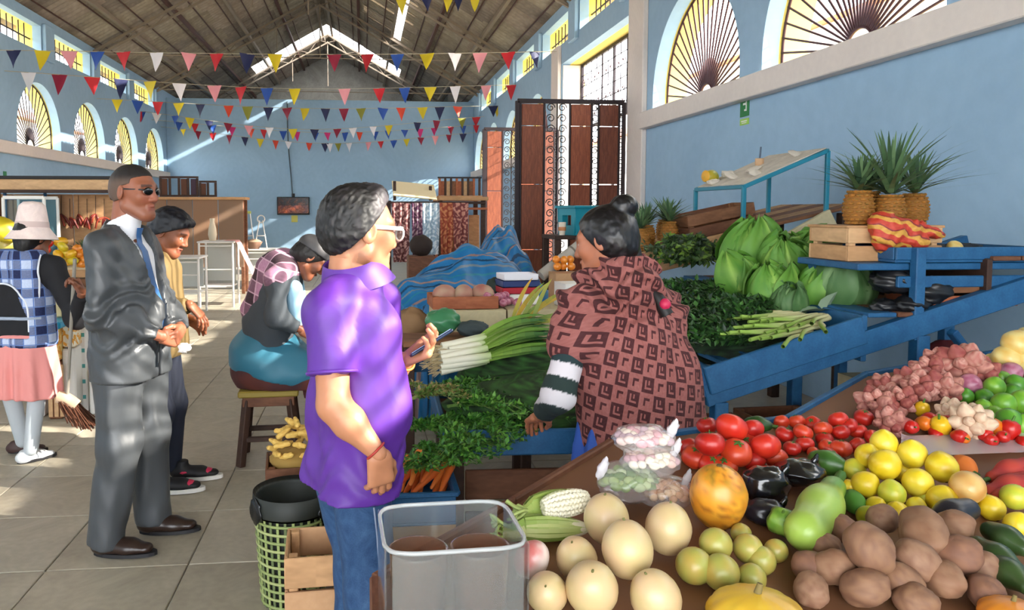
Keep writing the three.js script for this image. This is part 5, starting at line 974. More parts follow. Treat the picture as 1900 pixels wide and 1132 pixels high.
  const sg = shoeGeo(0.23, 0.085, 0.08, 0.6); putShoe(p, 'shoe', sg, W.black, P(0.1, 0.004, 0.4), yaw); putShoe(p, 'shoe', sg, W.black, P(-0.1, 0.004, 0.42), yaw);
}
// ------------------------------------------------------------------ the young man in the tan jacket behind the suit
{
  const fl = at(298, 900, 4.3); fl.y = 0; const yaw = 84 * DEG, H = 1.58, p = new Person('person in a tan jacket and pink sneakers looking down behind the suit', fl, yaw, H), P = (a, b, c) => p.P(a, b, c), Wp = (a, b, c) => p.W(a, b, c);
  p.head(Wp(316, 431, 4.28), 80 * DEG, 0.42, 0, '#8a5238', { slim: true });
  const nk = Wp(297, 478, 4.3), shR = Wp(288, 505, 4.15), shL = Wp(300, 500, 4.45), elR = Wp(310, 580, 4.08), wrR = Wp(352, 565, 4.05), elL = Wp(315, 590, 4.5), wrL = Wp(345, 590, 4.45);
  const B = p.bodyF; B.cap(p.H3(0, -0.05, -0.03), nk, 0.05, 0.055).cap(nk, P(0, 0.9, 0), 0.07, 0.09).cap(shR, elR, 0.04, 0.035).cap(elR, wrR, 0.034, 0.024).cap(shL, elL, 0.04, 0.035).cap(elL, wrL, 0.034, 0.024);
  const hips = [[P(0.085, 0.8, 0), P(0.09, 0.45, 0.04), P(0.1, 0.08, 0.0)], [P(-0.085, 0.8, 0), P(-0.09, 0.45, 0.05), P(-0.1, 0.08, 0.02)]]; for (const [h, k, a] of hips) B.cap(h, k, 0.065, 0.05).cap(k, a, 0.045, 0.033);
  p.hand(handGeo(1, [0.35, 0.45, 0.5, 0.55], 0.1, 0.2), wrR, Wp(377, 590, 4.05).sub(wrR), V(-0.3, -0.9, -0.2), 1.02); p.hand(handGeo(-1, [0.5, 0.5, 0.5, 0.5], 0.03, 0.4), wrL, V(0.1, -0.06, 0), V(0, -0.5, 0.9)); p.body(0.012);
  const hf = hairField((x, y, z) => Math.max(0.022 - y + 0.75 * Math.max(-0.07, z - 0.03), -0.06 - y, z - 0.105), 0.02, 0.007, 45, (F) => { F.cap(V(-0.045, 0.075, 0.062), V(0.045, 0.075, 0.062), 0.034, 0.034, { k: 0.03 }); F.ell(V(0, 0.08, 0.0), 0.08, 0.055, 0.085); }); p.headPart('hair', hf.mesh(0.0045), mat('#10121c', 0.5));
  const J = new Field(0.05); for (const s of [-1, 1]) J.cap(P(s * 0.07, 1.2, 0), P(s * 0.07, 0.82, 0.02), 0.115, 0.13, { k: 0.07 }); J.cap(nk, shR, 0.06, 0.066).cap(nk, shL, 0.06, 0.066).cap(shR, elR, 0.066, 0.058).cap(elR, wrR.clone().lerp(elR, 0.1), 0.056, 0.042, { end: true }).cap(shL, elL, 0.066, 0.058).cap(elL, wrL, 0.056, 0.042, { end: true }).cap(nk.clone().add(V(0, -0.02, 0)), nk.clone().add(V(0.01, 0.03, 0)), 0.075, 0.075, { end: true, k: 0.02 }); J.cut(P(0, 0.74, 0), V(0, -1, 0)); J.disp = (x, y, z) => 0.009 * N3(x * 12, y * 10, z * 12); p.wear('jacket', J, 0.01, mat('#6f5a33', 0.75));
  const Tr = new Field(0.05); for (const [h, k, a] of hips) Tr.cap(h, k, 0.09, 0.07).cap(k, a.clone().add(V(0, -0.02, 0)), 0.07, 0.06, { end: true }); Tr.cap(P(0, 0.9, 0), P(0, 0.82, 0), 0.11, 0.11); p.wear('trousers', Tr, 0.012, mat('#1c2233', 0.8));
  const sg = shoeGeo(0.28, 0.095, 0.11, 0.6); for (const [r, f] of [[0.1, 0.12], [-0.1, 0.16]]) { const m = putShoe(p, 'sneaker', sg, W.black, P(r, 0.004, f), yaw + 0.15, [soleGeo(0.29, 0.1, 0.022), W.white]); part('toe_patch', blob(0.04, 0.022, 0.055, null, 14, 10).translate(0, 0.042, 0.055), mat('#cf2f55', 0.5), m); part('side_patch', blob(0.05, 0.018, 0.05, null, 12, 8).translate(0, 0.05, -0.06), mat('#cf2f55', 0.5), m); }
}
// ------------------------------------------------------------------ the woman with the pale hat and the broom
{
  const fl = at(48, 840, 4.85); fl.y = 0; const yaw = 168 * DEG, H = 1.5, p = new Person('person in a pale hat, plaid apron and pink skirt seen from behind with a broom', fl, yaw, H), P = (a, b, c) => p.P(a, b, c), Wp = (a, b, c) => p.W(a, b, c);
  p.head(Wp(62, 440, 4.85), 150 * DEG, 0.05, 0, '#7a4a34', { slim: true });
  const nk = Wp(58, 478, 4.85), shR = Wp(98, 498, 4.83), shL = Wp(8, 502, 4.85), elR = Wp(142, 590, 4.75), wrR = Wp(152, 543, 4.6), elL = Wp(-22, 590, 4.95), wrL = Wp(-6, 640, 5.05);
  const B = p.bodyF; B.cap(p.H3(0, -0.05, -0.03), nk, 0.048, 0.052).cap(nk, P(0, 0.85, 0), 0.07, 0.1).cap(shR, shL, 0.04, 0.04).cap(shR, elR, 0.04, 0.035).cap(elR, wrR, 0.034, 0.024).cap(shL, elL, 0.04, 0.035).cap(elL, wrL, 0.034, 0.024);
  const legs = [[P(0.09, 0.75, 0), P(0.09, 0.42, 0), P(0.07, 0.08, -0.05)], [P(-0.09, 0.75, 0), P(-0.09, 0.42, 0), P(-0.09, 0.08, 0.1)]]; for (const [h, k, a] of legs) B.cap(h, k, 0.07, 0.05).cap(k, a, 0.045, 0.034);
  p.hand(handGeo(1, [1.1, 1.15, 1.2, 1.2], 0.02, 0.8), wrR, V(-0.04, 0.1, 0.02), V(-0.4, 0.1, 0.6)); p.hand(handGeo(-1, [0.5, 0.5, 0.5, 0.5], 0.02, 0.4), wrL, V(0.02, -0.1, -0.05), V(0.5, 0, -0.5)); p.body(0.012);
  const hf = hairField((x, y, z) => Math.max(-0.05 - y + 1.2 * Math.max(-0.06, z), -0.1 - y), 0.012, 0.003, 60, (F) => F.ell(V(0, -0.06, -0.075), 0.05, 0.05, 0.04, { k: 0.03 })); p.headPart('hair', hf.mesh(0.0045), hairBlack);
  const hat = p.headPart('hat', lathe([[0.001, 0.2], [0.05, 0.195], [0.075, 0.17], [0.088, 0.1], [0.096, 0.04], [0.15, -0.03], [0.148, -0.036], [0.09, 0.03], [0.08, 0.1], [0.06, 0.165], [0.001, 0.185]], 32).translate(0, 0.02, -0.01), mat('#ffffff', 0.9, { map: mottled(0xe6d2cb, 14, 6, 50, 128, 3) })); part('hat_band', lathe([[0.0905, 0.075], [0.0935, 0.075], [0.0985, 0.04], [0.096, 0.04]], 32).translate(0, 0.02, -0.01).applyMatrix4(p.hm), mat('#cbb4ae', 0.8), hat);
  // black jumper, plaid apron-vest, black pocket apron, skirt
  const J = new Field(0.05); for (const s of [-1, 1]) J.cap(P(s * 0.07, 1.16, 0), P(s * 0.07, 0.8, 0), 0.11, 0.12, { k: 0.06 }); J.cap(nk.clone().add(V(0, -0.02, 0)), shR, 0.06, 0.07).cap(nk.clone().add(V(0, -0.02, 0)), shL, 0.06, 0.07).cap(nk, nk.clone().add(V(0, 0.03, 0)), 0.06, 0.058).cap(shR, elR, 0.07, 0.06).cap(elR, wrR.clone().lerp(elR, 0.12), 0.06, 0.042, { end: true }).cap(shL, elL, 0.07, 0.06).cap(elL, wrL, 0.056, 0.042, { end: true }); J.disp = (x, y, z) => 0.008 * N3(x * 14, y * 11, z * 14); p.wear('jumper', J, 0.011, mat('#131318', 0.85));
  const Vs = new Field(0.05); for (const s of [-1, 1]) Vs.cap(P(s * 0.07, 1.2, 0), P(s * 0.08, 0.76, 0), 0.119, 0.137, { k: 0.06 }); Vs.cap(P(0.0, 1.25, -0.02), P(0.1, 1.24, -0.02), 0.085, 0.075).cap(P(0, 1.25, -0.02), P(-0.1, 1.24, -0.02), 0.085, 0.075); Vs.cut(P(0, 0.72, 0), V(0, -1, 0)); Vs.cut(P(0, 1.312, 0), V(0, 1, 0)); Vs.disp = (x, y, z) => 0.006 * N3(x * 12, y * 10, z * 12);
  const hole = (x, y, z) => { const r = x * p.r.x + z * p.r.z, f = x * p.f.x + z * p.f.z; if (f > 0.06) return -1; const w = 0.075 + 0.085 * smooth(1.12, 0.85, y); return Math.min(w - Math.abs(r + 0.03), 1.11 - y - 0.5 * Math.max(0, Math.abs(r + 0.03) - 0.04), y - 0.78); };
  Vs.post = (d, x, y, z) => { const r = Math.abs(x * p.r.x + z * p.r.z); return Math.max(d, hole(x, y, z), r - 0.215 + 0.05 * smooth(1.0, 1.15, y)); }; const vest = p.wear('plaid_apron', Vs, 0.009, mat('#ffffff', 0.85, { map: plaidTex(0x16204a, 0xb9c6e0, 0x5a78b4, 2.2) }), { uv: (x, y, z) => [Math.atan2(x, -z) * 0.17, y] });
  const pip = mat('#dfe3ea', 0.7), on = (r, y) => { for (let f = -0.3; f < 0.1; f += 0.004) { const q = P(r, y, f); if (J.d(q.x, q.y, q.z) < 0.012) return q; } return P(r, y, -0.12); };
  const arch = []; for (let k = 0; k <= 20; k++) { const t = k / 20; arch.push(on(-0.03 - 0.16 * Math.cos(Math.PI * t) * (t < 0.2 || t > 0.8 ? 1 : 0.92), 0.82 + 0.29 * Math.pow(Math.sin(Math.PI * t), 0.55))); } part('piping', tube(arch, 0.006, 60, 5), pip, vest);
  { const a = []; for (let k = 0; k <= 10; k++) a.push(on(0.165 + 0.012 * Math.sin(k * 0.5), 1.28 - 0.5 * k / 10)); part('piping', tube(a, 0.006, 40, 5), pip, vest); const b = []; for (let k = 0; k <= 10; k++) b.push(on(-0.18 + 0.36 * k / 10, 0.9)); part('apron_tie', tube(b, 0.011, 40, 6), mat('#9aa6b8', 0.8), vest); }
  const Sk = new Field(0.06); for (const s of [-1, 1]) Sk.cap(P(s * 0.07, 0.78, 0), P(s * 0.095, 0.42, -0.01), 0.125, 0.14, { k: 0.06 }); Sk.cut(P(0, 0.4, 0), V(0, -1, 0)); Sk.cut(P(0, 0.8, 0), V(0, 1, 0)); Sk.disp = (x, y, z) => 0.013 * Math.sin(Math.atan2(x, z) * 13) * smooth(0.8, 0.5, y); p.wear('skirt', Sk, 0.011, mat('#dc8d88', 0.85));
  const st = new Field(0.03); for (const [h, k, a] of legs) st.cap(k, a, 0.054, 0.042); p.wear('stockings', st, 0.011, mat('#aeb4b8', 0.8));
  const sg = shoeGeo(0.23, 0.085, 0.07, 0.55); putShoe(p, 'shoe', sg, mat('#c9ccce', 0.6), P(0.07, 0.004, -0.01), yaw - 0.6, [soleGeo(0.235, 0.085, 0.014), W.black]); putShoe(p, 'shoe', sg, mat('#3b2420', 0.6), P(-0.09, 0.004, 0.13), yaw - 1.2, [soleGeo(0.235, 0.085, 0.014), W.black]);
  // broom held upright
  const top = Wp(139, 480, 4.62).add(fl), bot = at(124, 745, 4.75); const bm = thing('broom', 'broom with brown bristles held by the person in the pale hat', 'broom', [bot.x, 0, bot.z]); const o = V(bot.x, 0, bot.z);
  part('handle', rod(bot.clone().sub(o), top.clone().sub(o), 0.011, 8), mat('#8a8378', 0.5), bm); const c = bot.clone().sub(o); part('ferrule', tube([c.clone().add(V(-0.05, 0.03, 0)), c.clone().add(V(0, 0.015, 0)), c.clone().add(V(0.06, -0.03, 0))], 0.04, 10, 8), mat('#cfae8e', 0.8), bm);
  const br = []; for (let k = 0; k < 260; k++) { const t = rnd(), a = rr(-0.03, 0.03), s = c.clone().add(V(-0.05 + 0.12 * t, 0.02 - 0.06 * t + rr(-0.02, 0.02), a)); br.push(rod(s, s.clone().add(V(0.05 + rr(0, 0.05), -0.1 - rr(0, 0.04) * 1, a * 1.2)), 0.004, 3)); } const bs = part('bristles', br, mat('#5c3420', 0.9), bm); bs.userData.kind = 'stuff';
}
// =====================================================================  PRODUCE: builders
class Soup { // loose triangles with colours
  constructor() { this.p = []; this.c = []; }
  tri(a, b, c, k) { this.p.push(a.x, a.y, a.z, b.x, b.y, b.z, c.x, c.y, c.z); for (let i = 0; i < 3; i++) this.c.push(k.r, k.g, k.b); }
  quad(a, b, c, d, k) { this.tri(a, b, c, k); this.tri(a, c, d, k); }
  leaf(o, dir, up, L, w, k, bend = 0.3, n = 3) { // blade folded along its rib
    const d = dir.clone().normalize(), s = V(0, 0, 0).crossVectors(d, up).normalize(), u = V(0, 0, 0).crossVectors(s, d); let pm = o.clone(), pl = o, pr = o; const dd = d.clone();
    for (let i = 1; i <= n; i++) { const t = i / n, ww = w * Math.sin(Math.PI * Math.min(0.97, 0.16 + 0.84 * t)) * (i === n ? 0 : 1); dd.addScaledVector(u, -bend / n).normalize(); const m = pm.clone().addScaledVector(dd, L / n), l = m.clone().addScaledVector(s, ww).addScaledVector(u, ww * 0.35), r = m.clone().addScaledVector(s, -ww).addScaledVector(u, ww * 0.35); this.quad(pm, m, l, pl, k); this.quad(pm, pr, r, m, k); pm = m; pl = l; pr = r; }
  }
  strip(pts, ws, up, k, k2) { for (let i = 0; i + 1 < pts.length; i++) { const d = pts[i + 1].clone().sub(pts[i]), s = V(0, 0, 0).crossVectors(d, up).normalize(); const c = k2 ? lerpC(k, k2, i / (pts.length - 2)) : k; this.quad(pts[i].clone().addScaledVector(s, -ws[i]), pts[i].clone().addScaledVector(s, ws[i]), pts[i + 1].clone().addScaledVector(s, ws[i + 1]), pts[i + 1].clone().addScaledVector(s, -ws[i + 1]), c); } }
  geo() { const g = new THREE.BufferGeometry(); g.setAttribute('position', new THREE.Float32BufferAttribute(this.p, 3)); g.setAttribute('color', new THREE.Float32BufferAttribute(this.c, 3)); g.computeVertexNormals(); return g; }
}
const leafM = new THREE.MeshPhysicalMaterial({ vertexColors: true, roughness: 0.55, side: THREE.DoubleSide, transmission: 0.12, thickness: 0 });
const leafOpaque = new THREE.MeshStandardMaterial({ vertexColors: true, roughness: 0.6, side: THREE.DoubleSide });
const vfruit = new THREE.MeshPhysicalMaterial({ vertexColors: true, roughness: 0.38, clearcoat: 0.25, clearcoatRoughness: 0.35 });
const vmatte = new THREE.MeshStandardMaterial({ vertexColors: true, roughness: 0.7 });
const mixN = (a, b, f, s = 0) => (p) => lerpC(a, b, 0.5 + 1.1 * N3(p.x * f + s, p.y * f, p.z * f));
// a fruit prototype: [body geometry, material, optional list of parts]
const G = {};
function defFruit(name, variants) { G[name] = variants; }
const fr = (rx, ry, rz, f, col, m, extra, ws = 22, hs = 16) => ({ geo: paint(blob(rx, ry, rz, f, ws, hs), col), m, extra });
const calyx = (() => { const s = new Soup(), k = lin('#3f6b22'); for (let i = 0; i < 5; i++) { const a = i * 1.257; s.leaf(V(0, 0, 0), V(Math.cos(a), 0.12, Math.sin(a)), V(0, 1, 0), 0.42, 0.09, k, 0.5, 3); } s.leaf(V(0, -0.05, 0), V(0.1, 1, 0), V(1, 0, 0), 0.25, 0.04, k, 0.1, 2); return s.geo(); })();
defFruit('tomato', [0, 1, 2].map((s) => fr(1, 0.84, 1, (v) => 1 + 0.035 * Math.cos(Math.atan2(v.x, v.z) * 5 + s) * (1 - v.y * v.y) - 0.14 * Math.max(0, v.y - 0.8) / 0.2, mixN(lin(['#d2331c', '#c8261a', '#d84a22'][s]), lin(['#c8261a', '#b51c14', '#c7301c'][s]), 1.4, s), vfruit, [['calyx', calyx, leafOpaque, [0, 0.76, 0]]])));
defFruit('lemon', [0, 1, 2, 3].map((s) => fr(1, 1.02, 1, (v) => 1 + 0.1 * Math.pow(Math.max(0, v.y), 14) + 0.03 * N3(v.x * 3 + s, v.y * 3, v.z * 3), mixN(lin(['#e6c81c', '#ead232', '#dcbc18', '#d8cc3a'][s]), lin(['#e9d648', '#d9b414', '#e6ca2c', '#b9c43a'][s]), 1.6, s), vfruit, [['navel', blob(0.13, 0.05, 0.13, null, 10, 6), mat('#4a3418', 0.8), [0, -1.0, 0]]])));
defFruit('guava', [0, 1].map((s) => fr(1, 1.06, 1, (v) => 1 + 0.03 * N3(v.x * 3 + s, v.y * 3, v.z * 3), mixN(lin('#d9b06a'), lin('#c88f4a'), 1.5, s), vfruit, [['navel', blob(0.2, 0.07, 0.2, (v) => 1 + 0.2 * N3(v.x * 4, v.y, v.z * 4), 12, 8), mat('#2b1c12', 0.9), [0, -1.05, 0]]])));
defFruit('lime', [0, 1].map((s) => fr(1, 1.05, 1, (v) => 1 + 0.1 * Math.pow(Math.max(0, v.y), 16), mixN(lin(['#5d9a24', '#3f7d1e'][s]), lin(['#86b93a', '#5fa02a'][s]), 1.6, s), vfruit)));
defFruit('pepino_melon', [0, 1].map((s) => fr(0.95, 1.14, 0.95, (v) => 1 + 0.02 * N3(v.x * 2 + s, v.y * 2, v.z * 2) - 0.05 * Math.max(0, v.y), mixN(lin('#d4b488'), lin('#cdb782'), 1.2, s), vfruit, [['stalk', rod(V(0, 1.02, 0), V(0.04, 1.16, 0.02), 0.06, 6, 0.04), mat('#6a6a3a', 0.8)]], 28, 20)));
defFruit('green_melon', [0, 1].map((s) => fr(1, 1, 1, (v) => 1 + 0.02 * N3(v.x * 3 + s, v.y * 3, v.z * 3), mixN(lin('#a8a850'), lin('#b9a04a'), 1.4, s), vfruit)));
defFruit('potato', [0, 1, 2, 3].map((s) => fr(1.05, 0.85, 0.92, (v) => 1 + 0.14 * N3(v.x * 1.5 + s * 7, v.y * 1.5, v.z * 1.5) + 0.03 * N3(v.x * 6, v.y * 6 + s, v.z * 6), mixN(lin(['#8f6a4e', '#825c44', '#98745a', '#7a5442'][s]), lin(['#785440', '#987256', '#7f5a44', '#8f654c'][s]), 3, s), vmatte, null, 26, 18)));
defFruit('red_onion', [0].map((s) => fr(1, 0.85, 1, (v) => 1 + 0.16 * Math.pow(Math.max(0, v.y), 10), mixN(lin('#a24a6a'), lin('#c98a9c'), 2.2), vfruit, [['root', blob(0.18, 0.06, 0.18, null, 10, 6), mat('#cdb8a0', 0.9), [0, -0.83, 0]]])));
defFruit('yellow_bulb', [0, 1].map((s) => fr(1, 0.9, 1, (v) => 1 + 0.05 * N3(v.x * 3 + s, v.y * 3, v.z * 3), mixN(lin('#e8d58a'), lin('#e6b95a'), 2, s), vfruit)));
defFruit('orange', [0].map((s) => fr(1, 0.97, 1, null, mixN(lin('#dd7a1e'), lin('#e08d2c'), 2), vfruit)));
defFruit('mango', [0, 1].map((s) => fr(1.2, 0.85, 0.85, (v) => 1 + 0.06 * v.x, mixN(lin(['#e0b21c', '#d8c22a'][s]), lin(['#d99a18', '#c8b020'][s]), 1.3, s), vfruit)));
defFruit('oca_tuber', [0, 1, 2].map((s) => fr(1.9, 0.62, 0.62, (v) => 1 + 0.1 * Math.sin(v.x * 9 + s) + 0.12 * N3(v.x * 2 + s * 3, v.y * 2, v.z * 2), mixN(lin('#e0bc66'), lin('#cda048'), 2, s), vmatte)));
const spun = {};
function putFruit(kind, pos, r, label, group, opt = {}) {
  const list = G[kind], v = list[(spun[kind] = (spun[kind] ?? -1) + 1) % list.length], name = opt.name ?? kind, g = v.extra ? thing(name, label, opt.category ?? name.split('_').pop(), pos, 0, group) : null;
  const o = g ?? part(numbered(name), v.geo, v.m, scene, pos); if (!g) tag(o, label, opt.category ?? name.split('_').pop(), group);
  if (g) { part('body', v.geo, v.m, g); for (const [n, ge, m, p] of v.extra) part(n, ge, m, g, p); }
  o.scale.setScalar(r); const e = opt.rot ?? [rr(-0.7, 0.7), rr(0, 6.28), rr(-0.7, 0.7)]; o.rotation.set(...e); if (opt.stretch) o.scale.set(r * opt.stretch[0], r * opt.stretch[1], r * opt.stretch[2]); return o;
}
// =====================================================================  PRODUCE TABLE IN THE FOREGROUND
const bedY = (D) => 0.8 + 0.09 * (D - 1.3);
function onBed(px, py, sizePx, layer = 0, lift = 1) { let r = 0.04, D = 1.8; const dy = (at(px, py, 1).y - EYE); for (let k = 0; k < 4; k++) { D = (EYE - 0.8 + 0.117 - r * lift - layer * 1.5 * r) / (0.09 - dy); r = sizePx / 2 * D / F; } return { p: at(px, py, D), r, D }; }
{
  const g = thing('produce_table', 'sloping foreground table under the tomatoes, lemons, melons and potatoes', 'table', [0, 0, 0]);
  const poly = [[0.02, 1.0], [0.02, 1.46], [0.36, 1.76], [0.72, 2.1], [1.34, 2.24], [1.9, 2.66], [2.75, 2.94], [2.95, 1.0]];
  const top = [], th = 0.03; const P3 = poly.map(([x, D]) => V(x, bedY(D), -D)); const sp = new Soup(), k = lin('#7a5236');
  const tris = THREE.ShapeUtils.triangulateShape(poly.map(([x, D]) => new THREE.Vector2(x, D)), []); for (const [a, b, c] of tris) { sp.tri(P3[a], P3[b], P3[c], k); const dn = V(0, -th, 0); sp.tri(P3[a].clone().add(dn), P3[c].clone().add(dn), P3[b].clone().add(dn), k); }
  for (let i = 0; i < poly.length; i++) { const a = P3[i], b = P3[(i + 1) % poly.length]; sp.quad(a, b, b.clone().add(V(0, -th, 0)), a.clone().add(V(0, -th, 0)), k); }
  part('table_top', sp.geo(), leafOpaque, g);
  for (let i = 0; i < 6; i++) { const a = P3[i], b = P3[i + 1]; part('edge_board', bar(a.clone().add(V(0, -0.03, 0)), b.clone().add(V(0, -0.03, 0)), 0.02, 0.09), i < 3 ? W.brown2 : W.blueDark, g); }
  for (const [x, D] of [[0.1, 1.1], [0.1, 1.42], [0.78, 2.0], [1.4, 2.15], [2.65, 2.8], [2.75, 1.1]]) part('leg', cbox(0.06, bedY(D) - 0.04, 0.06, 0.004), W.dark, g, [x, (bedY(D) - 0.04) / 2, -D]);
  for (let k = 0; k < 4; k++) part('side_board', bar(V(0.1, 0.18 + k * 0.16, -1.44), V(0.78, 0.18 + k * 0.16, -2.02), 0.018, 0.13), k % 2 ? W.brown2 : W.dark, g);
}
const ORD = ['first', 'second', 'third', 'fourth', 'fifth', 'sixth', 'seventh', 'eighth', 'ninth', 'tenth', 'eleventh', 'twelfth', 'thirteenth', 'fourteenth', 'fifteenth', 'sixteenth', 'seventeenth', 'eighteenth'];
const nth = (k, n) => k === 0 ? 'leftmost' : k === n - 1 ? 'rightmost' : ORD[k] + ' from the left';
function pile(kind, list, label, group, opt = {}) {
  const rows = list.length > 12 ? 3 : list.length > 6 ? 2 : 1, ord = [...list].sort((a, b) => a[1] - b[1]), rowOf = (e) => Math.floor(ord.indexOf(e) * rows / list.length), rowName = [[''], [' in the back row', ' in the front row'], [' in the back row', ' in the middle row', ' in the front row']][rows - 1];
  list.forEach((e, i) => { let [px, py, s, layer = 0, own, stretch, rot] = e; const rw = rowOf(e), mates = list.filter((o) => rowOf(o) === rw).sort((a, b) => a[0] - b[0]), rk = mates.indexOf(e); if (!own && rk >= 0) own = opt.short + ', ' + nth(rk, mates.length) + rowName[rw] + ' of the ' + opt.heap;
    const q = onBed(px, py, s, layer, opt.lift ?? 0.9); putFruit(opt.kinds ? opt.kinds[i % opt.kinds.length] : kind, q.p, q.r, own ?? label, group, { name: opt.name ?? kind, category: opt.category, stretch, rot }); });
}
pile('tomato', [[1357, 793, 62, 1, 'largest bright red tomato on top of the tomato heap'], [1318, 823, 58, 1, 'large red tomato left of the topmost tomato'], [1366, 840, 62, 0.4, 'large red tomato directly behind the papaya tip'], [1420, 828, 58, 0.6, 'large red tomato on the side of the heap facing the small tomatoes'], [1395, 797, 46, 1], [1290, 848, 52], [1280, 832, 42], [1398, 853, 48], [1345, 866, 48], [1318, 862, 46], [1312, 790, 40, 0.6], [1440, 850, 44], [1385, 822, 44, 0.4]], 'large red tomato in the heap next to the shawl', 'large tomatoes in the heap', { name: 'large_tomato', category: 'tomato', short: 'large red tomato', heap: 'heap' });
pile('tomato', [[1456, 806, 36], [1490, 802, 38, 0.4], [1494, 824, 36], [1530, 815, 34], [1526, 796, 36, 0.4], [1556, 779, 38, 0.6, 'orange tinted small tomato at the top of the small tomatoes'], [1560, 802, 36, 0.3], [1560, 832, 42, 0, 'round orange red tomato just behind the dark green gourd'], [1592, 800, 36], [1470, 832, 34], [1512, 843, 32], [1590, 826, 34], [1603, 775, 38], [1478, 782, 32], [1508, 786, 32], [1540, 846, 34], [1450, 783, 30], [1620, 812, 34], [1575, 790, 34, 0.5], [1535, 830, 34]], 'small red tomato in the scattered small tomatoes', 'small tomatoes', { name: 'small_tomato', category: 'tomato', short: 'small red tomato', heap: 'small tomatoes' });
pile('lemon', [[1640, 823, 52, 1.2, 'topmost yellow lemon of the lemon heap'], [1610, 846, 48, 0.8], [1642, 863, 60, 0.7, 'large yellow green lemon in the middle of the heap'], [1585, 872, 44], [1693, 843, 56, 0.9, 'large lemon on the upper right of the heap, orange tinted'], [1748, 867, 60, 0.7, 'yellow lemon next to the tan guava with a dark navel'], [1605, 899, 52, 0.2], [1655, 916, 52, 0.2], [1703, 896, 58, 0.4, 'plump lemon in the middle of the lower row'], [1748, 928, 58, 0.1, 'pale green lemon above the dark eggplant'], [1840, 943, 50], [1882, 922, 52, 0.2, 'lemon cut by the picture edge beside the red roots'], [1700, 940, 38], [1665, 952, 46], [1625, 940, 40], [1608, 958, 40], [1888, 975, 52, 0, 'green yellow lemon lying above the dark cucumbers'], [1575, 905, 34], [1675, 875, 42], [1720, 925, 40], [1780, 945, 38]], 'yellow lemon in the lemon heap', 'lemons in the heap', { category: 'lemon', short: 'yellow lemon', heap: 'lemon heap' });
pile('guava', [[1795, 904, 66, 0.6, 'tan guava with a dark navel beside the lemons', null, [1.15, 0.3, 0.7]]], '', undefined, { category: 'guava' });
pile('pepino_melon', [[1125, 962, 92, 0.35, 'cream melon leaning on the maize cobs', null, [0.1, 0, 0.12]], [1240, 980, 94, 0.3, 'cream melon in front of the papaya', null, [0.1, 1, -0.1]], [1164, 1018, 104, 0.55, 'cream melon in the middle of the melon heap', null, [0.15, 2, -0.25]], [1070, 1036, 84, 0.2, 'cream melon at the aisle side of the melon heap', null, [0.2, 0.5, 0.4]], [1098, 1092, 108, 0.15, 'nearest large cream melon', null, [0.3, 1, 0.3]], [1216, 1108, 104, 0.1, 'cream melon beside the nearest one', null, [0.2, 3, -0.4]], [1015, 1100, 84, 0, 'cream melon beside the pink turnip', null, [0.4, 1, 0.5]]], '', 'cream melons', { category: 'melon' });
pile('green_melon', [[1328, 1010, 64, 0.5, 'small green melon on top of the small melons'], [1388, 1018, 58, 0.3], [1288, 1050, 72, 0.1, 'ochre melon next to the cream melons'], [1338, 1062, 72, 0.1], [1412, 1040, 58], [1440, 1022, 46], [1395, 1072, 56], [1375, 990, 40]], 'small green ochre melon near the potatoes', 'small green melons', { category: 'melon', short: 'small green ochre melon', heap: 'small melons' });
pile('potato', [[1614, 1018, 104, 0.7, 'large round brown potato on top of the potato heap'], [1712, 985, 110, 0.5, 'broad brown potato below the dark eggplant', [1.25, 0.8, 0.9]], [1638, 962, 62, 0.6, 'reddish potato at the upper end of the heap'], [1562, 982, 64, 0.3], [1532, 1012, 62, 0.2], [1548, 1052, 84, 0.1], [1700, 1040, 92, 0.4], [1778, 1028, 92, 0.4], [1672, 1078, 86, 0.1], [1752, 1074, 86, 0.1], [1818, 1052, 76], [1500, 1050, 70], [1605, 1090, 90, 0.1], [1770, 975, 76, 0.3], [1505, 1095, 72], [1830, 1100, 80], [1700, 1115, 80]], 'brown potato in the potato heap', 'potatoes', { category: 'potato', lift: 0.8, short: 'brown potato', heap: 'potato heap' });
pile('lime', [[1845, 718, 40, 0.4], [1886, 714, 38, 0.4], [1862, 750, 46, 0.2, 'bright green lime in the middle of the limes'], [1826, 738, 36], [1896, 746, 46, 0.2], [1872, 782, 52, 0.1, 'dark green lime beside the red peppers'], [1846, 772, 38], [1790, 736, 34, 0, 'lone lime beside the purple onion'], [1897, 790, 48], [1878, 730, 38], [1860, 704, 34, 0.4], [1905, 720, 40], [1825, 757, 34]], 'green lime in the lime heap', 'limes', { category: 'lime', short: 'green lime', heap: 'lime heap' });
pile('red_onion', [[1800, 714, 46, 0.2, 'purple onion with a dark eye beside the limes', null, [1.2, 0.4, 0]], [1876, 690, 42, 0.2, 'pink onion behind the limes', null, [0.4, 0, 0.6]], [1836, 706, 38, 0, 'small purple onion between garlic and limes', null, [0.6, 1, 0]]], '', 'purple onions', { category: 'onion' });
pile('yellow_bulb', [[1890, 638, 62, 0.9], [1868, 664, 54, 0.4], [1900, 668, 52, 0.4], [1840, 668, 30, 0.2], [1910, 625, 46, 1]], 'pale yellow fruit in the heap at the far end of the table', 'pale yellow fruits', { name: 'yellow_fruit', category: 'fruit', short: 'pale yellow fruit', heap: 'heap at the table end' });
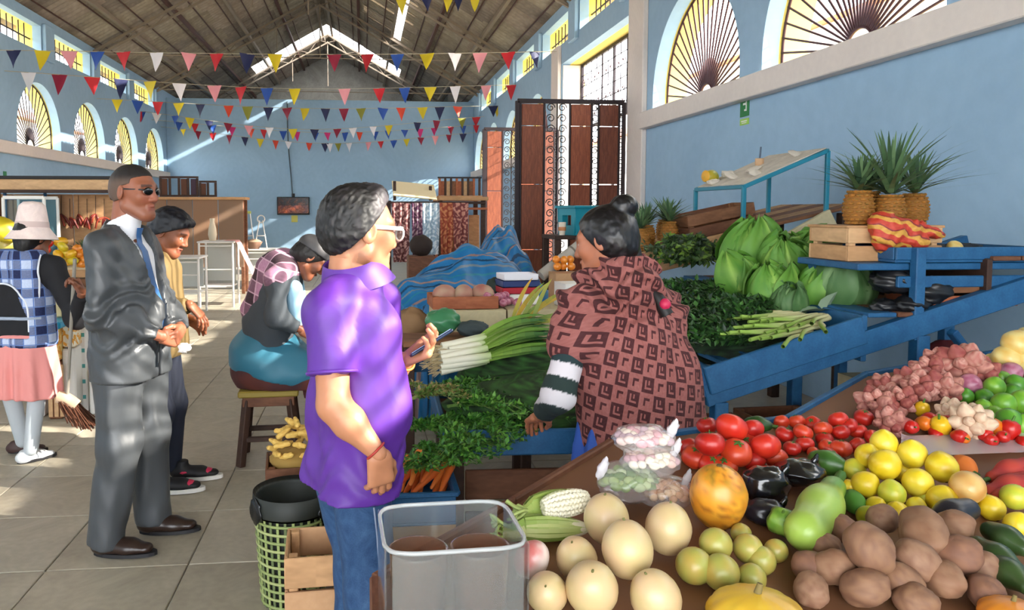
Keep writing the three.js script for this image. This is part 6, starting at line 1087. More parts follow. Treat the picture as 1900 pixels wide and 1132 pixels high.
// garlic: bunches of small bulbs
{
  const bulb = [0, 1, 2].map((s) => paint(blob(1, 1.1, 1, (v) => 1 + 0.14 * Math.abs(Math.cos(Math.atan2(v.x, v.z) * 2.5)) * (1 - v.y * v.y) + 0.35 * Math.pow(Math.max(0, v.y), 8), 14, 10), mixN(lin(['#a8564c', '#8a3a3a', '#c98e7c'][s]), lin(['#d6a594', '#b0685a', '#8a4440'][s]), 2.4, s)));
  const paleB = [0, 1].map((s) => paint(blob(1, 1.1, 1, (v) => 1 + 0.14 * Math.abs(Math.cos(Math.atan2(v.x, v.z) * 2.5)) * (1 - v.y * v.y) + 0.35 * Math.pow(Math.max(0, v.y), 8), 14, 10), mixN(lin('#dcc6a8'), lin('#c99f84'), 2.4, s)));
  const L = [[1625, 748, 66, 0, 'reddish garlic bunch at the near end beside the small tomatoes'], [1652, 784, 62, 0, 'reddish garlic bunch just above the lemons'], [1672, 745, 60, 0.1, 'dark red garlic bunch above the red peppers'], [1690, 705, 62, 0.3, 'reddish garlic bunch with pink bulbs in the middle of the garlic'], [1722, 690, 60, 0.4, 'reddish garlic bunch at the back of the heap'], [1703, 722, 60, 0.3, 'pinkish garlic bunch next to the dark one'], [1748, 718, 64, 0.2, 'dark brown red garlic bunch left of the purple onion'], [1738, 672, 54, 0.6, 'brown garlic bunch at the very back'], [1640, 718, 50, 0, 'garlic bunch behind the near end one'], [1788, 676, 84, 0.3, 'large tan garlic bunch in a net at the back'], [1818, 692, 66, 0.2, 'tan garlic bunch behind the limes'], [1768, 766, 56, 0.3, 'pale cream garlic bunch beside the red peppers', 1], [1803, 782, 72, 0.3, 'large pale pink garlic bunch among the peppers', 1]];
  for (const [px, py, s, lay, label, pale] of L) { const q = onBed(px, py, s, lay, 0.8), g = thing('garlic_bunch', label, 'garlic', q.p, rr(0, 6), 'garlic bunches'); const n = 17, br = q.r * 0.38; for (let k = 0; k < n; k++) { const y = 1 - 2 * (k + 0.5) / n, a = k * 2.4, h = Math.sqrt(1 - y * y) * q.r * 0.72; const m = part('bulb', (pale ? paleB : bulb)[k % (pale ? 2 : 3)], vmatte, g, [Math.cos(a) * h, y * q.r * 0.62, Math.sin(a) * h]); m.scale.setScalar(br * rr(0.7, 1.15)); m.quaternion.setFromUnitVectors(V(0, 1, 0), V(Math.cos(a) * h, y * q.r + 0.01, Math.sin(a) * h).normalize()); } }
}
// hot peppers
{
  const pg = (() => { const p = lathe([[0.001, 0], [0.16, 0.04], [0.34, 0.3], [0.42, 0.62], [0.34, 0.9], [0.18, 1.0], [0.001, 1.0]], 14); return p; })(), stem = rod(V(0, 0.98, 0), V(0.05, 1.25, 0.02), 0.05, 5);
  const cols = { r: mat('#c01f18', 0.3), o: mat('#e0741c', 0.3), y: mat('#e6b820', 0.3) }, gm = mat('#4a7a2a', 0.6);
  const L = [[1718, 772, 44, 'r'], [1735, 782, 40, 'r'], [1752, 788, 46, 'y', 'upright yellow pepper above the plastic film', [0.3, 0, 0.5]], [1700, 782, 36, 'o'], [1790, 796, 38, 'r'], [1842, 796, 44, 'o', 'upright orange pepper in front of the pale garlic', [0.1, 0, 0.1]], [1868, 800, 46, 'r', 'upright red pepper beside the dark green lime', [0.1, 0, -0.15]], [1765, 806, 34, 'r'], [1812, 806, 34, 'r'], [1680, 792, 34, 'r'], [1828, 812, 32, 'r'], [1888, 812, 34, 'r'], [1708, 760, 34, 'y', 'small yellow pepper between two garlic bunches', [0.2, 0, 0]], [1745, 768, 32, 'o'], [1725, 795, 30, 'r'], [1855, 815, 30, 'r'], [1782, 812, 28, 'o']];
  for (const [px, py, s, c, own, rot] of L) { const q = onBed(px, py, s, rot ? 0.15 : 0.35, rot ? 0.95 : 0.6), g = thing('hot_pepper', own ?? (c === 'r' ? 'small red' : 'small orange') + ' pepper, ' + nth(L.map((e) => e[0]).sort((a, b) => a - b).indexOf(px), L.length) + ' of the loose peppers', 'pepper', q.p.clone().add(V(0, rot ? -q.r : 0, 0)), 0, 'hot peppers'); part('body', pg, cols[c], g); part('stem', stem, gm, g); g.scale.setScalar(q.r * 2); g.rotation.set(...(rot ?? [rr(1.2, 1.9), rr(0, 6), rr(-0.5, 0.5)])); }
}
// papaya, gourds, cucumbers, eggplant, green pepper, pumpkin
{
  const q = onBed(1333, 918, 112, 0, 1.25); const pg = paint(blob(0.98, 1.25, 0.98, (v) => (v.y > 0 ? 1 - 0.13 * v.y * v.y : 1) + 0.02 * N3(v.x * 3, v.y * 3, v.z * 3), 30, 24), (v) => { const n = N3(v.x * 2.4, v.y * 2.4, v.z * 2.4), m = N3(v.x * 6, v.y * 5, v.z * 6); let c = lerpC(lin('#d8841c'), lin('#dfa032'), 0.5 + n); if (m > 0.12) c.lerp(lin('#8a4a1a'), Math.min(0.75, (m - 0.12) * 3)); if (n < -0.3) c.lerp(lin('#8c8a2a'), 0.4); return c; });
  const g = thing('papaya', 'large mottled orange papaya standing before the tomatoes', 'papaya', q.p, 0); part('body', pg, vfruit, g); part('stalk', rod(V(0, 1.06, 0), V(0, 1.14, 0), 0.1, 8), mat('#5a4a24', 0.8), g); g.scale.setScalar(q.r); g.rotation.set(0.1, 0.4, 0.05);
  // light green gourd
  const a = onBed(1546, 905, 60, 0.6), b = onBed(1496, 985, 84, 0.1), gd = thing('light_green_gourd', 'long light green gourd with a darker neck lying towards the camera', 'gourd', b.p); const F2 = new Field(0.05), e = a.p.clone().sub(b.p); F2.cap(V(0, 0, 0), e.clone().multiplyScalar(0.55), b.r * 1.0, b.r * 0.82).cap(e.clone().multiplyScalar(0.5), e, b.r * 0.78, b.r * 0.62); part('body', F2.mesh(0.006, { color: (v) => lerpC(lin('#9cba4e'), lin('#5f8f2a'), smooth(0.55, 1.0, v.dot(e) / e.lengthSq()) + 0.2 * N3(v.x * 40, v.y * 40, v.z * 40)) }), vfruit, gd); part('stalk', rod(e.clone().multiplyScalar(1.0), e.clone().multiplyScalar(1.35), 0.012, 6), mat('#3f6a22', 0.7), gd);
  const long = (name, label, p0, p1, r, c1, c2, rough = 0.35) => { const d = p1.clone().sub(p0), o = thing(name, label, name.split('_').pop(), p0); const ff = new Field(0.03); ff.cap(V(0, 0, 0), d.clone().multiplyScalar(0.5), r * 0.86, r).cap(d.clone().multiplyScalar(0.5), d, r, r * 0.7); part('body', ff.mesh(Math.max(0.004, r / 7), { color: mixN(lin(c1), lin(c2), 25) }), rough < 0.3 ? vfruit : vmatte, o); part('stalk', rod(d.clone().multiplyScalar(1.0), d.clone().multiplyScalar(1 + 1.5 * r / d.length()), r * 0.3, 6), mat('#4a6a2a', 0.7), o); return o; };
  const B = (px, py, s, l = 0) => onBed(px, py, s, l); let u = B(1795, 945, 58, 0.5), w = B(1735, 968, 40, 0.4); long('dark_eggplant', 'dark purple black eggplant lying on the potatoes below the guava', u.p, w.p, u.r * 0.9, '#16161e', '#22222c', 0.2);
  u = B(1515, 853, 40, 0); w = B(1560, 866, 40, 0); long('dark_green_gourd', 'short dark green gourd behind the black plastic bags', u.p, w.p, u.r, '#2f5a1c', '#47742a', 0.2);
  u = B(1390, 785, 30, 0); w = B(1425, 790, 30, 0); long('green_cucumber', 'green cucumber at the far edge behind the tomatoes', u.p, w.p, u.r * 0.8, '#2c521f', '#1f3f18', 0.2);
  [[1838, 985, 1900, 1018, 'dark green cucumber nearest the lemons at the picture edge'], [1815, 1012, 1890, 1060, 'second dark green cucumber from the lemons'], [1845, 1040, 1905, 1090, 'third dark green cucumber from the lemons']].forEach(([x0, y0, x1, y1, l], i) => { const m = B(x0, y0, 46, 0.3), n = B(x1, y1, 52, 0.3); long('green_cucumber', l, m.p, n.p, m.r * 0.95, '#28401f', '#3a5228', 0.2); });
  [[1580, 920, 1590, 945, 'small green gourd between lemons and the light green gourd', '#4f8a2a'], [1780, 858, 1800, 872, 'stubby carrot under the plastic film', '#d8742a']].forEach(([x0, y0, x1, y1, l, c]) => { const m = B(x0, y0, 34), n = B(x1, y1, 30); long(c === '#d8742a' ? 'short_carrot' : 'small_gourd', l, m.p, n.p, m.r * 0.9, c, c); });
  [[1905, 862, 1842, 886, 0.4, 'red root lying uppermost by the picture edge'], [1908, 892, 1836, 912, 0.2, 'red root in the middle by the picture edge'], [1905, 880, 1850, 925, 0, 'red root lying lowest by the picture edge']].forEach(([x0, y0, x1, y1, l, lab]) => { const m = B(x0, y0, 40, l), n = B(x1, y1, 22, l); long('red_root', lab, m.p, n.p, m.r * 0.9, '#b8402e', '#a02a2a'); });
  const gp = B(1451, 968, 56, 0.2), pp = thing('green_pepper', 'crumpled green bell pepper beside the light green gourd', 'pepper', gp.p); part('body', paint(blob(1, 1.05, 1, (v) => 1 + 0.12 * Math.cos(Math.atan2(v.x, v.z) * 4) * (1 - v.y * v.y) + 0.14 * N3(v.x * 2.4, v.y * 2.4, v.z * 2.4), 24, 18), mixN(lin('#5d8a2c'), lin('#86ab42'), 2)), vfruit, pp); part('stalk', rod(V(0, 0.85, 0), V(0.15, 1.3, 0.05), 0.1, 6), mat('#5c7a30', 0.7), pp); pp.scale.setScalar(gp.r); pp.rotation.set(0.5, 0, 0.3);
  [[1405, 1108, 186, 'ribbed yellow squash at the lower edge between melons and potatoes'], [1880, 1120, 120, 'ribbed orange squash in the lower corner beside the cucumbers']].forEach(([px, py, s, l], i) => { const k = B(px, py, s, 0, 0.4), o = thing('squash', l, 'squash', k.p.clone().setY(bedY(k.D) + k.r * 0.55)); part('body', paint(blob(1, 0.55, 1, (v) => 1 + 0.06 * Math.abs(Math.cos(Math.atan2(v.x, v.z) * 6)) * (1 - v.y * v.y), 60, 18), mixN(lin(i ? '#d98a2a' : '#e0b93a'), lin(i ? '#d07a20' : '#dba92c'), 2)), vfruit, o); part('stalk', rod(V(0, 0.5, 0), V(0.06, 0.75, 0), 0.09, 8, 0.06), mat('#7a6a3a', 0.8), o); o.scale.setScalar(k.r); });
  const tn = B(985, 1040, 72, 0.2), t = thing('pink_turnip', 'pale pink turnip at the aisle end of the table', 'turnip', tn.p); part('body', paint(blob(0.9, 1.2, 0.9, (v) => (v.y < 0 ? 1 - 0.2 * v.y * v.y : 1), 22, 18), (v) => lerpC(lin('#e6d3c8'), lin('#cf6f6a'), smooth(0.2, -0.6, v.x + 0.3 * N3(v.x * 3, v.y * 3, v.z * 3)))), vfruit, t); part('tip', rod(V(0, -1.1, 0), V(0, -1.5, 0), 0.12, 6, 0.03).rotateX(0), mat('#cdb4a8', 0.8), t); t.scale.setScalar(tn.r); t.rotation.set(0.3, 0, -0.5);
}
// maize cobs
{
  const mk = (label, p0, p1, r, peeled) => { const d = p1.clone().sub(p0), L = d.length(), g = thing('maize_cob', label, 'maize', p0); g.quaternion.setFromUnitVectors(V(1, 0, 0), d.clone().normalize()); const s = new Soup(), hk = [lin('#b3c06a'), lin('#8fae48'), lin('#c9cf8c')];
    part('cob', paint(blob(L * 0.42, r * 0.86, r * 0.86, null, 16, 12).translate(L * 0.55, 0, 0), () => lin('#e9e2c4')), vmatte, g);
    if (peeled) { const k = []; for (let i = 0; i < 22; i++) for (let j = 0; j < 12; j++) { const t = i / 22, x = L * (0.18 + 0.76 * t), rad = r * 0.9 * Math.sqrt(Math.max(0, 1 - Math.pow((x - L * 0.55) / (L * 0.44), 2))), a = j / 12 * 6.283 + (i % 2) * 0.1; if (rad > r * 0.2) k.push(new THREE.SphereGeometry(r * 0.2, 5, 4).translate(x, Math.cos(a) * rad, Math.sin(a) * rad)); } const kn = part('kernels', k, mat('#efe8cf', 0.4), g); kn.userData.kind = 'stuff'; }
    const husk = new Soup(), nn = 9; for (let j = 0; j < nn; j++) { const a = (peeled ? -2.4 + 2.2 * j / nn : 6.283 * j / nn), pts = [], ws = []; for (let i = 0; i <= 8; i++) { const t = i / 8, rad = r * (peeled ? 1.05 : 1.0) * Math.pow(Math.sin(Math.PI * (0.1 + 0.86 * t)), 0.6) * (1 + 0.04 * (j % 3)); pts.push(V(L * (-0.25 + 1.2 * t), Math.cos(a) * rad - (t < 0.15 ? 0.01 : 0), Math.sin(a) * rad)); ws.push(r * 0.62 * Math.sin(Math.PI * (0.06 + 0.9 * t))); } const up = V(0, Math.cos(a), Math.sin(a)); husk.strip(pts, ws, up, hk[j % 3], hk[(j + 1) % 3]); }
    part('husk', husk.geo(), leafOpaque, g); const silk = []; for (let j = 0; j < 8; j++) silk.push(tube([V(-L * 0.1, 0, 0), V(-L * 0.25, rr(-0.02, 0.02), rr(-0.02, 0.02)), V(-L * 0.38, rr(-0.035, 0.03), rr(-0.03, 0.03))], 0.004, 6, 4)); part('husk_tips', silk, mat('#a9b86a', 0.7), g); return g; };
  const b = (x, y, s, l) => onBed(x, y, s, l); let u = b(990, 945, 52, 0.9), w = b(1098, 925, 52, 0.9); w.p.z = u.p.z - 0.02; w.p.y = u.p.y; mk('white kernelled maize cob with the husk peeled back', u.p, at(1098, 925, -u.p.z + 0.02), u.r * 0.95, true);
  u = b(965, 980, 46, 0.1); mk('maize cob still in its green husk beneath the white one', u.p, at(1100, 980, -u.p.z), u.r * 0.95, false); u = b(975, 965, 30, 0.2); mk('slim green husked maize behind the white cob', at(960, 962, 1.78), at(1090, 950, 1.84), u.r * 0.9, false);
}
// plastic bags with contents
function bag(label, px, py, w, h, layer, tint, inner, innerCol, o = {}) {
  const q = onBed(px, py, w, layer, 0.5 * h / w * 2 * 0.9), g = thing(o.name ?? 'plastic_bag', label, 'bag', q.p, rr(-0.3, 0.3)), R = q.r, hy = R * h / w;
  const wr = (v) => 1 + 0.16 * N3(v.x * 2.2 + px, v.y * 2.2, v.z * 2.2) + 0.07 * Math.abs(N3(v.x * 6, v.y * 6 + px, v.z * 6));
  if (inner) { const bits = []; for (let k = 0; k < inner; k++) { const a = k * 2.4, t = Math.sqrt((k + 0.5) / inner), y = 0.55 * Math.sqrt(Math.max(0, 1 - t * t)) * (0.4 + 0.6 * rnd()); bits.push(paint(blob(R * (o.bit ?? 0.2), R * 0.14, R * 0.16, null, 8, 6).rotateY(rnd() * 6).translate(Math.cos(a) * t * R * 0.84, y * hy * 1.35 - hy * 0.12, Math.sin(a) * t * R * 0.7), () => lin(innerCol[k % innerCol.length]))); } const m = part('contents', bits, vmatte, g); m.userData.kind = 'stuff'; }
  part('film', blob(R * 1.02, hy, R * 0.85, wr, 28, 20), o.film ?? phys('#ffffff', 0.12, { transmission: 0.88, thickness: 0, specularIntensity: 0.8 }), g);
  const kn = blob(R * 0.16, R * 0.34, R * 0.12, (v) => 1 + 0.4 * N3(v.x * 4, v.y * 4, v.z * 4), 12, 10); part('knot', kn, o.knot ?? phys('#f2eef0', 0.25, { transmission: 0.4, thickness: 0 }), g, [R * (o.kx ?? 0.9), hy * 0.7, 0], [0, 0, -0.4]); return g;
}
bag('clear bag of sliced pink and cream vegetables, topmost of the bags', 1195, 814, 118, 56, 1.6, 0, 44, ['#d9a0a6', '#ead8c6', '#c9a9b2', '#e6c8c0']);
bag('clear bag of pale chopped vegetables under the topmost bag', 1208, 854, 112, 60, 0.75, 0, 44, ['#e8dcc4', '#d9b4a6', '#cfa3a8', '#ece2d0']);
bag('clear bag of shelled green beans behind the cream melons', 1168, 893, 124, 80, 0.1, 0, 60, ['#7f9a4a', '#b9c894', '#5f7a3a', '#9db06a'], { kx: -0.9 });
bag('clear bag of brownish chopped roots between melon and papaya', 1236, 914, 104, 64, 0.05, 0, 46, ['#b9875a', '#c99a78', '#a8764c', '#d0ac84']);
const blackFilm = phys('#141418', 0.16, { clearcoat: 0.6, clearcoatRoughness: 0.2 });
bag('shiny black plastic bag beside the papaya', 1420, 900, 92, 76, 0, 0, 0, [], { film: blackFilm, knot: blackFilm });
bag('flatter black plastic bag behind the shiny one', 1484, 876, 100, 50, 0.1, 0, 0, [], { film: blackFilm, knot: blackFilm, kx: 0.6 });
bag('folded dark plastic under the black bags', 1420, 950, 80, 50, 0, 0, 0, [], { film: phys('#1b1820', 0.3), knot: blackFilm });
// crinkled clear film laid over the roots at the right
{
  const nx = 40, ny = 14, pos = [], idx = []; for (let j = 0; j <= ny; j++) for (let i = 0; i <= nx; i++) { const t = i / nx, s = j / ny, px = 1672 + 250 * t, py = 806 + 34 * s + 14 * t + 10 * Math.sin(t * 5), D = 2.04 - 0.14 * s; const q = at(px, py, D); pos.push(q.x, Math.max(q.y + 0.012 * N3(i * 0.4, j * 0.5, 3) + 0.006 * N3(i * 1.1, j * 1.3, 7), bedY(D) + 0.02), q.z); } for (let j = 0; j < ny; j++) for (let i = 0; i < nx; i++) { const a = j * (nx + 1) + i; idx.push(a, a + nx + 1, a + 1, a + 1, a + nx + 1, a + nx + 2); }
  const g = new THREE.BufferGeometry(); g.setAttribute('position', new THREE.Float32BufferAttribute(pos, 3)); g.setIndex(idx); g.computeVertexNormals(); const base = at(1790, 830, 2.0); g.translate(-base.x, -base.y, -base.z);
  solo('plastic_film', 'whitish crinkled plastic film between the peppers and the lemons', 'film', g, phys('#f0e6e8', 0.22, { transmission: 0.55, thickness: 0, side: THREE.DoubleSide }), base);
}
// clear plastic box with two tubs
{
  const p = at(835, 1060, 1.26), y = bedY(1.26) + 0.002, g = thing('clear_box', 'clear plastic box at the lower edge before the purple shirted person', 'box', [p.x, y, -1.27], 0.04), cl = phys('#eef2f2', 0.06, { transmission: 0.95, thickness: 0 }), w = 0.235, d = 0.2, h = 0.205;
  for (const s of [-1, 1]) { part('side', cbox(w - 0.02, h, 0.003, 0.001), cl, g, [0, h / 2, s * d / 2]); part('side', cbox(0.003, h, d - 0.02, 0.001), cl, g, [s * w / 2, h / 2, 0]); } const rim = []; for (let k = 0; k < 32; k++) { const a = k / 32 * 6.283, c = Math.cos(a), s = Math.sin(a), q = Math.pow(Math.pow(Math.abs(c), 6) + Math.pow(Math.abs(s), 6), -1 / 6); rim.push(V(c * q * w / 2, h, s * q * d / 2)); } part('rim', tube(rim, 0.004, 90, 6, true), phys('#f2f4f4', 0.1, { transmission: 0.7, thickness: 0 }), g);
  for (const s of [-1, 1]) { const t = thing('round_tub', s < 0 ? 'round tub of brown preserve in the clear box, aisle side' : 'round tub of brown preserve in the clear box, melon side', 'tub', [p.x + s * 0.054, y + 0.002, -1.27]); part('wall', lathe([[0.001, 0.002], [0.044, 0.002], [0.05, 0.16], [0.052, 0.165], [0.048, 0.165], [0.043, 0.006]], 28), phys('#c9a58c', 0.12, { transmission: 0.85, thickness: 0 }), t); part('contents', lathe([[0.001, 0.008], [0.042, 0.008], [0.046, 0.12], [0.001, 0.13]], 24), mat(s < 0 ? '#6a4030' : '#7a4a34', 0.5), t); }
}
// =====================================================================  MIDDLE STALL PRODUCE
const GR = (h) => lin(h);
function herbBunch(name, label, pos, turn, L, n, leafW, cols, spread, rise, group, tilt = 0) { // roots at the origin, tips along +x
  const g = thing(name, label, 'herbs', pos, turn, group), st = new Soup(), lf = new Soup();
  for (let i = 0; i < n; i++) { const az = rr(-1, 1) * spread, el = rise * rr(0.1, 1), len = L * rr(0.75, 1.1), p = []; for (let k = 0; k <= 5; k++) { const t = k / 5; p.push(V(Math.cos(az * t) * len * t, len * (el * t - 0.9 * el * t * t) + rr(-0.004, 0.004) + 0.012, Math.sin(az * t) * len * t * 1.2 + rr(-0.01, 0.01))); } const c = cols[i % cols.length]; st.strip(p, [0.0025, 0.0025, 0.002, 0.002, 0.0016, 0.001], V(0, 1, 0.3), lerpC(c, lin('#a8c070'), 0.4));
    for (let k = 1; k <= 5; k++) for (let m = 0; m < 5; m++) { const d = V(rr(-0.2, 1), rr(-0.2, 0.9), rr(-1, 1)); lf.leaf(p[k].clone().add(V(rr(-0.02, 0.02), rr(0, 0.01), rr(-0.015, 0.015))), d, V(rr(-0.4, 0.4), 1, rr(-0.4, 0.4)), leafW * rr(1.2, 2.2), leafW * rr(0.35, 0.6), lerpC(c, cols[(i + m) % cols.length], rnd()), rr(0, 0.8), 2); } }
  part('stems', st.geo(), leafOpaque, g).userData.kind = 'stuff'; part('foliage', lf.geo(), leafM, g).userData.kind = 'stuff'; if (tilt) g.rotation.z = tilt; return g;
}
{
  const cols = ['#2f6a1e', '#3f7f26', '#57942f', '#22521a', '#6ea63c'].map(GR), pick = (i) => ['coriander bunch nearest the carrots on the herb table', 'coriander bunch spilling over the front edge of the herb table', 'coriander bunch in the middle of the herb table', 'coriander bunch next to the striped sleeve', 'coriander bunch lying under the leek roots', 'coriander bunch in the back row of the herb table', 'coriander bunch in the back row beside the arm', 'coriander bunch hanging out at the front corner', 'loose coriander bunch on top of the herb heap'][i];
  const S = [[800, 800, 2.95, -0.1, 0.3], [865, 815, 2.9, -1.0, 0.28], [880, 760, 3.02, 0.15, 0.3], [960, 775, 3.02, 0.4, 0.28], [830, 735, 3.2, 0.1, 0.3], [905, 725, 3.28, -0.2, 0.3], [970, 735, 3.3, 0.3, 0.28], [830, 835, 2.86, -1.3, 0.26], [900, 790, 2.96, -0.4, 0.3]];
  S.forEach(([x, y, D, t, L], i) => { const q = at(x - 50, y, D); herbBunch('coriander_bunch', pick(i), q, t, L, 46, 0.016, cols, 0.75, 0.34, 'coriander bunches on the herb table'); });
  // a low mound of greens the bunches lie on
  const gm = mat('#ffffff', 0.85, { map: tex(128, (u, v) => { const n = TN(u, v, 26) * 50 + TN(u, v, 60, 4) * 30; return [38 + n * 0.5, 70 + n, 26 + n * 0.4]; }, 1) }); const m = solo('greens_mound', 'flat layer of tangled green stems under the coriander bunches', 'herbs', blob(0.43, 0.13, 0.33, (v) => 1 + 0.16 * N3(v.x * 4, v.y * 4, v.z * 4) + 0.07 * N3(v.x * 12, v.y * 12, v.z * 12), 40, 22), gm, [HERB.x - 0.02, HERB.h + 0.1, -HERB.D]);
  const m2 = solo('greens_mound', 'higher tangle of green stems under the leeks', 'herbs', blob(0.4, 0.17, 0.16, (v) => 1 + 0.16 * N3(v.x * 4 + 4, v.y * 4, v.z * 4), 36, 18), gm, [HERB.x + 0.02, HERB.h + 0.16, -HERB.D - 0.24]);
}
// leeks: white shafts to the aisle, green leaves towards the shawl
{
  const mk = (s) => { const g = new THREE.Group(), sh = tube([V(0, 0, 0), V(0.1, 0.002, 0), V(0.22, 0.004, 0.004 * s)], 0.017, 8, 10); part('shaft', paint(sh, (p) => lerpC(lin('#e6e2cc'), lin('#b9cc8a'), smooth(0.1, 0.24, p.x))), vmatte, g);
    for (let j = 0; j < 5; j++) { const sp = new Soup(), a = (j - 2) * 0.13 + 0.05 * s, pts = [], ws = [], up = 0.1 + 0.1 * ((j * 3 + s) % 4); for (let i = 0; i <= 8; i++) { const t = i / 8; pts.push(V(0.19 + 0.34 * t * Math.cos(a), 0.005 + up * (t - 0.75 * t * t) * 0.5, 0.3 * t * Math.sin(a))); ws.push(0.017 * Math.sin(Math.PI * (0.25 + 0.72 * t))); } sp.strip(pts, ws, V(0, 1, (j - 2) * 0.4), lin('#8fb24a'), lin(['#2f6a30', '#3f7a34', '#25582a', '#5c8f3a', '#2c6238'][j])); part('leaf', sp.geo(), leafOpaque, g); }
    const r = []; for (let j = 0; j < 14; j++) r.push(rod(V(0.004, 0, 0), V(-0.03 - rr(0, 0.03), rr(-0.02, 0.015), rr(-0.025, 0.025)), 0.0015, 3)); part('roots', r, mat('#cbb58a', 0.9), g).userData.kind = 'stuff'; return g; };
  const protos = [mk(0), mk(1), mk(2)]; const base = at(812, 668, 3.5);
  for (let k = 0; k < 17; k++) { const row = Math.floor(k / 6), i = k % 6, g = protos[k % 3].clone(); g.name = numbered('leek'); scene.add(g); const lab = 'leek in the ' + ['lowest', 'middle', 'top'][row] + ' layer of the leek heap, ' + (i ? ORD[i] : 'first') + ' counted from the camera side'; tag(g, lab, 'leek', 'leeks on the herb table'); const P0 = at(806 + rr(-6, 14) + row * 8, 690 - i * 7.5 - row * 9, 3.34 + i * 0.035); g.position.copy(P0); g.rotation.set(rr(-0.4, 0.4), rr(-0.05, 0.2), 0.13 + rr(-0.03, 0.06)); }
  // yellowing leaves sticking up
  const y = new Soup(); const b0 = at(990, 600, 3.6), K = [lin('#b5b04a'), lin('#d9a63a'), lin('#7f9a3c'), lin('#98a85a')]; for (let k = 0; k < 9; k++) { const a = rr(0.2, 1.3), pts = [], ws = []; for (let i = 0; i <= 6; i++) { const t = i / 6; pts.push(V(Math.cos(a) * 0.3 * t + k * 0.012 - 0.1, Math.sin(a) * 0.34 * t - 0.1 * t * t, -0.05 + k * 0.01)); ws.push(0.011 * Math.sin(Math.PI * (0.2 + 0.78 * t))); } y.strip(pts, ws, V(0.2, 0.2, 1), K[k % 4], K[(k + 1) % 4]); } solo('leek_leaf_tuft', 'tuft of yellowing leek leaves standing up behind the leeks', 'leaves', y.geo(), leafOpaque, b0);
}
// carrots in the blue bin
{
  const g0 = lathe([[0.001, -0.005], [0.006, 0], [0.011, 0.06], [0.016, 0.13], [0.0175, 0.155], [0.012, 0.165], [0.001, 0.166]], 12), M3 = [mat('#d9682a', 0.5), mat('#c8541f', 0.5), mat('#e07a34', 0.5)], top = mat('#6a8a3a', 0.7);
  for (let k = 0; k < 13; k++) { const lay = Math.floor(k / 5), g = thing('carrot', 'orange carrot in the ' + ['lowest', 'middle', 'top'][lay] + ' layer of the blue bin, ' + nth(k % 5, lay === 2 ? 3 : 5), 'carrot', [0.132 + (k % 5) * 0.034 + rr(-0.008, 0.008), 0.525 + 0.034 * lay, -2.57 - rr(0, 0.06)], 0, 'carrots in the blue bin'); const m = part('root', g0, M3[k % 3], g); part('crown', blob(0.008, 0.006, 0.008, null, 8, 6), top, g, [0, 0.168, 0]); g.quaternion.setFromUnitVectors(V(0, 1, 0), V(0.35 + rr(-0.3, 0.35), 0.3 + rr(-0.12, 0.12), -0.75).normalize()); }
}
// herbs with roots beside the carrots, dark fruits
herbBunch('leafy_root_bunch', 'leafy bunch with pale roots between the carrots and the coriander', at(765, 745, 3.0), 0.5, 0.2, 26, 0.014, ['#4f7a2a', '#7a9440', '#a58a5a'].map(GR), 1.2, 0.5);
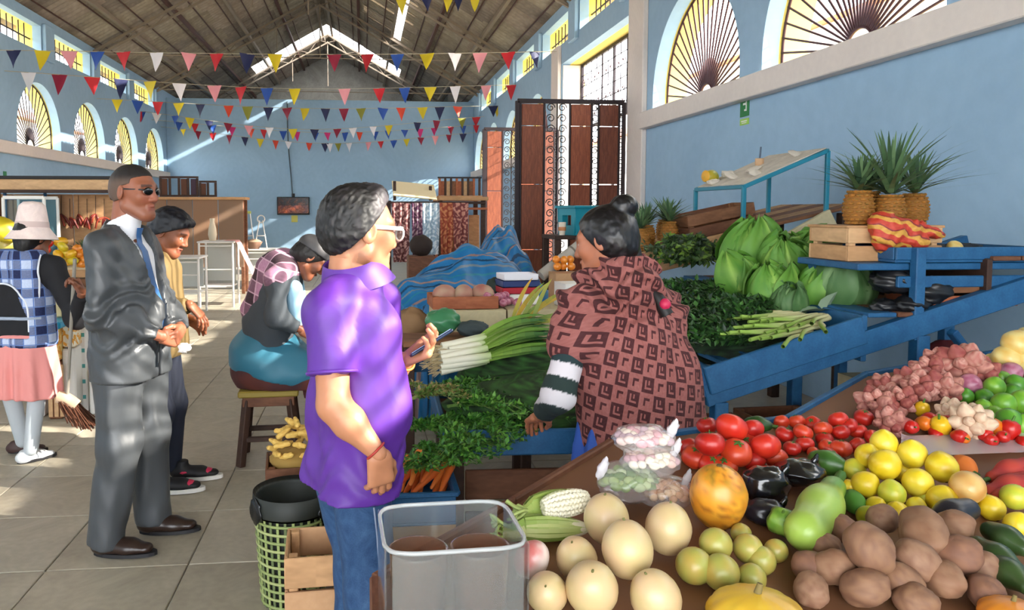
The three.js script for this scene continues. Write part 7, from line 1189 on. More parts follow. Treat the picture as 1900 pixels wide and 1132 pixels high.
// things on the counter behind
{
  const y = CNT.h + 0.033 + 0.185;
  const rad = new Soup(); for (let k = 0; k < 12; k++) { const c = at(905 + (k % 7) * 9, 555 - Math.floor(k / 7) * 10, 4.52), q = putFruit('red_onion', V(c.x, y + 0.03 + 0.035 * Math.floor(k / 7), -4.5 - (k % 3) * 0.04), 0.028, 'small red radish, ' + (k < 7 ? nth(k, 7) + ' in the lower row' : nth(k - 7, 5) + ' in the upper row') + ' on the pale carton', 'radishes on the pale carton', { name: 'radish' }); }
  for (const [px, i, l] of [[800, 0, 'grey brown melon in the orange tray nearest the purple shirt'], [832, 1, 'grey brown melon in the middle of the orange tray'], [862, 2, 'grey brown melon at the far end of the orange tray']]) { const c = at(px, 530, 4.62), o = solo('brown_melon', l, 'melon', paint(blob(0.075, 0.06, 0.06, (v) => 1 + 0.05 * N3(v.x * 3 + i, v.y * 3, v.z * 3), 20, 14), mixN(lin('#b59a80'), lin('#a8695c'), 14, i)), vmatte, [0.5 + i * 0.12, y + 0.075, -4.6], [0, i * 1.3, 0.1], 'brown melons'); }
  solo('red_sack', 'small pink red sack at the end of the orange tray', 'sack', blob(0.05, 0.06, 0.05, (v) => 1 + 0.15 * N3(v.x * 3, v.y * 3, v.z * 3)), mat('#b8404a', 0.8), [0.36, y - 0.185 + 0.055, -4.7]);
  solo('dark_sack', 'dark green sack between orange tray and radishes', 'sack', blob(0.07, 0.08, 0.06, (v) => 1 + 0.15 * N3(v.x * 3, v.y * 3, v.z * 3)), mat('#26332a', 0.7), [0.86, y + 0.075, -4.83]);
  const gb = thing('green_bag', 'green translucent plastic bag standing before the pale carton', 'bag', at(822, 612, 4.1).setY(0.86)); part('film', blob(0.1, 0.07, 0.07, (v) => 1 + 0.22 * N3(v.x * 2.5, v.y * 2.5, v.z * 2.5), 24, 18), phys('#4f9a6a', 0.3, { transmission: 0.35, thickness: 0 }), gb, [0, 0.08, 0]); part('contents', blob(0.085, 0.06, 0.06, (v) => 1 + 0.2 * N3(v.x * 3, v.y * 3, v.z * 3), 18, 12), mat('#3f7a2a', 0.7), gb, [0, 0.07, 0]);
  const ts = thing('small_table', 'small dark table under the green plastic bag', 'table', [at(822, 612, 4.1).x + 0.12, 0, -4.06]); legsOf(ts, 0.7, 0.3, 0.83, W.dark, 0.05); part('table_top', cbox(0.7, 0.03, 0.3, 0.004), W.brown, ts, [0, 0.846, 0]);
  solo('dark_cloth_bundle', 'dark grey cloth bundle beside the green plastic bag', 'bundle', blob(0.09, 0.045, 0.07, (v) => 1 + 0.2 * N3(v.x * 3, v.y * 3, v.z * 3)), mat('#3f4a4c', 0.8), [at(878, 615, 4.05).x, 0.902, -4.06]);
  solo('potato_sack', 'open tan sack of dark roots left of the pale carton', 'sack', blob(0.1, 0.1, 0.1, (v) => 1 + 0.15 * N3(v.x * 3, v.y * 3, v.z * 3), 22, 16), mat('#8a6a4a', 0.9), [0.3, CNT.h + 0.12, -4.55]);
  // oranges-red tomatoes in the clear bag near the shawl
  for (let k = 0; k < 6; k++) { const c = at(1040 + (k % 3) * 13, 500 - Math.floor(k / 3) * 9, 4.9); putFruit('orange', V(c.x, 1.17 + 0.045 * Math.floor(k / 3), -4.98 - 0.03 * (k % 2)), 0.028, 'small orange tomato, ' + nth(k % 3, 3) + (k < 3 ? ' in the lower row' : ' in the upper row') + ' beside the shawled head', 'orange tomatoes beside the shawled head', { name: 'orange_tomato', category: 'tomato' }); }
  carton('tomato_carton', 'carton under the small orange tomatoes beside the shawled head', [at(1052, 520, 4.98).x, CNT.h + 0.033, -4.99], 0, 0.2, 0.35, 0.2, W.carton, false);
  const mt = thing('rolled_mat', 'grey rolled mat leaning across the counter behind the shawl', 'mat', at(1004, 512, 5.12)); const e = at(1085, 448, 5.2).sub(mt.position); part('prop', cbox(0.05, mt.position.y + e.y * 0.5 - 0.02, 0.05, 0.004), W.dark, mt, [e.x * 0.5, -mt.position.y + (mt.position.y + e.y * 0.5 - 0.02) / 2, e.z * 0.5 - 0.02]); part('roll', rod(V(0, 0, 0), e, 0.04, 12), mat('#a39c92', 0.8), mt); part('strap', [rod(e.clone().multiplyScalar(0.3), e.clone().multiplyScalar(0.33), 0.043, 12), rod(e.clone().multiplyScalar(0.7), e.clone().multiplyScalar(0.73), 0.043, 12)], mat('#6a6258', 0.8), mt);
}
// =====================================================================  STAND ALONG THE RIGHT WALL
const ST = { x0: 1.43, y0: 0.8, s: 0.3, d0: 3.02, d1: 4.9 };
{
  const g = thing('tiered_stand', 'dark blue tiered wooden stand along the right wall carrying greens and cabbages', 'stand', [0, 0, 0]);
  const S = (x, D, dy = 0) => V(x, ST.y0 + ST.s * (x - ST.x0) + dy, -D);
  for (const D of [3.02, 3.95, 4.88]) { part('stringer', bar(S(ST.x0, D, -0.03), S(3.4, D, -0.03), 0.05, 0.1), W.blue, g); for (const x of [1.5, 2.4, 3.3]) part('post', cbox(0.06, S(x, D).y - 0.08, 0.06, 0.004), W.blueDark, g, [x, (S(x, D).y - 0.08) / 2, -D]); }
  part('front_rail', bar(S(ST.x0, 3.0, 0.03), S(ST.x0, 4.92, 0.03), 0.03, 0.13), W.blue, g);
  part('end_board', bar(S(ST.x0, 2.99, 0.035), S(2.12, 2.99, 0.035), 0.022, 0.12), W.blue, g);
  for (let k = 0; k < 6; k++) part('slat', bar(S(1.5 + k * 0.11, 3.0, 0.025), S(1.5 + k * 0.11, 4.9, 0.025), 0.095, 0.018), W.blueDark, g);
  part('step_riser', cbox(0.025, 0.2, 1.88, 0.004), W.blueDark, g, [2.14, 1.0, -3.95]); for (let k = 0; k < 4; k++) part('step_board', cbox(0.13, 0.02, 1.88, 0.004), k % 2 ? W.brown2 : W.blueDark, g, [2.22 + k * 0.137, 1.1, -3.95]);
  part('step_riser', cbox(0.025, 0.24, 1.88, 0.004), W.dark, g, [2.71, 1.22, -3.95]); for (let k = 0; k < 5; k++) part('step_board', cbox(0.13, 0.02, 1.88, 0.004), W.brown2, g, [2.79 + k * 0.137, 1.34, -3.95]);
  // raised shelf at the near end on its post
  const sx0 = at(1535, 480, 3.3).x - 0.02; part('shelf_board', cbox(3.45 - sx0, 0.03, 0.46, 0.004), W.blueDark, g, [(sx0 + 3.45) / 2, 1.305, -3.28]); part('shelf_post', cbox(0.045, 0.4, 0.045, 0.004), W.blue, g, [2.38, 1.19, -3.02]); part('shelf_post', cbox(0.045, 0.2, 0.045, 0.004), W.blueDark, g, [sx0 + 0.06, 1.2, -3.46]); part('shelf_front', cbox(0.9, 0.05, 0.02, 0.004), W.blue, g, [2.75, 1.24, -3.04]);
  part('brace', bar(V(2.52, 1.03, -2.985), V(2.68, 0.84, -2.985), 0.045, 0.03), W.blue, g);
  // goods around the near end
  const tr_ = thing('blue_tray', 'dark blue tray on the raised shelf holding a pale fruit', 'tray', [2.62, 1.322, -3.22]); part('base', cbox(0.66, 0.012, 0.36, 0.002), W.blueDark, tr_, [0, 0.007, 0]); for (const s of [-1, 1]) { part('side', cbox(0.66, 0.055, 0.014, 0.003), W.blueDark, tr_, [0, 0.04, s * 0.18]); part('side', cbox(0.014, 0.055, 0.34, 0.003), W.blueDark, tr_, [s * 0.325, 0.04, 0]); }
  putFruit('yellow_bulb', V(at(1772, 446, 3.2).x, 1.38, -3.2), 0.034, 'pale yellow fruit alone in the blue tray', undefined, { name: 'pale_fruit', category: 'fruit' });
  for (let k = 0; k < 3; k++) solo('black_cloth', ['dark cloth fold in the blue tray beside the pineapples', 'dark cloth heap in the middle of the blue tray', 'flat dark cloth at the wall end of the blue tray'][k], 'cloth', blob(0.11, 0.03 + 0.012 * (k === 0 ? 1 : 0), 0.07, (v) => 1 + 0.25 * N3(v.x * 3 + k, v.y * 3, v.z * 3)), mat('#1a1c24', 0.7), [2.5 + k * 0.16, 1.365, -3.3]);
  crate('brown_crate', 'brown wooden crate under the raised shelf at the picture edge', [2.68, 1.126, -3.2], 0.05, 0.42, 0.11, 0.3, [W.brown, W.red], 2);
  solo('red_sack', 'dark red sack hanging under the stand at the picture edge', 'sack', blob(0.12, 0.1, 0.08, (v) => 1 + 0.2 * N3(v.x * 3, v.y * 3, v.z * 3)), mat('#5e1d22', 0.8), [2.62, 0.86, -3.14]);
  for (const [px, py, D, r, l] of [[1660, 520, 3.12, 0.1, 'black plastic heap beside the cabbage with rippled leaves'], [1720, 540, 3.1, 0.1, 'black plastic heap next to the blue post'], [1690, 565, 3.06, 0.07, 'small black heap at the near end of the stand'], [1640, 570, 3.1, 0.06, 'dark leafy scraps below the rippled cabbage']]) { const q = at(px, py, D); const o = solo('black_heap', l, 'bag', blob(r, r * 0.62, r * 0.9, (v) => 1 + 0.3 * N3(v.x * 3 + px, v.y * 3, v.z * 3), 24, 18), phys('#15161a', 0.4), q.setY(Math.max(q.y, ST.y0 + ST.s * (q.x - ST.x0) + r * 0.5))); }
}
[[1.72, 'brown crate stored under the stand nearest the shawl'], [2.16, 'brown crate stored under the middle of the stand'], [2.95, 'brown crate stored under the stand by the wall']].forEach(([x, l], i) => crate('stored_crate', l, [x, 0, -3.5 - 0.1 * i], 0.05 * i, 0.38, 0.5, 0.4, [W.brown, W.brown2], 4));
carton('stored_carton', 'pale carton stored under the stand behind the garlic', [2.55, 0, -3.42], 0.03, 0.3, 0.72, 0.3, W.cartonPale, false);
// celery and chard on the sloping tray
{
  const dk = ['#1c3a18', '#28501f', '#356428', '#17301a', '#477a30'].map(GR), py = (x) => ST.y0 + ST.s * (x - ST.x0) + 0.045;
  const list = [[1.55, 3.25, 2.75, 0.34], [1.72, 3.3, 2.6, 0.36], [1.86, 3.42, 2.85, 0.34], [1.6, 3.62, 3.3, 0.34], [1.78, 3.7, 2.9, 0.36], [1.95, 3.82, 2.7, 0.34], [1.7, 4.0, 3.2, 0.36], [1.88, 4.2, 3.0, 0.34], [1.6, 4.3, 2.8, 0.34], [1.5, 3.1, 2.4, 0.3]], lab = ['at the near front corner of the tray', 'next to the celery butts', 'below the cabbages', 'behind the front rail', 'in the middle of the tray', 'under the leftmost cabbage', 'farther back on the tray', 'at the back below the riser', 'at the back by the rail', 'hanging over the near end board'];
  list.forEach(([x, D, t, L], i) => herbBunch('leafy_green_bunch', 'dark leafy green bunch ' + lab[i], V(x + 0.2, py(x + 0.2) + 0.03, -D), t, L, 40, 0.024, dk, 0.7, 0.45, 'leafy greens on the sloping tray'));
  solo('greens_mound', 'dense layer of dark greens on the sloping tray', 'herbs', blob(0.3, 0.11, 0.62, (v) => 1 + 0.18 * N3(v.x * 5, v.y * 5, v.z * 5) + 0.08 * N3(v.x * 14, v.y * 14, v.z * 14), 40, 26), mat('#ffffff', 0.85, { map: tex(128, (u, v) => { const n = TN(u, v, 30) * 40; return [26 + n * 0.5, 46 + n, 24 + n * 0.4]; }, 2) }), [1.78, 0.95, -3.75], [0, 0, 0.29]);
  // celery: pale stalks with butts towards the wall end
  const stalk = (s) => { const g = new THREE.Group(); const n = 7; for (let j = 0; j < n; j++) { const a = (j - 3) * 0.07, z = (j - 3) * 0.011; const m = tube([V(0, 0.012 * (j % 2), z), V(-0.14, 0.02 + 0.012 * (j % 2), z * 1.5 + a * 0.05), V(-0.32, 0.035 * (1 + (j % 3) * 0.4), z * 2 + a * 0.5)], 0.0085, 8, 6); part('stalk', paint(m, (p) => lerpC(lin('#d9d3a0'), lin('#8fb04a'), smooth(-0.05, -0.3, p.x))), vmatte, g); } part('butt', blob(0.022, 0.02, 0.042, null, 12, 8), mat('#cfc39a', 0.8), g); return g; };
  [[1515, 628, 3.12, 0.35, 'celery with pale stalks and a creamy butt nearest the camera'], [1500, 605, 3.25, 0.2, 'celery lying behind the nearest one'], [1525, 612, 3.2, 0.55, 'celery with a brown cut butt below the rippled cabbage'], [1480, 588, 3.35, 0.1, 'celery with yellowish stalks at the back'], [1495, 642, 3.08, 0.3, 'celery at the near edge of the tray']].forEach(([px, y, D, t, l], i) => { const g = stalk(i); g.name = numbered('celery'); scene.add(g); tag(g, l, 'celery', 'celery on the sloping tray'); const q = at(px, y, D); g.position.copy(q).setY(Math.max(q.y, py(q.x) + 0.03)); g.rotation.set(0, t, 0.15); });
  const ws = new Soup(); const b0 = at(1420, 590, 3.4); ws.strip([V(-0.16, 0.02, 0), V(-0.1, 0.045, 0), V(0, 0.03, 0.02), V(0.09, -0.01, 0.05), V(0.16, -0.05, 0.08)], [0.006, 0.008, 0.009, 0.009, 0.008], V(0, 1, 0.4), lin('#8fae62'), lin('#dfe2cc')); solo('chard_stem', 'single long whitish stem arching over the dark greens', 'stem', ws.geo(), leafOpaque, b0);
}
// cabbages: heads wrapped in ribbed leaves
{
  const leafG = (s, rough) => { const n = 12, m = 10, pos = [], idx = [], col = []; for (let j = 0; j <= m; j++) for (let i = 0; i <= n; i++) { const u = i / n * 2 - 1, v = j / m, w = Math.pow(Math.sin(Math.PI * (0.12 + 0.8 * v)), 0.6), th = u * 1.05 * w, ph = -0.5 + v * 1.9; const rad = 1 + 0.11 * Math.sin(u * 15 + s * 3 + v * 4) * v * v * (0.35 + Math.abs(u)) + 0.05 * Math.sin(u * 7 + s) * v + (rough ? 0.04 * N3(u * 7, v * 9, s) : 0.03 * N3(u * 3, v * 4, s)) + 0.42 * Math.pow(v, 2.4) * (0.6 + 0.4 * Math.sin(s)) + 0.08 * Math.pow(Math.abs(u), 4); pos.push(Math.cos(ph) * Math.sin(th) * rad, Math.sin(ph) * rad, Math.cos(ph) * Math.cos(th) * rad); const rib = Math.exp(-u * u * 60) + 0.35 * Math.max(0, Math.cos(u * 16 + v * 7)) * 0.4, c = lerpC(lin(rough ? '#38602e' : '#4a8226'), lin(rough ? '#86a670' : '#9cc258'), Math.min(1, rib * 0.7 + 0.25 * N3(u * 4, v * 4, s + 3) + 0.1)); col.push(c.r, c.g, c.b); } for (let j = 0; j < m; j++) for (let i = 0; i < n; i++) { const a = j * (n + 1) + i; idx.push(a, a + 1, a + n + 1, a + 1, a + n + 2, a + n + 1); } const g = new THREE.BufferGeometry(); g.setAttribute('position', new THREE.Float32BufferAttribute(pos, 3)); g.setAttribute('color', new THREE.Float32BufferAttribute(col, 3)); g.setIndex(idx); g.computeVertexNormals(); return g; };
  const smoothL = [0, 1, 2].map((s) => leafG(s * 1.7, false)), roughL = [0, 1, 2].map((s) => leafG(s * 1.7 + 9, true)), heart = paint(blob(0.86, 0.86, 0.86, (v) => 1 + 0.04 * N3(v.x * 4, v.y * 4, v.z * 4)), mixN(lin('#9fc25a'), lin('#7aa843'), 3)), heart2 = paint(blob(0.9, 0.8, 0.9, (v) => 1 + 0.05 * N3(v.x * 7, v.y * 7, v.z * 7), 30, 20), mixN(lin('#5f8f4e'), lin('#86b06a'), 7));
  const L = [[1390, 478, 4.05, 0.16, 0, 'smooth green cabbage at the back of the cabbage row'], [1465, 500, 3.8, 0.15, 0, 'large smooth green cabbage in the middle of the row'], [1372, 520, 3.85, 0.11, 0, 'cabbage with loose outer leaves nearest the shawl'], [1430, 545, 3.55, 0.115, 0, 'pale green cabbage in front of the middle one'], [1568, 530, 3.4, 0.14, 1, 'crinkled savoy cabbage at the near end of the row'], [1510, 480, 3.75, 0.13, 0, 'dark green cabbage under the pineapple crate'], [1462, 565, 3.42, 0.08, 1, 'small crinkled savoy cabbage in front of the row'], [1520, 545, 3.45, 0.1, 0, 'bright green cabbage next to the savoy one']];
  for (const [px, y, D, r, rough, l] of L) { const q = at(px, y, D), g = thing('cabbage', l, 'cabbage', q, rr(0, 6), 'cabbages on the stand'); part('heart', rough ? heart2 : heart, vmatte, g); const LS_ = rough ? roughL : smoothL; for (let k = 0; k < 9; k++) part('leaf', LS_[k % 3], leafOpaque, g, [0, 0, 0], [rr(-0.5, 0.45), k * 0.785 + rr(-0.2, 0.2), 0]).scale.setScalar(0.92 + 0.05 * (k % 4)); g.scale.setScalar(r); g.rotation.set(rr(0.0, 0.5), rr(0, 6), rr(-0.4, 0.4)); }
  crate('cabbage_crate', 'dark wooden crate the cabbages are heaped on', [2.28, 1.112, -3.78], 0, 0.2, 0.07, 0.7, [W.dark, W.brown2], 1);
  const rb = new Soup(), b1 = at(1530, 578, 3.3); for (let k = 0; k < 5; k++) rb.leaf(V(0, 0, 0), V(rr(-1, 1), 0.2, rr(-0.3, 1)), V(0, 1, 0), 0.12, 0.045, lerpC(lin('#6f8a6a'), lin('#a3b59a'), rnd()), 0.5, 4); solo('loose_cabbage_leaf', 'loose grey green leaves lying in front of the savoy cabbage', 'leaves', rb.geo(), leafOpaque, b1);
}
// pineapples
function pineapple(label, pos, h, r, crownL, turn, group, tilt = 0, lush = 1) {
  const g = thing('pineapple', label, 'pineapple', pos, turn, group); const rows = 9, cols = 11, body = lathe([[0.001, 0], [r * 0.72, 0.004], [r * 0.95, h * 0.2], [r, h * 0.45], [r * 0.92, h * 0.75], [r * 0.6, h * 0.97], [0.001, h]], 20); part('core', body, mat('#8a5a20', 0.8), g);
  const eyes = [], cA = lin('#bd7426'), cB = lin('#66561f'); for (let j = 0; j < rows; j++) for (let i = 0; i < cols; i++) { const t = (j + 0.5) / rows, y = h * t, rad = r * (t < 0.45 ? 0.76 + 0.24 * Math.sin(t / 0.45 * 1.57) : 1 - 0.34 * Math.pow((t - 0.45) / 0.55, 2.2)), a = (i + (j % 2) * 0.5) / cols * 6.283; const e = paint(new THREE.IcosahedronGeometry(r * 0.27, 0).scale(1, h / rows / r * 1.6, 0.5), () => lerpC(cA, cB, rnd())); e.translate(0, 0, 0.0).rotateX(-(t - 0.45) * 0.9).translate(0, y, rad * 0.96).rotateY(a); eyes.push(e); } part('eyes', eyes, vmatte, g).userData.kind = 'stuff';
  const n = Math.round(46 * lush); for (let k = 0; k < n; k++) { const t = k / n, a = k * 2.4, el = 0.15 + 1.35 * t, L = crownL * (0.55 + 0.5 * Math.sin(Math.PI * Math.min(1, 0.25 + t * 0.8))) * rr(0.85, 1.1), sp = new Soup(), pts = [], ws = [], d = V(Math.cos(a), 0, Math.sin(a)); for (let i = 0; i <= 5; i++) { const q = i / 5; pts.push(V(0, h + crownL * 0.1 * t, 0).addScaledVector(d, r * 0.22 * (1 - t) + L * q * Math.cos(el) * (0.65 + 0.6 * q * (1 - t))).add(V(0, L * Math.sin(el) * (q - 0.22 * q * q * (1.2 - t)) * 1.1, 0))); ws.push(r * 0.19 * Math.pow(1 - q, 0.65) + 0.0006); } sp.strip(pts, ws, V(-d.x * 0.4, 1, -d.z * 0.4), lin(['#3f5c3a', '#56744a', '#2f4a34', '#6a8658'][k % 4]), lin(['#4f7048', '#3b5a3c', '#5c7a50'][k % 3])); part('crown_leaf', sp.geo(), leafOpaque, g); }
  g.rotation.z = tilt; return g;
}
{
  const px0 = at(1535, 487, 3.3), px1 = at(1702, 487, 3.3); crate('pineapple_crate', 'pale slatted crate on the raised shelf under the pineapples', [(px0.x + px1.x) / 2, 1.322, -3.3], 0, px1.x - px0.x, 0.15, 0.3, [W.pale, W.pale2], 2);
  const b = 1.476; const lid = solo('crate_board', 'thin wooden board lying on the pineapple crate', 'board', cbox(px1.x - px0.x + 0.02, 0.012, 0.3, 0.002), W.pale2, [(px0.x + px1.x) / 2, b - 0.004 + 0.004, -3.3]);
  const y = b + 0.0065; const X = (px) => at(px, 400, 3.3).x;
  pineapple('orange pineapple at the near left end of the crate', V(X(1582), y, -3.26), 0.16, 0.064, 0.21, 0.3, 'pineapples on the pale crate'); pineapple('greenish pineapple second from the left on the crate', V(at(1610, 400, 3.38).x, y, -3.38), 0.16, 0.062, 0.21, 1.3, 'pineapples on the pale crate'); pineapple('pineapple with the tallest spreading crown in the middle', V(at(1650, 400, 3.24).x, y, -3.24), 0.14, 0.066, 0.36, 2.1, 'pineapples on the pale crate', 0, 1.2); pineapple('squat pineapple at the right end of the crate', V(at(1700, 400, 3.36).x - 0.005, y, -3.37), 0.15, 0.062, 0.26, 4.1, 'pineapples on the pale crate', -0.05);
  // red and yellow striped bag draped over the crate corner
  const F2 = new Field(0.03), q = (a, c, D) => at(a, c, D); F2.cap(q(1640, 412, 3.1), q(1690, 425, 3.1), 0.045, 0.04, { k: 0.03 }).cap(q(1640, 430, 3.1), q(1700, 448, 3.1), 0.05, 0.04).cap(q(1690, 425, 3.1), q(1745, 438, 3.12), 0.035, 0.02).cap(q(1635, 415, 3.12), q(1640, 445, 3.12), 0.05, 0.05); F2.disp = (x, yy, z) => 0.02 * N3(x * 16, yy * 20, z * 16) + 0.009 * N3(x * 40, yy * 40, z * 40); const base = q(1660, 450, 3.12); const sg = F2.mesh(0.008, { uv: (x, yy, z) => [(x - base.x), (yy - base.y) + (x - base.x) * 0.25] }); sg.translate(-base.x, -base.y, -base.z); solo('striped_bag', 'red and yellow striped bag draped before the tall pineapple', 'bag', sg, mat('#ffffff', 0.6, { map: tex(256, (u, v) => { const s = (v * 8 + TN(u, v, 8) * 0.5) % 1, n = TN(u, v, 40) * 14; return s < 0.5 ? [188 + n, 58 + n, 38 + n] : s < 0.88 ? [204 + n, 150 + n, 62 + n] : [128 + n, 36 + n, 44 + n]; }, 2.6) }), base);
}
// second stand farther back: planks, crate, pineapples, sloping metal rack
{
  const D0 = 5.0, g = thing('plank_stand', 'second stand of bare planks behind the cabbages near the gate', 'stand', [0, 0, 0]); const S = (x, D, dy = 0) => V(x, 1.2 + 0.22 * (x - 1.9) + dy, -D);
  part('front_plank', bar(S(1.88, D0, -0.02), S(2.86, D0, -0.02), 0.03, 0.16), W.pale2, g); for (let k = 0; k < 6; k++) part('plank', bar(S(1.92, D0 + 0.1 + k * 0.17, 0.035), S(3.5, D0 + 0.1 + k * 0.17, 0.035), 0.155, 0.022), k % 2 ? W.pale2 : W.brown, g); for (const [x, D] of [[1.95, 5.05], [3.4, 5.05], [1.95, 5.9], [3.4, 5.9]]) part('post', cbox(0.07, S(x, D).y - 0.0, 0.07, 0.004), W.dark, g, [x, S(x, D).y / 2, -D]);
  part('long_board', bar(at(1445, 462, 4.93), at(1545, 405, 4.93), 0.04, 0.14), W.cartonPale, g);
  const cr = crate('leaning_crate', 'brown wooden crate leaning on the plank stand before the metal rack', S(2.54, 5.25, 0.05), 0.0, 0.5, 0.17, 0.32, [W.brown, W.brown2], 2); cr.rotation.z = 0.2;
  const y = (x) => S(x, 5.2).y + 0.05; [[1.95, 5.15, 0.3, 'orange pineapple nearest the hair bun'], [2.06, 5.32, 1.2, 'pineapple behind the leafy bunch near the bun'], [2.18, 5.2, 2.2, 'pineapple with a dark crown in the row near the bun'], [2.24, 5.42, 3.1, 'pineapple farthest from the hair bun in the back row']].forEach(([x, D, t, l]) => pineapple(l, V(x, y(x), -D), 0.16, 0.062, 0.2, t, 'pineapples on the plank stand'));
  const dk = ['#33531f', '#2a4420', '#6f8f2c', '#1f331a'].map(GR); [[1262, 470, 4.86, 1.8, 'leafy bunch with yellow leaves hanging over the plank nearest the bun'], [1285, 470, 4.86, 1.4, 'dark leafy bunch hanging over the plank'], [1240, 465, 4.9, 2.4, 'leafy bunch hanging beside the braid']].forEach(([px, py_, D, t, l]) => { const b = herbBunch('hanging_leafy_bunch', l, at(px, 440, D), -1.57, 0.2, 34, 0.03, dk, 1.1, 0.3, 'leafy bunches on the plank stand'); b.rotation.set(0, -1.4 + rr(-0.3, 0.3), -0.9, 'YZX'); });
  // metal rack with a sloping paper-covered top
  const r = thing('metal_rack', 'teal metal rack with a sloping paper covered top against the wall', 'rack', [0, 0, 0]), A = V(2.6, 1.71, -4.95), B = V(2.6, 1.71, -5.7), Cc = V(3.2, 1.96, -5.7), Dd = V(3.2, 1.96, -4.95); for (const [a, b] of [[A, B], [B, Cc], [Cc, Dd], [Dd, A]]) part('rail', bar(a, b, 0.028), W.teal, r); for (const a of [A, B, Cc, Dd]) part('leg', bar(V(a.x, S(a.x, 5).y + 0.03, a.z), a, 0.028), W.teal, r); part('sheet', bar(A.clone().lerp(B, 0.5).add(V(0.01, 0.018, 0)), Cc.clone().lerp(Dd, 0.5).add(V(-0.01, 0.018, 0)), 0.74, 0.006, 0.001), mat('#ffffff', 0.85, { map: mottled(0xc8bfb2, 18, 8, 40, 128, 2) }), r);
  for (let k = 0; k < 7; k++) { const t = rr(0.08, 0.85), z = -5.02 - rr(0, 0.6); solo('paper_scrap', 'crumpled newspaper scrap lying on the metal rack top', 'paper', blob(0.06, 0.012, 0.045, (v) => 1 + 0.5 * N3(v.x * 4 + k, v.y * 4, v.z * 4), 14, 10), mat('#ffffff', 0.9, { map: mottled(0xd6cdc0, 30, 20, 60, 64, 8) }), [2.6 + 0.6 * t, 1.745 + 0.25 * t, z], [0, rr(0, 3), 0.4], 'newspaper scraps on the metal rack'); }
  const pp = thing('cut_papaya', 'green and yellow cut papaya lying on the metal rack', 'papaya', [2.68, 1.805, -5.6], 0.3); part('body', paint(blob(0.075, 0.055, 0.055, (v) => 1 - 0.28 * Math.max(0, v.x), 22, 16), (v) => lerpC(lin('#6f8f22'), lin('#c0a024'), 0.5 - v.x * 5 + N3(v.x * 20, v.y * 20, v.z * 20) * 0.4)), vfruit, pp); part('cut_face', blob(0.012, 0.045, 0.045, null, 12, 10), mat('#d9a02c', 0.5), pp, [-0.062, 0.005, 0]);
  const cn = thing('small_jar', 'small jar with a thin brush standing on the metal rack', 'jar', [2.98, 1.875, -5.45]); part('body', lathe([[0.001, 0], [0.03, 0], [0.032, 0.06], [0.028, 0.065], [0.026, 0.01]], 16), mat('#c8a27c', 0.6), cn); part('brush', rod(V(0, 0.02, 0), V(0.008, 0.15, 0), 0.006, 6), mat('#4a5a70', 0.5), cn);
}
// =====================================================================  BASKET, TUBERS, CRATE IN THE AISLE
{
  const p = at(543, 940, 2.98), g = thing('woven_basket', 'tall woven plastic basket with a black lining beside the purple shirt', 'basket', [p.x, 0, p.z]), rb = 0.12, rt = 0.148, h = 0.44, rad = (y) => rb + (rt - rb) * y / h, gm = mat('#8d9a5e', 0.6), dk = mat('#20241f', 0.6);
  part('lining', lathe([[0.001, 0.012], [rb - 0.012, 0.012], [rt - 0.012, h - 0.02], [rt + 0.006, h + 0.006], [rt + 0.01, h - 0.06], [rt + 0.004, h - 0.075], [rt + 0.003, h - 0.02], [rt - 0.016, h - 0.03], [rb - 0.02, 0.02], [0.001, 0.02]], 36), dk, g);
  for (let k = 0; k < 30; k++) { const a = k / 30 * 6.283; part('upright_strip', bar(V(Math.cos(a) * (rb + 0.002), 0, Math.sin(a) * (rb + 0.002)), V(Math.cos(a) * (rad(h - 0.07) + 0.002), h - 0.07, Math.sin(a) * (rad(h - 0.07) + 0.002)), 0.011, 0.005, 0.001), k % 2 ? gm : mat('#5d6a42', 0.6), g); }
  for (let k = 0; k < 11; k++) { const y = 0.015 + k * 0.033; part('ring_strip', new THREE.TorusGeometry(rad(y) + 0.003, 0.006, 5, 40).rotateX(Math.PI / 2), k % 2 ? mat('#a3ab70', 0.6) : gm, g, [0, y, 0]); }
  for (let k = 0; k < 3; k++) { const a = k * 2.1 + 2.6; part('lining_fold', blob(0.05, 0.05, 0.012, (v) => 1 + 0.3 * N3(v.x * 3 + k, v.y * 3, v.z * 3), 14, 10).rotateY(-a + 1.57).translate(Math.cos(a) * (rt + 0.008), h - 0.05, Math.sin(a) * (rt + 0.008)), phys('#111214', 0.25), g); }
  const q = at(548, 880, 3.42); crate('tuber_crate', 'wooden crate under the heap of yellow tubers behind the basket', [q.x, 0, q.z], 0.1, 0.26, 0.42, 0.26, [W.brown2, W.dark], 4); solo('straw_bed', 'low bed of straw under the yellow tubers', 'straw', blob(0.11, 0.06, 0.11, (v) => 1 + 0.15 * N3(v.x * 5, v.y * 5, v.z * 5)), mat('#9a7a3c', 0.9), [q.x, 0.42, q.z]);
  for (let k = 0; k < 26; k++) { const lay = Math.floor(k / 8), a = k * 2.4, rr_ = [0.1, 0.085, 0.06, 0.02][lay]; putFruit('oca_tuber', V(q.x + Math.cos(a) * rr_, 0.465 + lay * 0.042, q.z + Math.sin(a) * rr_), 0.022, ['yellow tuber at the bottom of the tuber heap', 'yellow tuber in the second layer of the tuber heap', 'yellow tuber high in the tuber heap', 'yellow tuber on top of the tuber heap'][lay], 'yellow tubers', { name: 'oca_tuber', category: 'tuber', rot: [rr(-0.3, 0.3), rr(0, 3), rr(-0.4, 0.4)] }); }
  const c = at(576, 1060, 2.5); crate('slatted_crate', 'tan slatted crate on the floor behind the jeans', [c.x + 0.02, 0, c.z], 0.05, 0.2, 0.44, 0.24, [W.pale2, W.carton], 4);
}
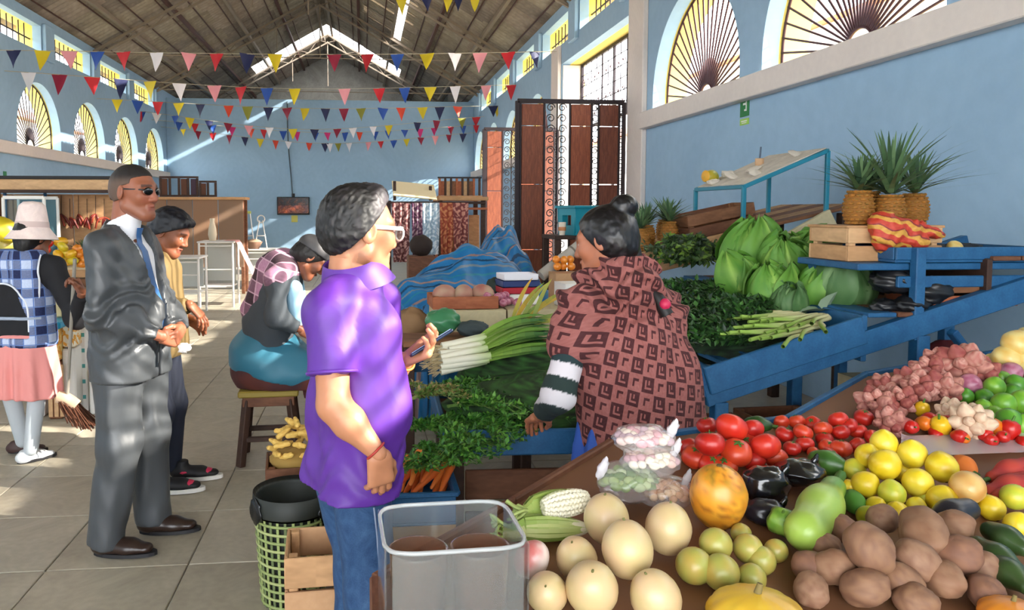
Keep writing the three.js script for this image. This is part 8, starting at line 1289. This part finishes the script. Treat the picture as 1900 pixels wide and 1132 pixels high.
// =====================================================================  FRUIT ON THE LEFT STALL
{
  const y = LS.y; const put = (kind, px, py, D, r, l, grp, o) => putFruit(kind, V(at(px, py, D).x, at(px, py, D).y, -D), r, l, grp, o);
  crate('fruit_rack', 'sloping crate of yellow fruit behind the person in the hat', [at(125, 500, 6.55).x, y + 0.002, -6.6], 0, 0.5, 0.14, 0.34, [W.pale2, W.brown], 2); solo('paper_bed', 'crumpled paper bed under the yellow fruit', 'paper', blob(0.24, 0.08, 0.16, (v) => 1 + 0.12 * N3(v.x * 4, v.y * 4, v.z * 4)), mat('#c9b99a', 0.9), [at(125, 500, 6.55).x, y + 0.1, -6.6]);
  const F3 = [[100, 487], [112, 482], [124, 488], [136, 484], [108, 472], [120, 468], [131, 472], [116, 458], [142, 490], [104, 498]]; F3.forEach(([px, py], i) => put('mango', px, py, 6.5 + (i % 3) * 0.03, 0.042, 'yellow mango, ' + nth(i < 4 ? i : i < 7 ? i - 4 : i - 7, i < 4 ? 4 : 3) + (i < 4 ? ' in the lower row' : i < 7 ? ' in the upper row' : ' of the outer ones') + ' on the left stall', 'mangoes on the left stall', { category: 'mango' }));
  [[148, 472], [157, 482], [143, 462], [160, 468], [152, 490]].forEach(([px, py], i) => put('orange', px, py, 6.55, 0.04, ['orange in the middle', 'low orange next to the sleeve', 'highest orange', 'upper orange next to the sleeve', 'lowest orange'][i] + ' of those beside the suited sleeve', 'oranges on the left stall', { category: 'orange' }));
  put('mango', 112, 449, 6.75, 0.05, 'yellow papaya lying above the mango heap', undefined, { name: 'yellow_papaya', category: 'papaya', rot: [0, 0.2, 0.1] });
  [[78, 455], [90, 452], [86, 464]].forEach(([px, py], i) => put('tomato', px, py, 6.7, 0.04, ['red apple nearest the hat on the left stall', 'red apple nearest the mangoes on the left stall', 'lowest red apple on the left stall'][i], 'red apples on the left stall', { name: 'red_apple', category: 'apple' }));
  crate('apple_crate', 'small crate under the red apples and the yellow papaya', [at(95, 470, 6.85).x, y + 0.002, -6.87], 0, 0.34, 0.2, 0.18, [W.pale2, W.brown], 2);
  pineapple('pineapple with a grey green crown beside the suited shoulder', V(at(165, 450, 6.85).x, y + 0.06, -6.9), 0.17, 0.065, 0.2, 0.4); pineapple('second pineapple crown behind the mango heap', V(at(148, 450, 6.9).x, y + 0.06, -7.02), 0.17, 0.065, 0.18, 1.4); crate('low_crate', 'low crate under the two pineapples of the left stall', [at(157, 450, 6.85).x, y + 0.002, -6.95], 0, 0.32, 0.055, 0.26, [W.pale2], 1);
  put('mango', 4, 425, 6.2, 0.11, 'large yellow papaya cut by the picture edge', undefined, { name: 'large_papaya', category: 'papaya', rot: [0, 0.3, -0.6] }); put('green_melon', 12, 455, 6.3, 0.07, 'green fruit under the yellow papaya at the picture edge', undefined, { name: 'green_fruit', category: 'fruit' }); put('green_melon', -6, 462, 6.3, 0.07, 'second green fruit cut by the picture edge', undefined, { name: 'green_fruit', category: 'fruit' });
  crate('edge_crate', 'crate under the large papaya at the picture edge', [at(6, 480, 6.3).x, y + 0.002, -6.42], 0, 0.4, 0.14, 0.3, [W.pale2, W.brown], 2);
}
scene.traverse((o) => { if (o.isMesh) { o.castShadow = true; o.receiveShadow = true; } });
renderer.render(scene, camera);
